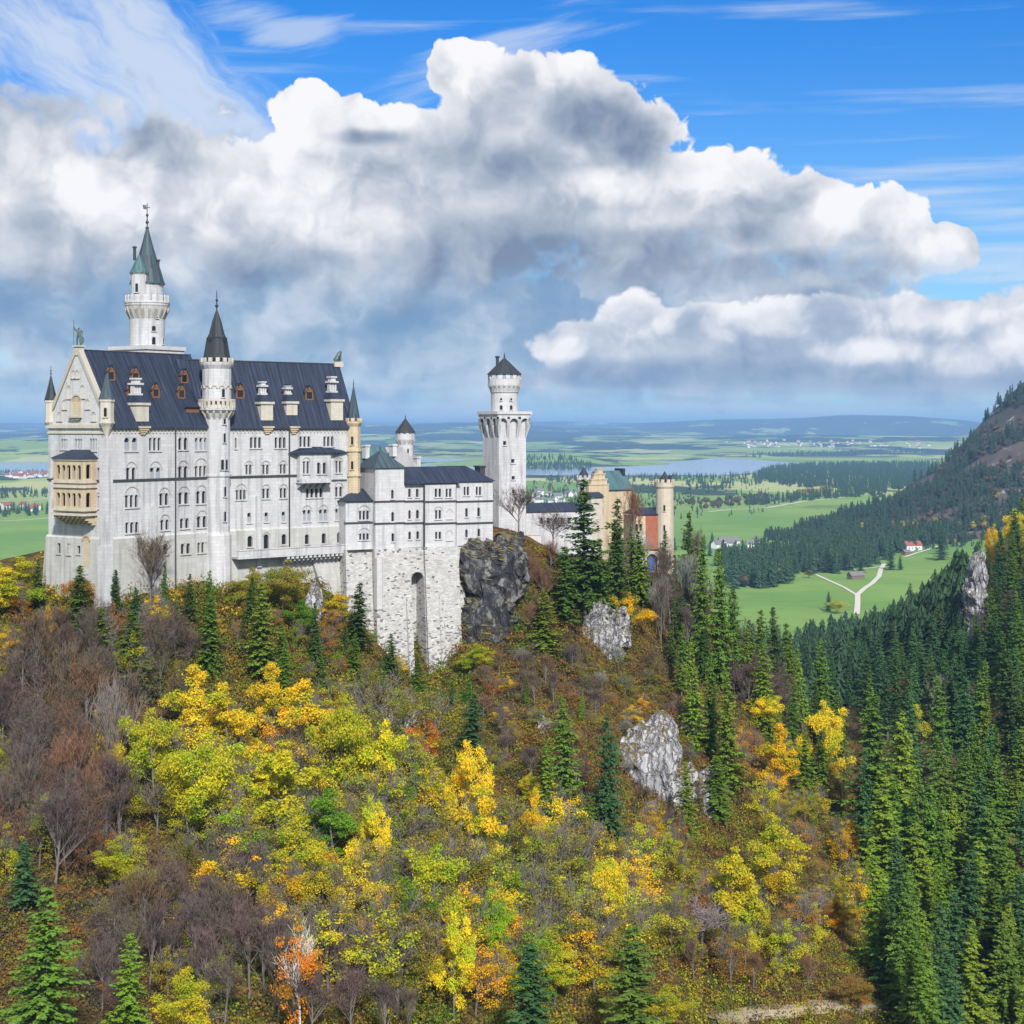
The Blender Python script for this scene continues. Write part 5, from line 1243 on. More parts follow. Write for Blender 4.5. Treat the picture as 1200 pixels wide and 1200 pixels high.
for x0, x1, y0, y1 in steps: box(mb, GH, GH.hit(x0, 570)[0], GH.hit(x1, 570)[0], -.8, .002, z(y0)+.001, z(y1)); 
for x0, x1, y0, y1 in steps: box(mb, GH, GH.hit(x0, 570)[0]-.12, GH.hit(x1, 570)[0]+.12, -.9, .15, z(y1)+.002, z(y1)+.28)
quad(mb, Fr(tuple(P(g1, 0, 0))[:2], 34+90), 0, 4, -40, z(574), 0); quad(mb, Fr(tuple(P(g1, -4, 0))[:2], 34+180), 0, g1-g0, -40, z(574), 0); quad(mb, Fr(tuple(P(g0, -4, 0))[:2], 34-90), 0, 4, -40, z(574), 0)
mb.build('gable', 'yellow_sandstone', gh)
# main range behind the gable runs to the right, roof ridge across
r0, r1 = GH.hit(706, 570, -3)[0], GH.hit(741, 570, -3)[0]
mb = MB(); box(mb, GH, r0, r1, -11, -3.0, -40, z(573)); mb.build('wall', 'yellow_sandstone', gh)
mb = MB(); F2 = Fr(tuple(P(0, -3.0, 0))[:2], 34.0); gable_roof(mb, F2, r0, r1, 8, z(572.5), z(552.5), .5); mb.build('roof', 'copper_roof', gh)
mb = MB(); a = r1-.9; box(mb, F2, a-.3, a+.5, -6.0, -2.5, z(560), z(550)); mb.build('gable_end', 'dark_spire', gh)
# annexe with small slate roof in front of the gable
x0, x1 = GH.hit(692.5, 590, 2)[0], GH.hit(706, 590, 2)[0]; mb = MB(); box(mb, GH, x0, x1, .003, 2.2, -38, z(582)); mb.build('annexe', 'pale_sandstone', gh)
mb = MB(); mb.face([P(x0-.3, 2.6, z(582)), P(x1+.3, 2.6, z(582)), P(x1+.3, .2, z(576)), P(x0-.3, .2, z(576))], [(0, 0), (4, 0), (4, 3), (0, 3)]); mb.face([P(x0-.3, 2.6, z(582)), P(x0-.3, .2, z(576)), P(x0-.3, .2, z(582))]); mb.face([P(x1+.3, 2.6, z(582)), P(x1+.3, .2, z(582)), P(x1+.3, .2, z(576))]); mb.build('annexe_roof', 'slate_roof', gh)
# yellow and red wing
B3 = Fr(((741-600)/FPX*424, 424), 12.0); y0, y1, y2 = B3.hit(741, 610)[0], B3.hit(756.5, 610)[0], B3.hit(773, 610)[0]; hs = []
z3 = lambda py: (HOR-py)/FPX*425
window(B3, 0, (744.5, 752.5, 614, 622.5, 2, 'h'), gh, 'yellow_sandstone', holes=hs)
mb = MB(); wall(mb, B3, y0, y1, z3(627), z3(604), 0, hs); quad(mb, Fr(tuple(B3.P(y0, -8, 0))[:2], 12-90), 0, 8, -40, z3(604), 0); mb.build('wall', 'yellow_sandstone', gh)
mb = MB(); hs = []; window(B3, 0, (746.5, 750.5, 643, 657, 1, ''), gh, 'white_limestone', holes=hs); wall(mb, B3, y0, y1, -40, z3(627)-.002, .0, hs); mb.build('lower_wall', 'white_render', gh)
mb = MB(); box(mb, B3, y1, y2, -8, .05, -40, z3(603)); mb.build('brick_wall', 'red_brick', gh)
mb = MB(); hip(mb, B3, y0, y2, -8, .05, z3(603)+.002, z3(595.5), 1.8, .2); mb.build('roof', 'slate_roof', gh)
# gateway arch with blue door under a small roof
p0, p1 = B3.hit(756.5, 650, 1.5)[0], B3.hit(772, 650, 1.5)[0]; am = (p0+p1)/2; rr = (p1-p0)/2-.35; zs = z3(655)
mb = MB(); archring(mb, B3, am, zs, rr, .36, .06, 1.5, 10); archplate(mb, B3, am-rr, am+rr, zs, z3(643.5), 1.4, .9, 10); box(mb, B3, p0-.05, am-rr, .06, 1.45, -40, z3(643.5)); box(mb, B3, am+rr, p1+.05, .06, 1.45, -40, z3(643.5)); gw = mb.build('gateway', 'pale_sandstone', gh)
mb = MB(); quad(mb, B3, am-rr*.6, am+rr*.75, -38, zs+.9, .45); mb.build('gate_door', 'blue_paint', gw)
mb = MB(); mb.face([B3.P(p0-.4, 2.0, z3(643.2)), B3.P(p1+.4, 2.0, z3(643.2)), B3.P(am+.6, .06, z3(639)), B3.P(am-.6, .06, z3(639))], [(0, 0), (4, 0), (3, 2), (1, 2)]); mb.face([B3.P(p0-.4, 2.0, z3(643.2)), B3.P(am-.6, .06, z3(639)), B3.P(p0-.4, .06, z3(643.2))]); mb.face([B3.P(p1+.4, 2.0, z3(643.2)), B3.P(p1+.4, .06, z3(643.2)), B3.P(am+.6, .06, z3(639))]); mb.build('gateway_roof', 'brown_wood', gw)
# round gate tower and the little one at the left
c = ((780-600)/FPX*424, 426.5); z = lambda py: (HOR-py)/FPX*424
gt = thing('gate_tower', 'round ochre stone gate tower with battlements and small cap at the end of the gatehouse', 'tower', (c[0], c[1], -34))
mb = MB(); revolve(mb, c, [(2.5, -42), (2.3, z(640)), (2.2, z(573)), (2.45, z(570.5)), (2.45, z(566.5)), (1.9, z(566.5)), (1.9, z(568)), (0, z(568))], 18); mb.build('shaft', 'gate_ashlar', gt)
mb = MB(); ringboxes(mb, c, 2.3, 10, .85, .3, z(566.5)-.01, z(562)); revolve(mb, c, [(2.1, z(566.5)+.02), (2.47, z(566.5)+.02), (2.47, z(565.6)), (2.1, z(565.6))], 20); mb.build('battlement', 'gate_ashlar', gt)
mb = MB(); revolve(mb, c, [(1.25, z(568)), (1.25, z(563.5)), (1.45, z(563)), (.1, z(553))], 8); mb.build('spire', 'dark_spire', gt)
p = (c[0]+1.4, c[1]-.5); mb = MB(); revolve(mb, p, [(.4, z(567)), (.4, z(558)), (.55, z(557.5)), (0, z(557))], 8); mb.build('flue', 'drain_metal', gt)
for px, py in ((778.5, 596), (778.5, 619.5)): towerwin(c, 2.22, px, py, .5, 1.3, gt, 'gate_ashlar')
c = ((684-600)/FPX*438, 438); z = lambda py: (HOR-py)/FPX*438
lt = thing('gate_turret', 'white gate turret with sharp dark cap beside the yellow stepped gable', 'tower', (c[0], c[1], -34))
mb = MB(); revolve(mb, c, [(1.6, -42), (1.6, z(566)), (1.9, z(563)), (1.9, z(559.5)), (0, z(559.5))], 14); ringboxes(mb, c, 1.75, 9, .6, .25, z(559.5)-.01, z(557)); mb.build('shaft', 'white_limestone', lt)
mb = MB(); revolve(mb, c, [(1.5, z(559)), (1.35, z(557)), (.08, z(547.5))], 12); mb.build('spire', 'dark_spire', lt)

# ---- bronze figures on the gables
def skinned(name, verts, edges, radii, mat, root, subdiv=2):
    me = bpy.data.meshes.new(name); me.from_pydata(verts, edges, [])
    o = bpy.data.objects.new(name, me); COL.objects.link(o)
    me.materials.append(M[mat])
    o.modifiers.new('skin', 'SKIN'); s = o.modifiers.new('sub', 'SUBSURF'); s.levels = s.render_levels = subdiv
    if not me.skin_vertices: me.skin_vertices.new()
    for i, r in enumerate(radii): me.skin_vertices[0].data[i].radius = (r, r)
    me.skin_vertices[0].data[root].use_root = True
    return o
ap = WF.P(DW/2, -.4, GZ+.2)
stt = thing('knight_statue', 'green bronze standard-bearer statue on the peak of the white west gable', 'statue', tuple(ap))
mb = MB(); box(mb, Fr((ap.x, ap.y), AW-90), -.7, .7, -.6, .6, ap.z-1.2, ap.z+.3); box(mb, Fr((ap.x, ap.y), AW-90), -.9, .9, -.8, .8, ap.z+.302, ap.z+.55); pd = mb.build('pedestal', 'pale_sandstone', stt)
b = ap.z+.55; H = 3.4
v = [(0, 0, .52), (0, 0, .64), (0, 0, .76), (0, 0, .83), (0, -.01, .88), (0, -.02, .95), (.07, 0, .50), (.08, -.03, .27), (.09, 0, .02), (.10, -.06, .005), (-.07, 0, .50), (-.10, .03, .27), (-.11, .05, .02), (-.12, 0, .005), (.13, 0, .80), (.19, .02, .65), (.16, -.06, .52), (-.13, 0, .80), (-.22, -.05, .86), (-.25, -.07, 1.02)]
ed = [(0, 1), (1, 2), (2, 3), (3, 4), (4, 5), (0, 6), (6, 7), (7, 8), (8, 9), (0, 10), (10, 11), (11, 12), (12, 13), (2, 14), (14, 15), (15, 16), (2, 17), (17, 18), (18, 19)]
rad = [.085, .08, .095, .045, .055, .05, .065, .05, .04, .03, .065, .05, .04, .03, .05, .04, .03, .05, .04, .03]
body = skinned('body', [(ap.x+x*H, ap.y+y*H, b+zz*H) for x, y, zz in v], ed, [r*H for r in rad], 'bronze', 0); 
def adopt(o, p):
    o.parent = p; o.matrix_parent_inverse = Matrix.Translation(-ORG[p.name])
adopt(body, stt)
mb = MB(); revolve(mb, (ap.x-.25*H, ap.y-.08*H), [(.05, b), (.05, b+1.28*H), (.1, b+1.29*H), (0, b+1.36*H)], 6); mb.build('lance', 'bronze', stt)
mb = MB(); sh_ = [(ap.x+(.16+.13*math.cos(R(t)))*H, ap.y-.10*H, b+(.27+.22*math.sin(R(t)))*H) for t in range(0, 360, 30)]; mb.face(sh_); mb.face([(x, y+.12, zz) for x, y, zz in sh_][::-1])
for i in range(12): mb.face([sh_[i], sh_[(i+1) % 12], (sh_[(i+1) % 12][0], sh_[(i+1) % 12][1]+.12, sh_[(i+1) % 12][2]), (sh_[i][0], sh_[i][1]+.12, sh_[i][2])])
mb.build('shield', 'bronze', stt)
ap = SE_.P(LE-.3, -DE/2, RE)
ln = thing('lion_statue', 'seated bronze lion statue on the east end of the palace ridge', 'statue', tuple(ap))
mb = MB(); f_ = Fr((ap.x, ap.y), 42); box(mb, f_, -1.1, 1.0, -.55, .55, ap.z-.6, ap.z+.45); mb.build('pedestal', 'pale_sandstone', ln)
v = [(-.5, 0, .35), (-.1, 0, .9), (.25, 0, 1.35), (.5, 0, 1.75), (.8, 0, 1.72), (.35, .2, .7), (.45, .2, .1), (.35, -.2, .7), (.45, -.2, .1), (-.35, .3, .25), (.1, .32, .08), (-.35, -.3, .25), (.1, -.32, .08), (-.85, 0, .25), (-1.0, .1, .6)]
ed = [(0, 1), (1, 2), (2, 3), (3, 4), (2, 5), (5, 6), (2, 7), (7, 8), (0, 9), (9, 10), (0, 11), (11, 12), (0, 13), (13, 14)]
rad = [.38, .40, .42, .38, .22, .2, .14, .2, .14, .28, .14, .28, .14, .09, .08]
lb_ = skinned('body', [tuple(f_.P(x*1.15, y*1.15, ap.z+.45+zz*1.15)) for x, y, zz in v], ed, [r*1.15 for r in rad], 'bronze', 0); adopt(lb_, ln)
# ------------------------------------------------------------------ trees: one of each kind, then copies
def quads_mesh(name, V, mat, parent=None):
    V = np.asarray(V, dtype=np.float32).reshape(-1, 3)
    return raw_mesh(name, V, np.arange(len(V), dtype=np.int32).reshape(-1, 4), mat, False, parent)
def unit(v): return v/np.maximum(np.linalg.norm(v, axis=-1, keepdims=True), 1e-9)
def tube_pts(p0, p1, r0, r1, n=5):
    p0 = np.asarray(p0, float); p1 = np.asarray(p1, float); d = unit(p1-p0); a = np.cross(d, [0.3, 0.9, 0.1]); a = unit(a); b = np.cross(d, a); Q = []
    for k in range(n):
        t0, t1 = 2*math.pi*k/n, 2*math.pi*(k+1)/n
        e0 = a*math.cos(t0)+b*math.sin(t0); e1 = a*math.cos(t1)+b*math.sin(t1)
        Q += [p0+e0*r0, p0+e1*r0, p1+e1*r1, p1+e0*r1]
    return Q
def spruce_arrays(seed, H=26.0, Rm=4.0, nwh=44, base=0.10, ragged=0.25, dens=1.0):
    g_ = np.random.default_rng(seed); Q = []
    ph = g_.uniform(0, 6.28, 4); 
    for w in range(nwh):
        t0 = base + (0.985-base)*(w/(nwh-1))**0.95
        nb = int(g_.integers(6, 9)) if t0 < .85 else 5
        for k in range(nb):
            th = 2*math.pi*(k+g_.uniform(-.45, .45))/nb + w*1.7
            t = min(.985, max(base*.8, t0 + g_.uniform(-.032, .032)))
            z0 = t*H
            lobe = 1 + ragged*.7*math.sin(2*th+ph[0]+t*9) + ragged*.6*math.sin(3*th+ph[1]-t*23)
            r = (Rm*1.06*(1-t)**0.72*(1.0 if t > base+.08 else .75)+0.15)*lobe
            rr = r*g_.uniform(1-ragged*1.9, 1+ragged*0.6)
            if g_.random() < 0.10: continue
            dr = np.array([math.cos(th), math.sin(th), 0.0]); sd = np.array([-math.sin(th), math.cos(th), 0.0])
            droop = g_.uniform(.15, .70)*(1.15-t*.9)
            n = max(3, int(rr/0.36*dens)+1)
            for i in range(n):
                s = (i+.7)/n
                p = dr*rr*s + np.array([0, 0, z0 - droop*rr*s + .22*rr*s*s]) + g_.normal(size=3)*.09
                ln = (0.40+0.44*(1-s))*(0.55+0.10*rr)+.18; wd = ln*g_.uniform(.22, .42)
                for sg in ((-1, 1, 0) if i < n-1 else (-.4, .4)):
                    a_ = unit(dr*g_.uniform(.35, .95)+sd*sg*g_.uniform(.6, 1.1)+np.array([0, 0, g_.uniform(-.75, .15)]))
                    b_ = unit(np.cross(a_, np.array([g_.uniform(-.6, .6), g_.uniform(-.6, .6), 1.0])))
                    Q += [p-a_*.10, p+a_*ln*.45+b_*wd, p+a_*ln, p+a_*ln*.45-b_*wd]
    top = np.array([0, 0, H*.95])
    for k in range(4):
        th = k*math.pi/2; b_ = np.array([math.cos(th), math.sin(th), 0])
        Q += [top-[0, 0, .8], top+b_*.18, top+[0, 0, H*.06], top-b_*.05]
    return np.array(Q)
def broad_arrays(seed, H=16.0, Rm=5.0, nbl=40, per=470, leaf=0.165, low=.14, gap=.30):
    """A crown of many small leaf sprays carried on limbs, irregular in outline, with holes between the sprays."""
    g_ = np.random.default_rng(seed); C_ = []; L = []; lean = g_.normal(size=2)*.6
    T = tube_pts((0, 0, -1.5), (lean[0]*.3, lean[1]*.3, H*.45), .24, .15, 7) + tube_pts((lean[0]*.3, lean[1]*.3, H*.45), (lean[0], lean[1], H*.9), .15, .04, 5)
    nlimb = 9
    limbs = []
    for k in range(nlimb):
        th = 2*math.pi*k/nlimb*1.618*2 + g_.uniform(-.4, .4); z0 = H*(.18+.5*k/nlimb); up = g_.uniform(.5, 1.1)
        ln = Rm*g_.uniform(.75, 1.25)*(1-.38*k/nlimb)
        tip = np.array([math.cos(th)*ln+lean[0]*z0/H, math.sin(th)*ln+lean[1]*z0/H, min(H*.95, z0+ln*up)])
        b0 = np.array([lean[0]*.5*z0/H, lean[1]*.5*z0/H, z0]); limbs.append((b0, tip)); T += tube_pts(b0, tip, .09, .025, 4)
    for k in range(nbl):
        b0, tip = limbs[k % nlimb]; s = g_.uniform(.35, 1.08)
        c = b0+(tip-b0)*s+g_.normal(size=3)*Rm*.17; c[2] = min(H*.94, max(low*H, c[2]))
        C_.append((c, Rm*g_.uniform(.15, .31)))
    for k in range(5): C_.append((np.array([lean[0], lean[1], H*(.70+.055*k)])+g_.normal(size=3)*Rm*.10*(1-k*.12), Rm*(.27-.03*k)))
    for c, r in C_:
        n = int(per*(r/(Rm*.25))**2*g_.uniform(.6, 1.1))
        u = unit(g_.normal(size=(n, 3)))
        key = np.sin(u[:, 0]*5+c[0]*3)*np.sin(u[:, 1]*5+c[1]*3+1)*np.sin(u[:, 2]*5+c[2]*2)
        u = u[key > -gap + g_.uniform(-.3, .3, n)]; n = len(u)
        p = c + u*r*(g_.uniform(.15, 1.0, (n, 1))**.5)*g_.uniform(.8, 1.35, (n, 1))*np.array([1.15, 1.15, .72])
        nr = unit(u*.6+g_.normal(size=(n, 3))*.8+np.array([0, 0, .45]))
        a = unit(np.cross(nr, g_.normal(size=(n, 3)))); b = np.cross(nr, a)
        sz = leaf*g_.uniform(.5, 1.35, (n, 1))
        L.append(np.stack([p-a*sz, p-b*sz*.62, p+a*sz, p+b*sz*.62], 1).reshape(-1, 3))
    return np.concatenate(L), np.array(T)
def bare_arrays(seed, H=15.0, spread=.55, levels=4, upright=0.5, nk=(7, 6, 5, 4), tw=.055):
    g_ = np.random.default_rng(seed); T = []; W_ = []
    def grow(p, d, l, r, lv):
        q = p + d*l
        if lv <= 1: T.extend(tube_pts(p, q, r, r*.55, 5 if lv == 0 else 4))
        else:
            a = unit(np.cross(d, g_.normal(size=3))); w = max(r, tw*.5)
            W_.extend([p-a*w, p+a*w, q+a*w*.5, q-a*w*.5])
            if lv == 2: b = np.cross(d, a); W_.extend([p-b*w, p+b*w, q+b*w*.5, q-b*w*.5])
        if lv >= levels: return
        for k in range(nk[min(lv, len(nk)-1)]):
            s = g_.uniform(.35, 1.0) if lv else g_.uniform(.30, 1.0)
            e = unit(d*(1.0-spread*.5) + unit(g_.normal(size=3))*spread*1.35 + np.array([0, 0, upright]))
            grow(p+d*l*s, e, l*g_.uniform(.42, .68)*(1.0 if lv else (1.15-s*.6)), r*(.5 if lv else .42), lv+1)
    grow(np.array([0, 0, -1.0]), unit(np.array([g_.uniform(-.05, .05), g_.uniform(-.05, .05), 1.0])), H*.72, H*.012+.05, 0)
    return np.array(W_), np.array(T)

SRC = {}
def proto(kind, crown, trunk, crown_mat, trunk_mat, crown_name, H):
    SRC[kind] = (crown, trunk, crown_mat, trunk_mat, crown_name, H, {})
for i, (Rm, rg, b_) in enumerate(((4.4, .25, .04), (3.8, .32, .08), (5.0, .28, .04), (3.3, .35, .14), (4.2, .42, .20))):
    proto('spruce%d' % i, spruce_arrays(100+i, 26.0, Rm, 42, b_, rg), np.array(tube_pts((0, 0, -2), (0, 0, 24), .34, .05, 6)), 'spruce_needles', 'bark', 'crown', 26.0)
for i, (Hh, Rm, nb) in enumerate(((16, 5.2, 46), (17, 4.2, 42), (15, 5.6, 54), (18, 4.6, 48), (13, 3.4, 34))):
    L, T = broad_arrays(200+i, Hh, Rm, nb); proto('broad%d' % i, L, T, 'broad_leaves', 'bark', 'crown', float(Hh))
for i, (up, sp) in enumerate(((.30, .62), (.5, .55), (.18, .75), (.65, .48))):
    Wq, T = bare_arrays(300+i, 15.0, sp, 4, up, (12, 7, 5, 5), .05); proto('bare%d' % i, Wq, T, 'twigs', 'bark', 'crown', 15.0)
for i in range(2):                                   # thin-leaved trees: bare limbs with a loose veil of leaves
    Wq, T = bare_arrays(340+i, 15.0, .55, 3, .5, (10, 7, 5)); L, _t = broad_arrays(360+i, 15.0, 4.8, 34, 260, .155, .12, .10)
    proto('thin%d' % i, L, np.concatenate([T, Wq]), 'broad_leaves', 'bark', 'crown', 15.0)
HID = []
def make_tree(name, kind, loc, H, wide=1.0, color=(.05, .08, .03), label='', cat='tree', group=None, rot=None, tilt=0.0, birch_=False):
    """A tree (its trunk and crown are parts): the first of its kind makes the meshes, all later ones copy the objects."""
    cr, tk, cm, tm, cn, H0, cache = SRC[kind]
    root = bpy.data.objects.new(name, None); COL.objects.link(root)
    k = H/H0
    root.location = loc; root.scale = (k*wide, k*wide, k)
    root.rotation_euler = (rnd.uniform(-1, 1)*R(tilt), rnd.uniform(-1, 1)*R(tilt), rnd.uniform(0, 6.28) if rot is None else rot)
    root['label'] = label; root['category'] = cat
    if group: root['group'] = group
    key = 'b' if birch_ else 't'
    if 'crown' not in cache:
        cache['crown'] = quads_mesh(cn, cr, cm, root)
    else:
        o = cache['crown'].copy(); COL.objects.link(o); o.parent = root
    c_ = cache['crown'] if cache['crown'].parent == root else o
    if key not in cache:
        cache[key] = quads_mesh('trunk', tk, 'birch_bark' if birch_ else tm, root); t_ = cache[key]
    else:
        t_ = cache[key].copy(); COL.objects.link(t_); t_.parent = root
    c_.color = (*color, 1.0); t_.color = (*color, 1.0)
    return root
# leaf colours
CO = {'BR': (.19, .105, .06), 'Y': (.74, .59, .035), 'YG': (.48, .45, .030), 'G': (.16, .28, .025), 'LG': (.30, .42, .025), 'O': (.72, .25, .02), 'R': (.34, .06, .03), 'OL': (.27, .24, .04), 'RU': (.34, .17, .05), 'GO': (.76, .47, .018),
      'S': (.110, .195, .030), 'SD': (.070, .125, .032), 'SL': (.18, .27, .03), 'SB': (.060, .135, .052), 'P': (.125, .092, .082), 'B': (.14, .105, .075), 'W': (.25, .23, .21)}
def vary(c, a=.15):
    k = 1+rnd.uniform(-a, a); return tuple(max(0, x*k*(1+rnd.uniform(-a*.5, a*.5))) for x in c)
KIND_OF = {'spruce': 'spruce_tree', 'broad': 'broadleaf_tree', 'bare': 'bare_tree', 'thin': 'broadleaf_tree'}
def place(fam, px, top, foot, w, col, label, group=None, var=None, D=None, birch_=False, cat=None):
    p = cast(px, foot) if D is None else None
    if p is None:
        d = D or 360.0; x = (px-600)/FPX*d; p = Vector((x, d, float(ground(x, d)))) if d < 1200 else Vector((x, d, FLOOR))
    Dp = p.y
    zt = (HOR-top)/FPX*Dp
    H = max(2.0, zt-p.z)
    n = {'spruce': 5, 'broad': 5, 'bare': 4, 'thin': 2}[fam]
    v = rnd.randrange(n) if var is None else var
    kind = fam+str(v)
    wm = {'spruce': (8.4, 7.2, 9.6, 6.0, 8.0), 'broad': (10.6, 8.6, 11.8, 9.4, 7.0), 'bare': (9.0,)*4, 'thin': (9.4,)*2}[fam][v]
    wide = 1.0 if not w else np.clip((w/FPX*Dp)/(wm*H/SRC[kind][5]), .45, 2.0)
    return make_tree(KIND_OF[fam], kind, p, H, float(wide), vary(CO[col], .12), label, cat or 'tree', group, None, 2.5, birch_)
# ------------------------------------------------------------------ the trees that stand out, each with its own label
E_SPRUCE = [
 (43, 655, 716, 26, 'SD', 'dark narrow spruce against the green plain beside the west wall of the palace'),
 (92, 662, 752, 46, 'S', 'full green spruce in front of the lower west front of the palace'),
 (134, 667, 735, 24, 'SD', 'slim open spruce before the corner pier of the palace'),
 (118, 712, 800, 50, 'SL', 'light green spruce under the corner pier of the palace'),
 (157, 716, 815, 60, 'S', 'broad dark spruce on the slope below the bare tree at the palace wall'),
 (222, 672, 742, 26, 'SD', 'narrow dark spruce with its tip against the palace wall beside the stair tower'),
 (243, 690, 792, 40, 'S', 'green spruce directly beneath the stair tower'),
 (308, 682, 800, 52, 'SL', 'olive green spruce below the terrace walk of the palace'),
 (372, 705, 795, 26, 'SD', 'thin dark spruce left of the pale rock beneath the bastion'),
 (419, 682, 760, 42, 'SD', 'dark blue-green spruce in front of the rubble base under the bower'),
 (459, 742, 800, 30, 'S', 'small spruce at the foot of the rubble buttresses'),
 (490, 765, 815, 24, 'S', 'little spruce growing in front of the tall arched recess of the stone base'),
 (552, 812, 892, 38, 'SB', 'bluish spruce standing under the rubble stone base beside the orange maple'),
 (640, 690, 775, 50, 'SL', 'bright green spruce beside the upper pale rock outcrop'),
 (685, 560, 738, 72, 'SD', 'tall dark spruce rising over the ridge in front of the gallery wing'),
 (722, 583, 728, 46, 'SD', 'tall thin spruce in front of the turquoise gatehouse roof'),
 (664, 640, 745, 40, 'S', 'shorter spruce at the foot of the tall dark spruce on the ridge'),
 (703, 630, 735, 40, 'S', 'spruce between the two tallest spruces on the castle ridge'),
 (665, 816, 990, 66, 'S', 'large full spruce in the middle of the slope left of the lower grey cliff'),
 (715, 836, 1005, 52, 'SB', 'dark blue-green spruce close beside the lower grey cliff'),
 (640, 872, 1000, 40, 'SL', 'light green spruce leaning into the large spruce on the mid slope'),
 (690, 932, 1020, 44, 'S', 'short spruce at the feet of the two big mid slope spruces'),
 (804, 600, 720, 34, 'SD', 'dark spruce just outside the round gate tower, tip against the meadow'),
 (820, 628, 790, 40, 'S', 'spruce second along the ridge from the gate tower'),
 (845, 640, 810, 44, 'S', 'tall spruce where the ridge starts to fall away beyond the gate tower'),
 (866, 688, 812, 36, 'S', 'spruce with bare lower trunk on the falling ridge'),
 (814, 750, 880, 38, 'SL', 'light spruce above the narrow rib of pale rock'),
 (833, 765, 885, 36, 'S', 'dark spruce behind the narrow rib of pale rock'),
 (853, 790, 935, 46, 'SL', 'yellowish green spruce below the ridge beside the golden maples'),
 (806, 893, 1000, 36, 'SL', 'slim light spruce standing between the grey cliff and the small pale rock'),
 (842, 885, 965, 40, 'S', 'spruce just above the small pale rock'),
 (778, 828, 868, 30, 'SD', 'small dark spruce on the brown slope above the grey cliff'),
 (888, 714, 808, 36, 'S', 'ridge spruce with its tip against the fork of the meadow path'),
 (908, 710, 812, 34, 'SD', 'pointed dark ridge spruce seen against the light green meadow'),
 (925, 730, 830, 38, 'S', 'ridge spruce next to the pointed dark one before the meadow'),
 (962, 748, 868, 44, 'S', 'last tall spruce on the ridge before it drops into the gorge'),
 (1020, 812, 1005, 84, 'S', 'big broad green spruce heading the dense stand in the gorge'),
 (1057, 832, 1010, 70, 'SL', 'light green spruce next to the big one at the head of the gorge stand'),
 (1040, 900, 1085, 74, 'SL', 'vivid green spruce in the front of the gorge stand'),
 (1076, 905, 1100, 56, 'S', 'tall straight spruce with pale lower trunk in the gorge stand'),
 (1100, 928, 1105, 46, 'S', 'spruce with clear trunk beside the dark gap in the gorge stand'),
 (1150, 905, 1055, 60, 'SB', 'bluish spruce beyond the dark gap of the gorge stand'),
 (1036, 1070, 1145, 40, 'SB', 'small dark spruce above the footpath'),
 (1072, 1092, 1225, 64, 'S', 'young spruce beside the end of the footpath'),
 (1137, 1085, 1240, 66, 'SL', 'bright green spruce with layered boughs near the bottom of the gorge'),
 (1182, 1075, 1240, 66, 'S', 'full spruce next to the bright layered one at the bottom of the gorge'),
 (47, 1040, 1270, 118, 'S', 'largest spruce of the lower slope with wide drooping boughs'),
 (150, 1092, 1245, 62, 'SL', 'thin young spruce with long bare side branches among the bare thicket'),
 (620, 1108, 1280, 96, 'SB', 'dark spreading spruce at the bottom beneath the yellow trees'),
 (742, 1085, 1280, 104, 'S', 'wide green spruce at the bottom with a pointed dark tip'),
 (28, 985, 1075, 76, 'SB', 'flat topped dark pine above the largest spruce of the lower slope'),
]
for px, t, f, w, c, lab in E_SPRUCE: place('spruce', px, t, f, w, c, lab, 'conifers on the castle hill')
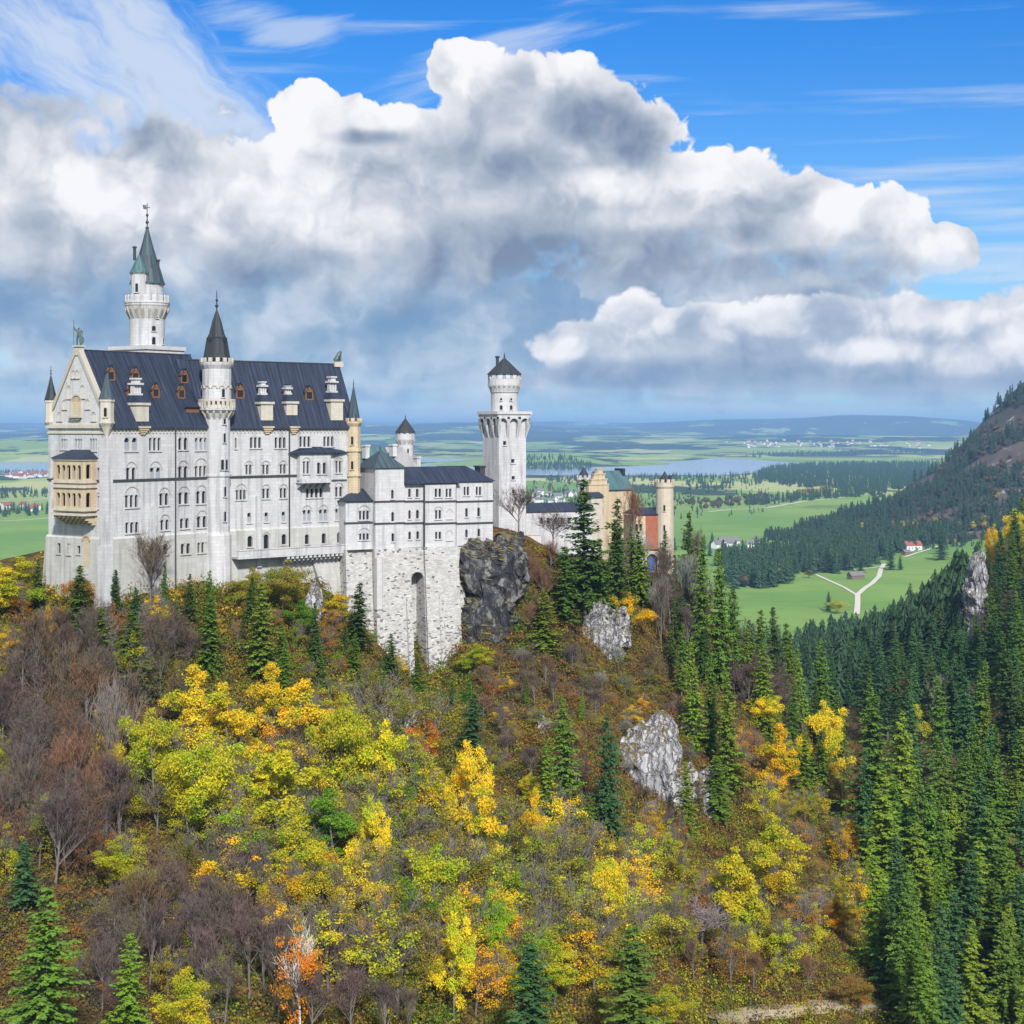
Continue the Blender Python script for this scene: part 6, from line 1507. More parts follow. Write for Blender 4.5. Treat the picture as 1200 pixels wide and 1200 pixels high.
E_BROAD = [
 (228, 792, 905, 72, 'Y', 'glowing yellow maple highest among the yellow trees under the stair tower'),
 (272, 810, 935, 74, 'Y', 'rounded yellow maple beside the highest one below the palace'),
 (182, 842, 968, 66, 'YG', 'yellow-green maple at the edge of the bare brown thicket'),
 (318, 790, 880, 54, 'Y', 'small yellow maple under the terrace walk'),
 (366, 808, 930, 80, 'Y', 'wide yellow maple whose crown leans toward the rubble base'),
 (412, 830, 965, 88, 'YG', 'big lime yellow maple nearest the rocks under the bastion'),
 (446, 856, 985, 54, 'Y', 'narrow bright yellow tree at the outer edge of the yellow group'),
 (330, 878, 1015, 84, 'YG', 'large yellow-green crown in the middle of the yellow group'),
 (244, 868, 1010, 86, 'YG', 'wide yellow-green maple in front of the glowing one'),
 (285, 958, 1058, 76, 'LG', 'vivid green maple at the lower edge of the yellow group'),
 (392, 935, 1045, 78, 'G', 'green maple still in leaf below the lime yellow one'),
 (434, 945, 1062, 44, 'Y', 'slender golden tree right below the lime yellow maple'),
 (350, 970, 1075, 70, 'YG', 'olive yellow tree just above the white birch trunk'),
 (126, 836, 945, 42, 'Y', 'thin yellow tree standing alone in the bare brown thicket'),
 (142, 974, 1050, 56, 'YG', 'small leaning yellow-green tree among bare stems'),
 (490, 908, 1000, 46, 'G', 'small dark green leafy tree between yellow neighbours below the orange maple'),
 (546, 880, 1002, 58, 'Y', 'yellow tree beneath the bluish spruce under the stone base'),
 (566, 935, 1065, 54, 'Y', 'tall narrow yellow tree on the bare brown slope edge'),
 (506, 1000, 1125, 72, 'YG', 'yellow-green tree with a ragged crown low on the middle slope'),
 (476, 1040, 1145, 60, 'G', 'green leafy tree behind the ragged yellow-green one'),
 (572, 1048, 1155, 48, 'LG', 'light green tree next to the dark spreading spruce'),
 (442, 1062, 1155, 36, 'GO', 'small golden tree beside brown stems low on the slope'),
 (532, 1080, 1205, 48, 'Y', 'narrow yellow tree left of the dark spreading spruce'),
 (499, 836, 905, 38, 'O', 'orange maple burning against the rocks under the stone base'),
 (625, 936, 1035, 30, 'GO', 'slim orange-yellow tree beside the large mid slope spruce'),
 (622, 903, 948, 26, 'YG', 'little yellow bush-like tree above the slim orange-yellow one'),
 (712, 1008, 1135, 56, 'Y', 'bright yellow tree below the two mid slope spruces'),
 (650, 1105, 1180, 50, 'YG', 'loose yellow tree beside the wide spruce at the bottom'),
 (912, 862, 950, 48, 'GO', 'golden maple on the gorge side of the ridge'),
 (966, 834, 932, 50, 'Y', 'bright yellow maple against dark spruces above the gorge'),
 (896, 808, 862, 42, 'Y', 'small yellow maple just under the ridge spruces'),
 (990, 958, 1015, 30, 'GO', 'thin golden tree at the edge of the gorge stand'),
 (908, 968, 1070, 66, 'YG', 'yellow-green rounded tree above the footpath'),
 (862, 1005, 1108, 60, 'YG', 'loose yellow-green tree below the small pale rock'),
 (985, 1045, 1100, 40, 'GO', 'golden shrub-like tree beside the small dark spruce above the footpath'),
 (1196, 1018, 1075, 40, 'Y', 'yellow tree tucked among the gorge spruces'),
 (18, 648, 728, 56, 'YG', 'bushy yellow-green tree outside the west wall of the palace'),
 (-6, 655, 735, 46, 'Y', 'yellow tree cut by the edge of the view outside the west wall'),
 (216, 1148, 1245, 66, 'YG', 'round yellow-green tree at the bottom beside the thin young spruce'),
 (330, 655, 725, 60, 'OL', 'olive and rust tree covering the foot of the terrace wall'),
 (296, 662, 722, 44, 'OL', 'olive bushy tree between stair tower and terrace'),
 (392, 690, 745, 34, 'GO', 'small golden tree at the foot of the bastion'),
 (352, 700, 752, 40, 'G', 'green leafy tree on the rock under the terrace walk'),
 (96, 672, 722, 44, 'RU', 'rust brown tree at the foot of the west front'),
 (10, 905, 972, 56, 'R', 'dark red tree in the bare thicket'),
 (590, 1098, 1165, 36, 'Y', 'small yellow tree touching the dark spreading spruce'),
 (782, 1150, 1225, 44, 'YG', 'yellow-green tree beside the wide spruce and the footpath end'),
 (562, 752, 795, 44, 'YG', 'small yellow bushy tree under the dark cliff'),
 (738, 690, 752, 44, 'GO', 'golden tree just right of the tall ridge spruces'),
 (1000, 1140, 1188, 44, 'RU', 'rust coloured tree over the footpath'),
 (690, 1062, 1135, 40, 'GO', 'orange-yellow tree under the bright yellow one below the mid slope spruces'),
]
for px, t, f, w, c, lab in E_BROAD: place('broad', px, t-(20 if f-t > 80 else 0), f, w*(1.04 if w > 34 else 1), c, lab, 'autumn trees on the castle hill')
place('thin', 352, 1078, 1215, 60, 'O', 'white birch trunk with thin orange leaves at the bottom of the slope', 'autumn trees on the castle hill', birch_=True)
E_BARE = [
 (176, 622, 712, 62, 'B', 'leafless forked tree in front of the plinth of the palace'),
 (608, 568, 648, 44, 'P', 'bare purple-grey tree in front of the square tower'),
 (648, 598, 652, 44, 'P', 'bare grey tree before the gallery wing'),
 (745, 570, 640, 32, 'BR', 'bare reddish tree beside the turquoise gatehouse roof'),
 (186, 690, 742, 26, 'W', 'pale many-stemmed bare bush under the leafless forked tree'),
 (128, 790, 950, 50, 'W', 'tall pale bare trunk in the left thicket'),
 (822, 1055, 1122, 60, 'W', 'grey leafless tree with pale stems above the footpath'),
 (1105, 790, 875, 26, 'W', 'dead tree with two white trunks deep in the gorge forest'),
 (60, 930, 1010, 90, 'W', 'bare tree with pale fanning branches above the flat topped pine'),
]
for px, t, f, w, c, lab in E_BARE: place('bare', px, t, f, w, c, lab, 'leafless trees', D={608: 372, 648: 392, 745: 420}.get(px))

# ------------------------------------------------------------------ stands of trees that look alike: (family, region, count, heights in photo px, colours, label, group)
def inside(poly, x, y):
    c = False
    for (x0, y0), (x1, y1) in zip(poly, poly[1:]+poly[:1]):
        if (y0 > y) != (y1 > y) and x < (x1-x0)*(y-y0)/(y1-y0)+x0: c = not c
    return c
def stand(fam, poly, n, hpx, cols, label, group, dmin=150.0, hm=None, w=(.8, 1.1), sep=9.0):
    xs = [p[0] for p in poly]; ys = [p[1] for p in poly]; got = []; tries = 0
    while len(got) < n and tries < n*40:
        tries += 1
        x, y = rnd.uniform(min(xs), max(xs)), rnd.uniform(min(ys), max(ys))
        if not inside(poly, x, y): continue
        if any((x-a)**2+((y-b)*.8)**2 < sep*sep for a, b in got): continue
        p = cast(x, y, dmin)
        if p is None: continue
        got.append((x, y))
        H = rnd.uniform(*hm) if hm else rnd.uniform(*hpx)/FPX*p.y
        nv = {'spruce': 5, 'broad': 5, 'bare': 4, 'thin': 2}[fam]; kind = fam+str(rnd.randrange(nv))
        make_tree(KIND_OF[fam], kind, p-Vector((0, 0, .4)), H, rnd.uniform(*w), vary(CO[rnd.choice(cols)], .2), label, 'tree', group, None, 4.5)
S_ = 'spruce'
stand(S_, [(985, 960), (1060, 930), (1200, 930), (1215, 1260), (1040, 1260), (1020, 1150)], 62, None, ('S', 'SL', 'S', 'SL', 'SB'), 'tall green spruce packed in the dense stand filling the gorge', 'spruces of the dense gorge stand', hm=(15, 27), w=(.95, 1.4), sep=13)
stand(S_, [(1000, 850), (1200, 780), (1215, 940), (1060, 940)], 34, None, ('S', 'SB', 'SD'), 'dark spruce on the upper side of the gorge behind the dense stand', 'spruces on the upper gorge side', dmin=430, hm=(20, 28), w=(1.0, 1.3), sep=11)
stand(S_, [(1128, 640), (1160, 612), (1215, 620), (1215, 820), (1120, 820), (1120, 700)], 46, None, ('S', 'SB', 'SD'), 'blue-green spruce on the steep flank around the bare rock rib', 'spruces on the steep right flank', dmin=480, hm=(18, 27), w=(1.0, 1.35), sep=10)
stand(S_, [(940, 770), (1130, 735), (1130, 830), (1000, 850), (945, 830)], 62, None, ('SB', 'SD', 'SB'), 'deep blue-green spruce of the forest edge just below the forked meadow path', 'spruces of the forest below the meadow', dmin=560, hm=(22, 30), sep=10)
stand(S_, [(860, 800), (960, 850), (1000, 930), (950, 960), (890, 880)], 14, None, ('S', 'SL', 'SD'), 'spruce on the falling ridge between the golden maples', 'spruces on the falling ridge', hm=(14, 22), sep=14)
stand(S_, [(770, 700), (860, 760), (880, 860), (800, 860)], 8, None, ('S', 'SD'), 'spruce among slim bare trunks under the gate tower', 'spruces under the gate tower', hm=(11, 17), sep=18)
stand(S_, [(560, 800), (800, 800), (800, 900), (560, 940)], 6, None, ('S', 'SL'), 'young spruce scattered over the rust brown slope', 'young spruces on the brown slope', hm=(4, 8), sep=40)
stand(S_, [(150, 730), (360, 740), (340, 830), (170, 830)], 8, None, ('S', 'SD'), 'green spruce half hidden on the steep bank under the palace', 'spruces on the bank under the palace', hm=(8, 14), sep=22)
B_ = 'bare'
stand(B_, [(-20, 800), (110, 800), (150, 880), (140, 1040), (-20, 1040)], 46, None, ('P', 'P', 'B', 'P', 'B', 'BR'), 'purple-brown leafless tree in the bare thicket on the western slope', 'leafless thicket of the western slope', hm=(10, 16), sep=12)
stand(B_, [(70, 760), (230, 770), (220, 850), (60, 830)], 18, None, ('B', 'P', 'W'), 'brown leafless tree on the bank under the palace corner', 'leafless trees under the palace corner', hm=(7, 12), sep=13)
stand(B_, [(130, 1090), (330, 1060), (330, 1210), (100, 1220)], 26, None, ('P', 'B', 'P', 'B', 'P', 'BR'), 'leafless brown tree in the tangle around the thin young spruce', 'leafless tangle of the lower slope', hm=(8, 13), sep=13)
stand(B_, [(745, 690), (820, 700), (840, 800), (770, 770)], 17, None, ('B', 'P', 'W'), 'slim grey leafless trunk in the grove under the gate tower', 'leafless grove under the gate tower', hm=(12, 18), w=(.5, .8), sep=9)
stand(B_, [(870, 760), (920, 800), (930, 880), (860, 840)], 8, None, ('B', 'P'), 'leafless tree between ridge spruces and golden maples', 'leafless trees of the falling ridge', hm=(9, 14), sep=11)
stand(B_, [(800, 1080), (960, 1090), (960, 1170), (790, 1170)], 9, None, ('B', 'W', 'BR'), 'leafless grey-brown tree just above the footpath', 'leafless trees above the footpath', hm=(6, 10), sep=16)
stand(B_, [(380, 1120), (500, 1160), (480, 1230), (330, 1230)], 9, None, ('B', 'P'), 'leafless tree beside the white birch trunk', 'leafless trees by the birch', hm=(7, 11), sep=16)
stand(B_, [(600, 650), (650, 660), (650, 760), (590, 760)], 7, None, ('B', 'BR'), 'thin leafless tree on the rusty slope beside the dark cliff', 'leafless trees by the dark cliff', hm=(6, 10), sep=13)
stand(B_, [(1110, 850), (1200, 640), (1215, 700), (1130, 900)], 6, None, ('P', 'B'), 'leafless purple tree among spruces on the steep flank', 'leafless trees on the steep flank', dmin=420, hm=(12, 18), sep=16)
stand('thin', [(140, 900), (480, 860), (560, 1000), (540, 1190), (420, 1190), (180, 1060)], 74, None, ('YG', 'OL', 'Y', 'YG', 'GO', 'G', 'OL'), 'sparse olive-yellow tree filling gaps in the yellow wood below the palace', 'sparse trees of the yellow wood', hm=(9, 16), w=(1.0, 1.35), sep=12)
stand('thin', [(420, 1040), (640, 1000), (760, 1040), (740, 1200), (430, 1200)], 50, None, ('OL', 'YG', 'Y', 'YG', 'OL', 'GO', 'LG'), 'half bare yellow-olive tree of the lower middle slope', 'half bare trees of the lower middle slope', hm=(9, 15), w=(1.0, 1.3), sep=13)
stand('thin', [(760, 1020), (1000, 1000), (1030, 1140), (900, 1170), (770, 1150)], 34, None, ('OL', 'YG', 'GO', 'RU', 'YG'), 'half bare yellow or rust tree on the gorge slope above the footpath', 'half bare trees above the footpath', hm=(6, 11), sep=13)
stand('thin', [(860, 880), (990, 930), (1000, 1020), (880, 1000)], 14, None, ('GO', 'OL', 'YG', 'RU'), 'sparse golden tree below the golden maples of the ridge', 'sparse trees below the golden maples', hm=(7, 12), sep=14)
stand('thin', [(0, 720), (90, 740), (240, 740), (300, 760), (100, 800), (0, 780)], 14, None, ('RU', 'OL', 'RU', 'GO'), 'rust brown half bare tree on the bank left of the palace', 'rust trees on the bank left of the palace', hm=(5, 9), sep=16)
stand('thin', [(280, 700), (520, 800), (560, 860), (420, 850), (280, 780)], 14, None, ('OL', 'RU', 'OL', 'GO'), 'olive half bare tree between the pale rocks under the terrace', 'olive trees under the terrace', hm=(4, 8), sep=16)
stand('thin', [(560, 900), (800, 990), (840, 1080), (640, 1060), (560, 980)], 12, None, ('RU', 'OL', 'GO'), 'rusty half bare tree on the slope under the mid slope spruces', 'rusty trees under the mid slope spruces', hm=(5, 9), sep=18)
stand('thin', [(560, 700), (640, 770), (760, 780), (830, 840), (800, 880), (620, 900), (540, 880)], 30, None, ('RU', 'OL', 'GO', 'OL', 'RU'), 'low rusty tree on the brown slope between the two larger grey cliffs', 'low rusty trees of the brown slope', hm=(3, 6), w=(1.1, 1.6), sep=15)
stand(B_, [(560, 690), (640, 760), (780, 790), (840, 860), (800, 1000), (620, 930), (540, 880)], 46, None, ('B', 'P', 'W', 'BR'), 'thin leafless sapling on the brown slope under the gatehouse', 'leafless saplings of the brown slope', hm=(3.5, 8), w=(1.0, 1.5), sep=13)
stand(B_, [(690, 560), (690, 650), (790, 672), (800, 640), (740, 640)], 7, None, ('P', 'B', 'BR'), 'leafless tree screening the gatehouse walls', 'leafless trees before the gatehouse', hm=(9, 15), w=(.8, 1.1), sep=10)
stand(S_, [(660, 690), (760, 690), (790, 720), (740, 740), (660, 740)], 5, None, ('S', 'SD', 'SL'), 'spruce crowding the ridge under the gatehouse', 'spruces under the gatehouse', hm=(12, 18), w=(1.1, 1.4), sep=14)
stand(S_, [(60, 720), (230, 760), (400, 760), (560, 830), (540, 870), (380, 810), (60, 790)], 14, None, ('S', 'SD', 'SB', 'SD'), 'small dark spruce on the rim of the bank below the castle walls', 'small spruces on the rim below the walls', hm=(5, 11), w=(1.0, 1.4), sep=24)
stand('thin', [(-20, 780), (130, 760), (180, 860), (150, 1060), (-20, 1060)], 16, None, ('OL', 'OL', 'YG', 'RU'), 'olive half bare tree within the purple-brown thicket', 'olive trees within the thicket', hm=(8, 12), sep=17)
stand('thin', [(100, 1060), (340, 1040), (340, 1200), (20, 1220)], 12, None, ('OL', 'YG', 'OL', 'RU'), 'olive half bare tree within the leafless tangle of the lower slope', 'olive trees within the leafless tangle', hm=(6, 10), sep=18)
# autumn trees lighting up the steep flank
for px, t, f, w, c, lab in ((1192, 592, 632, 30, 'Y', 'golden tree on the crest of the steep flank, the highest autumn tree there'), (1166, 610, 642, 22, 'GO', 'small orange tree on the crest of the steep flank'), (1072, 820, 872, 36, 'YG', 'yellow tree glowing deep in the gorge forest'), (1062, 792, 845, 40, 'RU', 'orange-brown tree behind the yellow one deep in the gorge forest')):
    place('broad', px, t, f, w, c, lab, 'autumn trees of the gorge forest', D={1192: 700, 1166: 720, 1072: 560, 1062: 640}[px])

# ------------------------------------------------------------------ far woods (stuff): small ragged conifers
def cone_template(seed, tiers=10, sides=8):
    """A small ragged conifer: tiers of drooping sprigs round a dark core."""
    g_ = np.random.default_rng(seed); T = []; lobe = g_.uniform(.8, 1.15, 3)
    for k in range(tiers):
        z0 = .05+.90*k/tiers; r = (.19*(1-z0)**.75+.012)*lobe[k % 3]
        for i in range(sides):
            th = 2*math.pi*(i+g_.uniform(-.35, .35))/sides + k*.5; rr = r*g_.uniform(.55, 1.2); h_ = math.pi/sides*g_.uniform(.6, 1.05)
            zt = min(1.0, z0+.115+g_.uniform(-.02, .03)); zb = z0+g_.uniform(-.03, .03)
            T += [[rr*math.cos(th-h_), rr*math.sin(th-h_), zb], [rr*1.12*math.cos(th), rr*1.12*math.sin(th), zb-.02], [0, 0, zt]]
            T += [[rr*1.12*math.cos(th), rr*1.12*math.sin(th), zb-.02], [rr*math.cos(th+h_), rr*math.sin(th+h_), zb+g_.uniform(-.02, .02)], [0, 0, zt]]
    T += [[-.01, 0, .9], [.01, 0, .9], [0, 0, 1.0]]
    return np.array(T)
def ball_template(seed):
    g_ = np.random.default_rng(seed); T = []
    for _ in range(46):
        u = unit(g_.normal(size=3)); c = np.array([u[0]*.26, u[1]*.26, .58+u[2]*.36])*g_.uniform(.8, 1.1)
        a = unit(np.cross(u, g_.normal(size=3)))*.17; b = np.cross(u, a)
        T += [c-a, c+a*.6+b, c+a*.5-b]
    return np.array(T)
CT = [cone_template(i) for i in range(6)]; BT = [ball_template(i) for i in range(4)]
def wood(name, pts, templ, color, mat='spruce_needles', wide=(.9, 1.3)):
    V = []
    for i, (x, y, z, h) in enumerate(pts):
        t = templ[i % len(templ)]; th = RNG.uniform(0, 6.28); c, s = math.cos(th), math.sin(th); w = h*RNG.uniform(*wide)
        V.append(np.stack([(t[:, 0]*c-t[:, 1]*s)*w+x, (t[:, 0]*s+t[:, 1]*c)*w+y, t[:, 2]*h+z], 1))
    V = np.concatenate(V)
    o = raw_mesh(name, V, np.arange(len(V), dtype=np.int32).reshape(-1, 3), mat); o.color = (*color, 1)
    return tag(o, kind='stuff')
def fill_plain(poly, n, h):
    xs = [p[0] for p in poly]; ys = [p[1] for p in poly]; out = []
    lo, hi = FLOOR/((HOR-max(ys))/FPX), FLOOR/((HOR-min(ys))/FPX)
    t = 0
    while len(out) < n and t < n*60:
        t += 1
        d = rnd.uniform(lo, hi); py = HOR-FLOOR/d*FPX; px = rnd.uniform(min(xs), max(xs))
        if not inside(poly, px, py): continue
        p = onplain(px, py); out.append((p.x, p.y, p.z-.5, rnd.uniform(*h)))
    return out
cast_pts = []
def fill_hill(poly, n, h, dmin):
    xs = [p[0] for p in poly]; ys = [p[1] for p in poly]; out = []; t = 0
    while len(out) < n and t < n*30:
        t += 1
        x, y = rnd.uniform(min(xs), max(xs)), rnd.uniform(min(ys), max(ys))
        if not inside(poly, x, y): continue
        p = cast(x, y, dmin)
        if p is not None: out.append((p.x, p.y, p.z-.5, rnd.uniform(*h)))
    return out
dark = fill_plain([(845, 655), (905, 650), (960, 640), (1060, 628), (1120, 632), (1062, 648), (1030, 662), (985, 672), (930, 676), (915, 690), (850, 690)], 520, (18, 30))
dark += fill_plain([(975, 612), (1060, 605), (1120, 615), (1115, 634), (1000, 640), (960, 634)], 420, (18, 28))
dark += fill_plain([(880, 560), (905, 549), (960, 545), (1100, 544), (1100, 572), (1010, 575), (920, 570)], 2400, (16, 26))
dark += fill_plain([(800, 568), (880, 560), (900, 566), (830, 578)], 60, (14, 24)) + fill_plain([(640, 560), (880, 557), (870, 562), (640, 566)], 320, (10, 20)) + fill_plain([(870, 590), (985, 576), (1040, 574), (1035, 583), (980, 584), (880, 594)], 170, (16, 24))
dark += fill_plain([(-20, 576), (56, 575), (56, 583), (-20, 585)], 90, (10, 18)) + fill_plain([(-20, 598), (56, 596), (56, 604), (-20, 607)], 60, (12, 20)) + fill_plain([(-20, 553), (56, 553), (56, 557), (-20, 558)], 120, (10, 16))
dark += fill_plain([(620, 575), (800, 570), (800, 592), (620, 600)], 160, (8, 18))
dark += fill_plain([(612, 551), (690, 552), (694, 545), (672, 539), (612, 538)], 420, (14, 22)) + fill_plain([(620, 563), (900, 560), (905, 600), (820, 612), (700, 606), (620, 606)], 240, (6, 13))
dark += fill_plain([(870, 537), (1090, 532), (1090, 528), (880, 531)], 260, (14, 24))
dark += fill_hill([(930, 740), (1130, 705), (1140, 790), (1000, 800), (935, 800)], 420, (20, 29), 640)
# the same forest goes on over the far side of the hill and past the edges of the view
_n = 0
while _n < 1500:
    x, y = rnd.uniform(-225, 465), rnd.uniform(470, 1250); z_ = float(ground(x, y))
    if z_ > -62 or (x < 40 and y > 640 and rnd.random() < .8) or (y < 720 and 0.19 < x/y < 0.33): continue
    dark.append((x, y, z_-.5, rnd.uniform(17, 26) if x > 0 else rnd.uniform(12, 20))); _n += 1
_n = 0
while _n < 900:
    x, y = rnd.uniform(70, 460), rnd.uniform(130, 620)
    if x/y < 0.315: continue
    dark.append((x, y, float(ground(x, y))-.5, rnd.uniform(17, 26))); _n += 1
dark += fill_plain([(60, 570), (560, 568), (840, 640), (840, 690), (60, 680)], 700, (8, 22))
mtx = []
while len(mtx) < 2600:
    u, v = rnd.random(), rnd.random()
    i, j = int(v*69), int(u*89)
    x, y, z_ = MX[i, j], MY[i, j], MZ[i, j]
    bare_ = float(fbm(np.array([x/85.]), np.array([y/85.+z_/50.]), 77, 4)[0])
    if bare_ > .56 and v > .25: continue
    mtx.append((x+rnd.uniform(-6, 6), y+rnd.uniform(-6, 6), z_-1, rnd.uniform(13, 25)))
wood('distant_forest', dark, CT, (.036, .078, .040)); wood('mountain_forest', mtx, CT, (.034, .066, .038))
leafy_ = fill_plain([(620, 566), (860, 563), (860, 596), (620, 604)], 170, (5, 11)) + fill_plain([(800, 590), (870, 584), (905, 580), (905, 588), (830, 598)], 70, (8, 15)) + fill_plain([(850, 682), (905, 676), (915, 690), (880, 694)], 12, (8, 14))
wood('far_broadleaf_wood', leafy_, BT, (.13, .10, .055), 'broad_leaves', (1.0, 1.6))
gold_ = fill_plain([(930, 579), (975, 573), (978, 578), (932, 585)], 34, (10, 16)) + fill_plain([(985, 618), (1075, 616), (1075, 622), (985, 626)], 22, (10, 15)) + [(MX[i, j], MY[i, j], MZ[i, j], rnd.uniform(9, 15)) for i, j in ((rnd.randrange(2, 26), rnd.randrange(20, 88)) for _ in range(110))]
wood('far_golden_wood', gold_, BT, (.30, .23, .05), 'broad_leaves', (1.0, 1.5))
brn_ = [(MX[i, j], MY[i, j], MZ[i, j]-1, rnd.uniform(7, 12)) for i, j in ((rnd.randrange(20, 66), rnd.randrange(40, 88)) for _ in range(240))]
wood('far_russet_wood', brn_, BT, (.15, .09, .055), 'broad_leaves', (1.1, 1.8))

# lone trees on the meadow
for px, t, f, w, c, fam, lab in ((1103, 622, 656, 22, 'SB', 'spruce', 'lone dark spruce on the meadow above the red roofed farmhouse'), (1044, 641, 668, 14, 'SB', 'spruce', 'dark spruce at the head of the white meadow path'), (1055, 651, 668, 9, 'SB', 'spruce', 'small spruce next to the one heading the meadow path'),
                             (970, 640, 671, 22, 'SB', 'spruce', 'round dark conifer at the meadow edge beside the small barn'), (1009, 653, 671, 12, 'SB', 'spruce', 'narrow conifer directly behind the small barn'), (971, 693, 716, 12, 'SB', 'spruce', 'dark conifer on the lower meadow beside the yellow bush'),
                             (982, 702, 719, 24, 'YG', 'broad', 'yellow bushy tree on the lower meadow left of the path'), (917, 661, 678, 18, 'YG', 'broad', 'pale yellow bush at the meadow edge before the conifers'), (947, 667, 677, 12, 'OL', 'broad', 'low dark bush where the left arm of the path ends')):
    p = onplain(px, f); H = max(3, (HOR-t)/FPX*p.y-p.z); n = 5; v = 2 if fam == 'spruce' else rnd.randrange(n); kind = fam+str(v)
    wm = (8.4, 7.2, 9.6, 6.0, 8.0)[v] if fam == 'spruce' else (10.6, 8.6, 11.8, 9.4, 7.0)[v]
    make_tree(KIND_OF[fam], kind, p, H, float(np.clip((w/FPX*p.y)/(wm*H/SRC[kind][5]), .5, 3.0)), CO[c], lab, 'tree', 'lone trees on the meadow')

# ------------------------------------------------------------------ rock outcrops
RIMS = []
def rock(label, poly, D, depth, mat='limestone_rock', amp=1.6, seed=0, ex=1.26):
    """A craggy outcrop whose visible face fills the photo outline poly at distance D (a solid lump set into the slope)."""
    xs = [p[0] for p in poly]; ys = [p[1] for p in poly]
    cx, cyy = (min(xs)+max(xs))/2, (min(ys)+max(ys))/2
    poly = [(cx+(x-cx)*ex, cyy+(y-cyy)*ex) for x, y in poly]
    p0 = cast(cx, cyy); Dc = D or (p0.y if p0 else 330)
    m = Dc/FPX
    bm = bmesh.new(); bmesh.ops.create_icosphere(bm, subdivisions=6, radius=1.0)
    co = np.array([v.co[:] for v in bm.verts])
    th = np.arctan2(co[:, 2], co[:, 0])
    # outline radius by angle
    pv = np.array([((x-cx)*m, (cyy-y)*m) for x, y in poly]); seg = np.concatenate([pv, pv[:1]])
    def rad(t):
        d = np.array([math.cos(t), math.sin(t)]); best = .1
        for a, b in zip(seg[:-1], seg[1:]):
            e = b-a; den = d[0]*e[1]-d[1]*e[0]
            if abs(den) < 1e-9: continue
            s = (a[0]*e[1]-a[1]*e[0])/den; u = (a[0]*d[1]-a[1]*d[0])/den
            if s > 0 and -1e-6 <= u <= 1+1e-6: best = max(best, s)
        return best
    tb = np.linspace(-math.pi, math.pi, 181); rb = np.array([rad(t) for t in tb])
    rb = rb*(1 + (fbm((np.cos(tb)+2)*2.2+seed*3.1, (np.sin(tb)+2)*2.2, 61, 4, .65)-.5)*1.1)
    rr = np.interp(th, tb, rb); fl = np.hypot(co[:, 0], co[:, 2])
    P_ = np.stack([np.cos(th)*rr*fl**.42, np.sign(co[:, 1])*np.abs(co[:, 1])**.7*depth, np.sin(th)*rr*fl**.42], 1)
    g_ = np.random.default_rng(900+seed); ext = np.abs(P_).max(0)
    for _ in range(12):                                  # flat broken faces
        nrm = unit(g_.normal(size=3)*np.array([1, 1.2, .8])); nrm[1] = -abs(nrm[1])*.9
        lim = np.abs(P_@nrm).max()*g_.uniform(.72, .95)
        d = P_@nrm; ex = np.clip(d-lim, 0, None); P_ = P_ - ex[:, None]*nrm*.9
    q = P_*.22+seed*7.7
    def n3(a, k): return fbm(a[:, 0]*k+a[:, 1]*k*.7, a[:, 2]*k*.75-a[:, 1]*k*.5, seed, 5, .6)-.5
    crag = np.abs(n3(q, 1.0))*-2.2+.35 + n3(q, 3.2)*.8
    P_[:, 1] -= crag*amp*1.5; P_[:, 0] += n3(q+3.3, 2.6)*amp*1.9; P_[:, 2] += n3(q+9.1, 2.6)*amp*1.7
    RIMS.append((poly, Dc))
    for v, c in zip(bm.verts, P_): v.co = c
    me = bpy.data.meshes.new('rock_outcrop'); bm.to_mesh(me); bm.free(); me.materials.append(M[mat])
    o = bpy.data.objects.new('rock_outcrop', me); COL.objects.link(o)
    o.location = ((cx-600)/FPX*Dc, Dc+depth*.60, (HOR-cyy)/FPX*Dc)
    return tag(o, label, 'rock', 'rock outcrops')
rock('pale grey limestone outcrop just under the tall dark spruces of the ridge', [(664, 760), (672, 728), (690, 715), (705, 712), (735, 733), (728, 760), (705, 785), (690, 793), (670, 775)], None, 4.0, seed=1)
rock('large grey limestone cliff low on the slope beside the blue-green spruce', [(735, 980), (737, 900), (752, 880), (775, 868), (798, 885), (803, 920), (795, 955), (770, 970), (750, 990)], None, 5.0, seed=2)
rock('small pale rock with a brown foot right of the large grey cliff', [(816, 940), (820, 918), (832, 918), (842, 940), (848, 965), (840, 990), (824, 975)], None, 3.0, seed=3)
rock('narrow upright rib of pale rock above the large grey cliff', [(800, 890), (801, 845), (807, 842), (810, 870), (808, 892)], None, 2.2, seed=4)
rock('broken grey rocks beneath the stone base above the orange maple', [(450, 850), (452, 815), (468, 812), (482, 835), (480, 870), (470, 895), (458, 880)], None, 3.0, seed=5)
rock('pale rock face under the terrace walk below the bastion', [(352, 775), (356, 745), (366, 690), (376, 700), (374, 740), (366, 780)], None, 2.5, seed=6)
rock('small white rock at the foot of the dark cliff', [(604, 770), (612, 760), (628, 768), (626, 778), (612, 780)], None, 1.8, seed=7)
rock('rock rib showing bare between spruces on the steep flank', [(1136, 700), (1140, 655), (1150, 650), (1156, 680), (1152, 720), (1146, 770), (1138, 740)], 640, 6.0, seed=8, amp=2.2)
rock('dark mossy cliff carrying the end of the bower wing', [(541, 700), (541, 640), (560, 634), (585, 638), (608, 636), (610, 690), (606, 755), (575, 790), (545, 785)], 349.5, 3.5, 'dark_rock', 1.9, seed=9, ex=1.04)
rock('little rock in the brown slope above the large grey cliff', [(626, 868), (634, 842), (642, 846), (640, 872)], None, 1.6, seed=10)

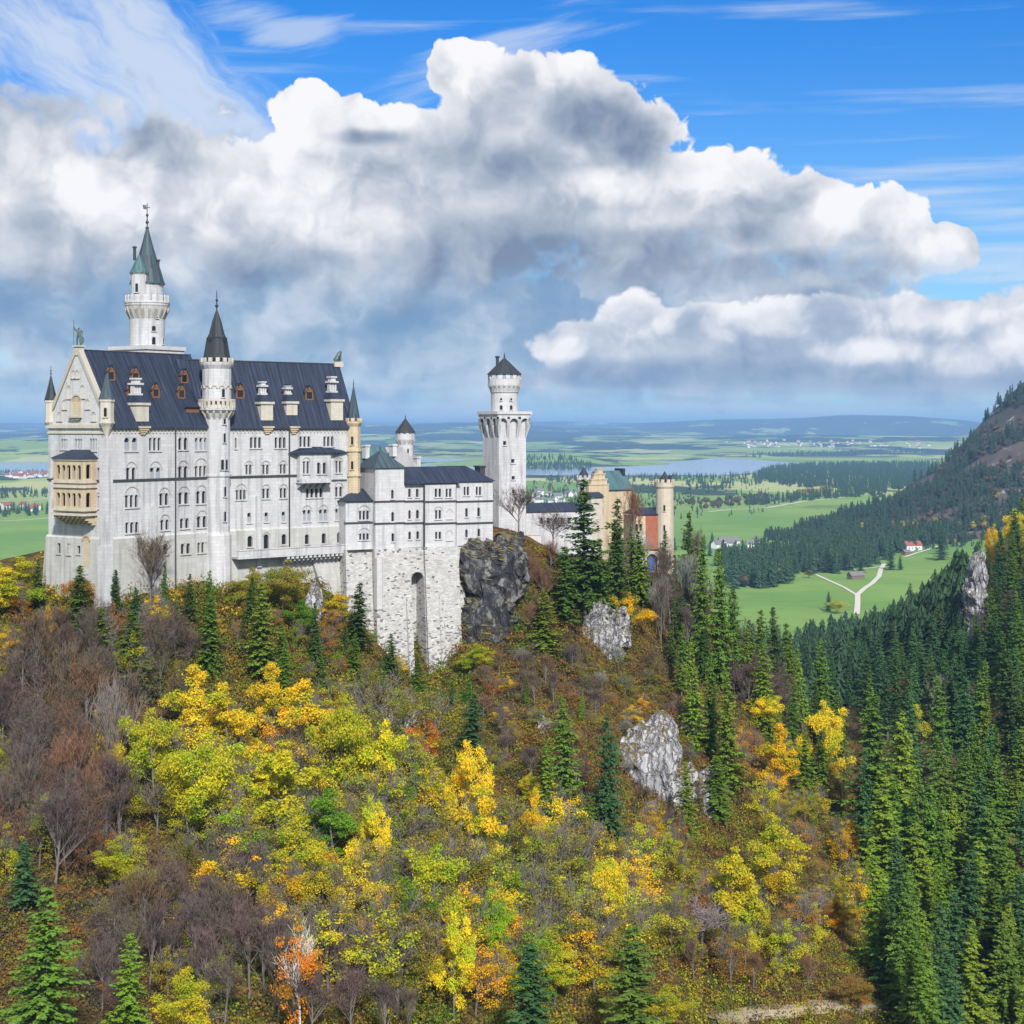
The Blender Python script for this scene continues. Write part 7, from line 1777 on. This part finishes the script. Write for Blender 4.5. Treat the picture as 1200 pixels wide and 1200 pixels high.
# ------------------------------------------------------------------ undergrowth: low leafy growth over the hill (nobody could count it)
def shrub_mass(n, region, cols, size, name='undergrowth', per=34, dmax=520, flat=.65, leaf=.30):
    by = {}
    got = 0; tries = 0
    while got < n and tries < n*6:
        tries += 1
        x, y = rnd.uniform(region[0], region[2]), rnd.uniform(region[1], region[3])
        p = cast(x, y)
        if p is None or p.y > dmax: continue
        by.setdefault(rnd.choice(cols), []).append((p.x, p.y, p.z, rnd.uniform(*size))); got += 1
    return by
ALL = {}
def add(by):
    for k, v in by.items(): ALL.setdefault(k, []).extend(v)
add(shrub_mass(1500, (-40, 690, 330, 830), ('RU', 'OL', 'OL', 'B', 'OL', 'G'), (.8, 2.6)))
add(shrub_mass(1500, (-40, 830, 220, 1220), ('P', 'RU', 'B', 'OL'), (.8, 2.3)))
add(shrub_mass(2400, (200, 780, 620, 1220), ('OL', 'YG', 'B', 'OL', 'B', 'G', 'RU', 'G'), (.8, 2.6)))
add(shrub_mass(1200, (320, 700, 560, 860), ('OL', 'RU', 'G', 'B', 'OL', 'G'), (.7, 2.0)))
add(shrub_mass(3600, (560, 640, 860, 960), ('RU', 'OCH', 'B', 'OL', 'B', 'OCH', 'P', 'OL'), (.7, 2.0)))
add(shrub_mass(2600, (600, 940, 1050, 1220), ('OL', 'RU', 'YG', 'B', 'OL'), (.7, 2.2)))
add(shrub_mass(1100, (840, 700, 1080, 1000), ('OL', 'B', 'S', 'RU'), (.8, 2.2)))
add(shrub_mass(500, (1000, 900, 1220, 1230), ('S', 'OL', 'SD'), (.8, 2.3)))
add(shrub_mass(420, (50, 640, 545, 740), ('OL', 'RU', 'G', 'GO', 'OL', 'OCH'), (1.2, 3.0)))
CO['OCH'] = (.27, .165, .045)
for poly, Dc in RIMS:
    for (x0, y0), (x1, y1) in zip(poly, poly[1:]+poly[:1]):
        L_ = math.hypot(x1-x0, y1-y0)
        for _ in range(int(L_/2.6)+1):
            f_ = rnd.random(); p = cast(x0+(x1-x0)*f_+rnd.uniform(-4, 4), y0+(y1-y0)*f_+rnd.uniform(-3, 6))
            if p: ALL.setdefault(rnd.choice(('OL', 'RU', 'B', 'OCH', 'G')), []).append((p.x, p.y-rnd.uniform(0, 2.5), p.z+rnd.uniform(-.4, .8), rnd.uniform(.9, 2.3)))
    xs = [p[0] for p in poly]; ys = [p[1] for p in poly]
    for _ in range(int((max(xs)-min(xs))*(max(ys)-min(ys))/420)):
        x, y = rnd.uniform(min(xs), max(xs)), rnd.uniform(min(ys), max(ys))
        if inside(poly, x, y): ALL.setdefault(rnd.choice(('OL', 'B', 'OCH')), []).append(((x-600)/FPX*(Dc-.8), Dc-.8, (HOR-y)/FPX*(Dc-.8), rnd.uniform(.45, .9)))
UNAME = {'RU': 'russet', 'OL': 'olive', 'B': 'brown', 'GO': 'golden', 'P': 'purple', 'YG': 'yellow', 'G': 'green', 'OCH': 'ochre', 'S': 'dark', 'SD': 'shady'}
for col, lst in ALL.items():
    A = np.array(lst); per = 52; n = len(A)
    u = RNG.normal(size=(n, per, 3)); u = unit(u); u[..., 2] = np.abs(u[..., 2])*.75
    rad = A[:, None, 3:4]*RNG.uniform(.45, 1.1, (n, per, 1))
    p = A[:, None, :3] + u*rad*np.array([1.15, 1.15, 1.0])
    nr = unit(u+RNG.normal(size=u.shape)*.6); a = unit(np.cross(nr, RNG.normal(size=u.shape))); b = np.cross(nr, a)
    sz = RNG.uniform(.10, .24, (n, per, 1))*(.7+.2*A[:, None, 3:4])
    V = np.stack([p-a*sz, p-b*sz*.6, p+a*sz, p+b*sz*.6], 2).reshape(-1, 3)
    o = quads_mesh(UNAME[col]+'_undergrowth', V, 'broad_leaves'); o.color = (*tuple(c*.85 for c in CO[col]), 1); tag(o, kind='stuff')

# ------------------------------------------------------------------ farm buildings and villages on the plain
def house_bm(w, l, h, rh, wallm, roofm, parent, ang, c, detail_=False):
    fr = Fr((c.x, c.y), ang)
    mb = MB(); box(mb, fr, -l/2, l/2, -w/2, w/2, c.z-1, c.z+h)
    for s_ in (-1, 1):
        x = s_*l/2*.999; pts = [fr.P(x, -w/2, c.z+h), fr.P(x, w/2, c.z+h), fr.P(x, 0, c.z+h+rh)]; mb.face(pts if s_ > 0 else pts[::-1])
    mb.build('wall', wallm, parent)
    mb = MB(); P = fr.P; e = .6
    for s_ in (-1, 1):
        pts = [P(-l/2-e, s_*(w/2+e), c.z+h-.3), P(l/2+e, s_*(w/2+e), c.z+h-.3), P(l/2+e, 0, c.z+h+rh+.12), P(-l/2-e, 0, c.z+h+rh+.12)]
        mb.face(pts if s_ > 0 else pts[::-1]); lo = [p-Vector((0, 0, .3)) for p in pts]; mb.face(lo[::-1] if s_ > 0 else lo); mb.face([pts[0], lo[0], lo[1], pts[1]] if s_ > 0 else [pts[1], lo[1], lo[0], pts[0]])
    mb.build('roof', roofm, parent)
    if detail_:
        for k in range(4):
            a = -l/2+l*(k+.7)/4.6; f_ = MB(); box(f_, fr, a-.7, a+.7, w/2+.002, w/2+.1, c.z+h*.52-.9, c.z+h*.52+.9); f_.build('window', 'dark_window', parent)
p = onplain(1069, 645); fh = thing('farmhouse', 'pale farmhouse with a long red roof at the meadow edge', 'house', p); house_bm(13, 22, 7, 5.5, 'white_render', 'red_tiles', fh, 14, p, True)
p = onplain(1003, 678.5); bn = thing('barn', 'small grey wooden barn between the two arms of the meadow path', 'barn', p); house_bm(9, 17, 4.5, 3.6, 'barn_wood', 'grey_tiles', bn, 24, p)
p = onplain(1062, 650); bn = thing('shed', 'low shed with grey roof beside the red roofed farmhouse', 'shed', p); house_bm(8, 11, 4, 2.5, 'barn_wood', 'grey_tiles', bn, 30, p)
HS_ = {}
def far_house(px, py, s, roof, label, group):
    p = onplain(px, py); key = roof
    if key not in HS_:
        t = bpy.data.objects.new('house', None); COL.objects.link(t); t.location = (0, 0, 0); ORG[t.name] = Vector((0, 0, 0))
        house_bm(10, 14, 6, 5, 'white_render', roof, t, 0, Vector((0, 0, 0))); HS_[key] = t; r = t
    else:
        r = HS_[key].copy(); COL.objects.link(r)
        for ch in HS_[key].children: c = ch.copy(); COL.objects.link(c); c.parent = r
    r.location = p; r.rotation_euler = (0, 0, rnd.uniform(0, 3.1)); r.scale = (s, s, s); r['label'] = label; r['category'] = 'house'; r['group'] = group
for k in range(60): far_house(rnd.uniform(850, 1090), rnd.triangular(515, 526, 520), rnd.uniform(1.1, 1.9), rnd.choice(('red_tiles', 'red_tiles', 'grey_tiles')), 'tiny pale house of the town beyond the lake', 'houses of the town beyond the lake')
for k in range(26): far_house(rnd.uniform(8, 54), rnd.uniform(556, 561), rnd.uniform(1.0, 1.5), rnd.choice(('red_tiles', 'red_tiles', 'grey_tiles')), 'red roofed house of the village on the near lake shore west of the palace', 'houses of the lakeside village')
for k in range(9): far_house(rnd.uniform(0, 48), rnd.uniform(594, 600), rnd.uniform(.9, 1.4), rnd.choice(('red_tiles', 'grey_tiles')), 'house of the hamlet among trees on the plain west of the palace', 'houses of the hamlet west of the palace')
for k in range(8): far_house(rnd.uniform(838, 895), rnd.uniform(636, 643), rnd.uniform(.8, 1.2), 'grey_tiles', 'white house with grey roof in the hamlet behind the ridge spruces', 'houses of the hamlet behind the ridge')
for k in range(16): far_house(rnd.uniform(625, 690), rnd.uniform(578, 590), rnd.uniform(.8, 1.3), 'grey_tiles', 'pale house on the plain behind the gallery wing', 'houses behind the gallery wing')
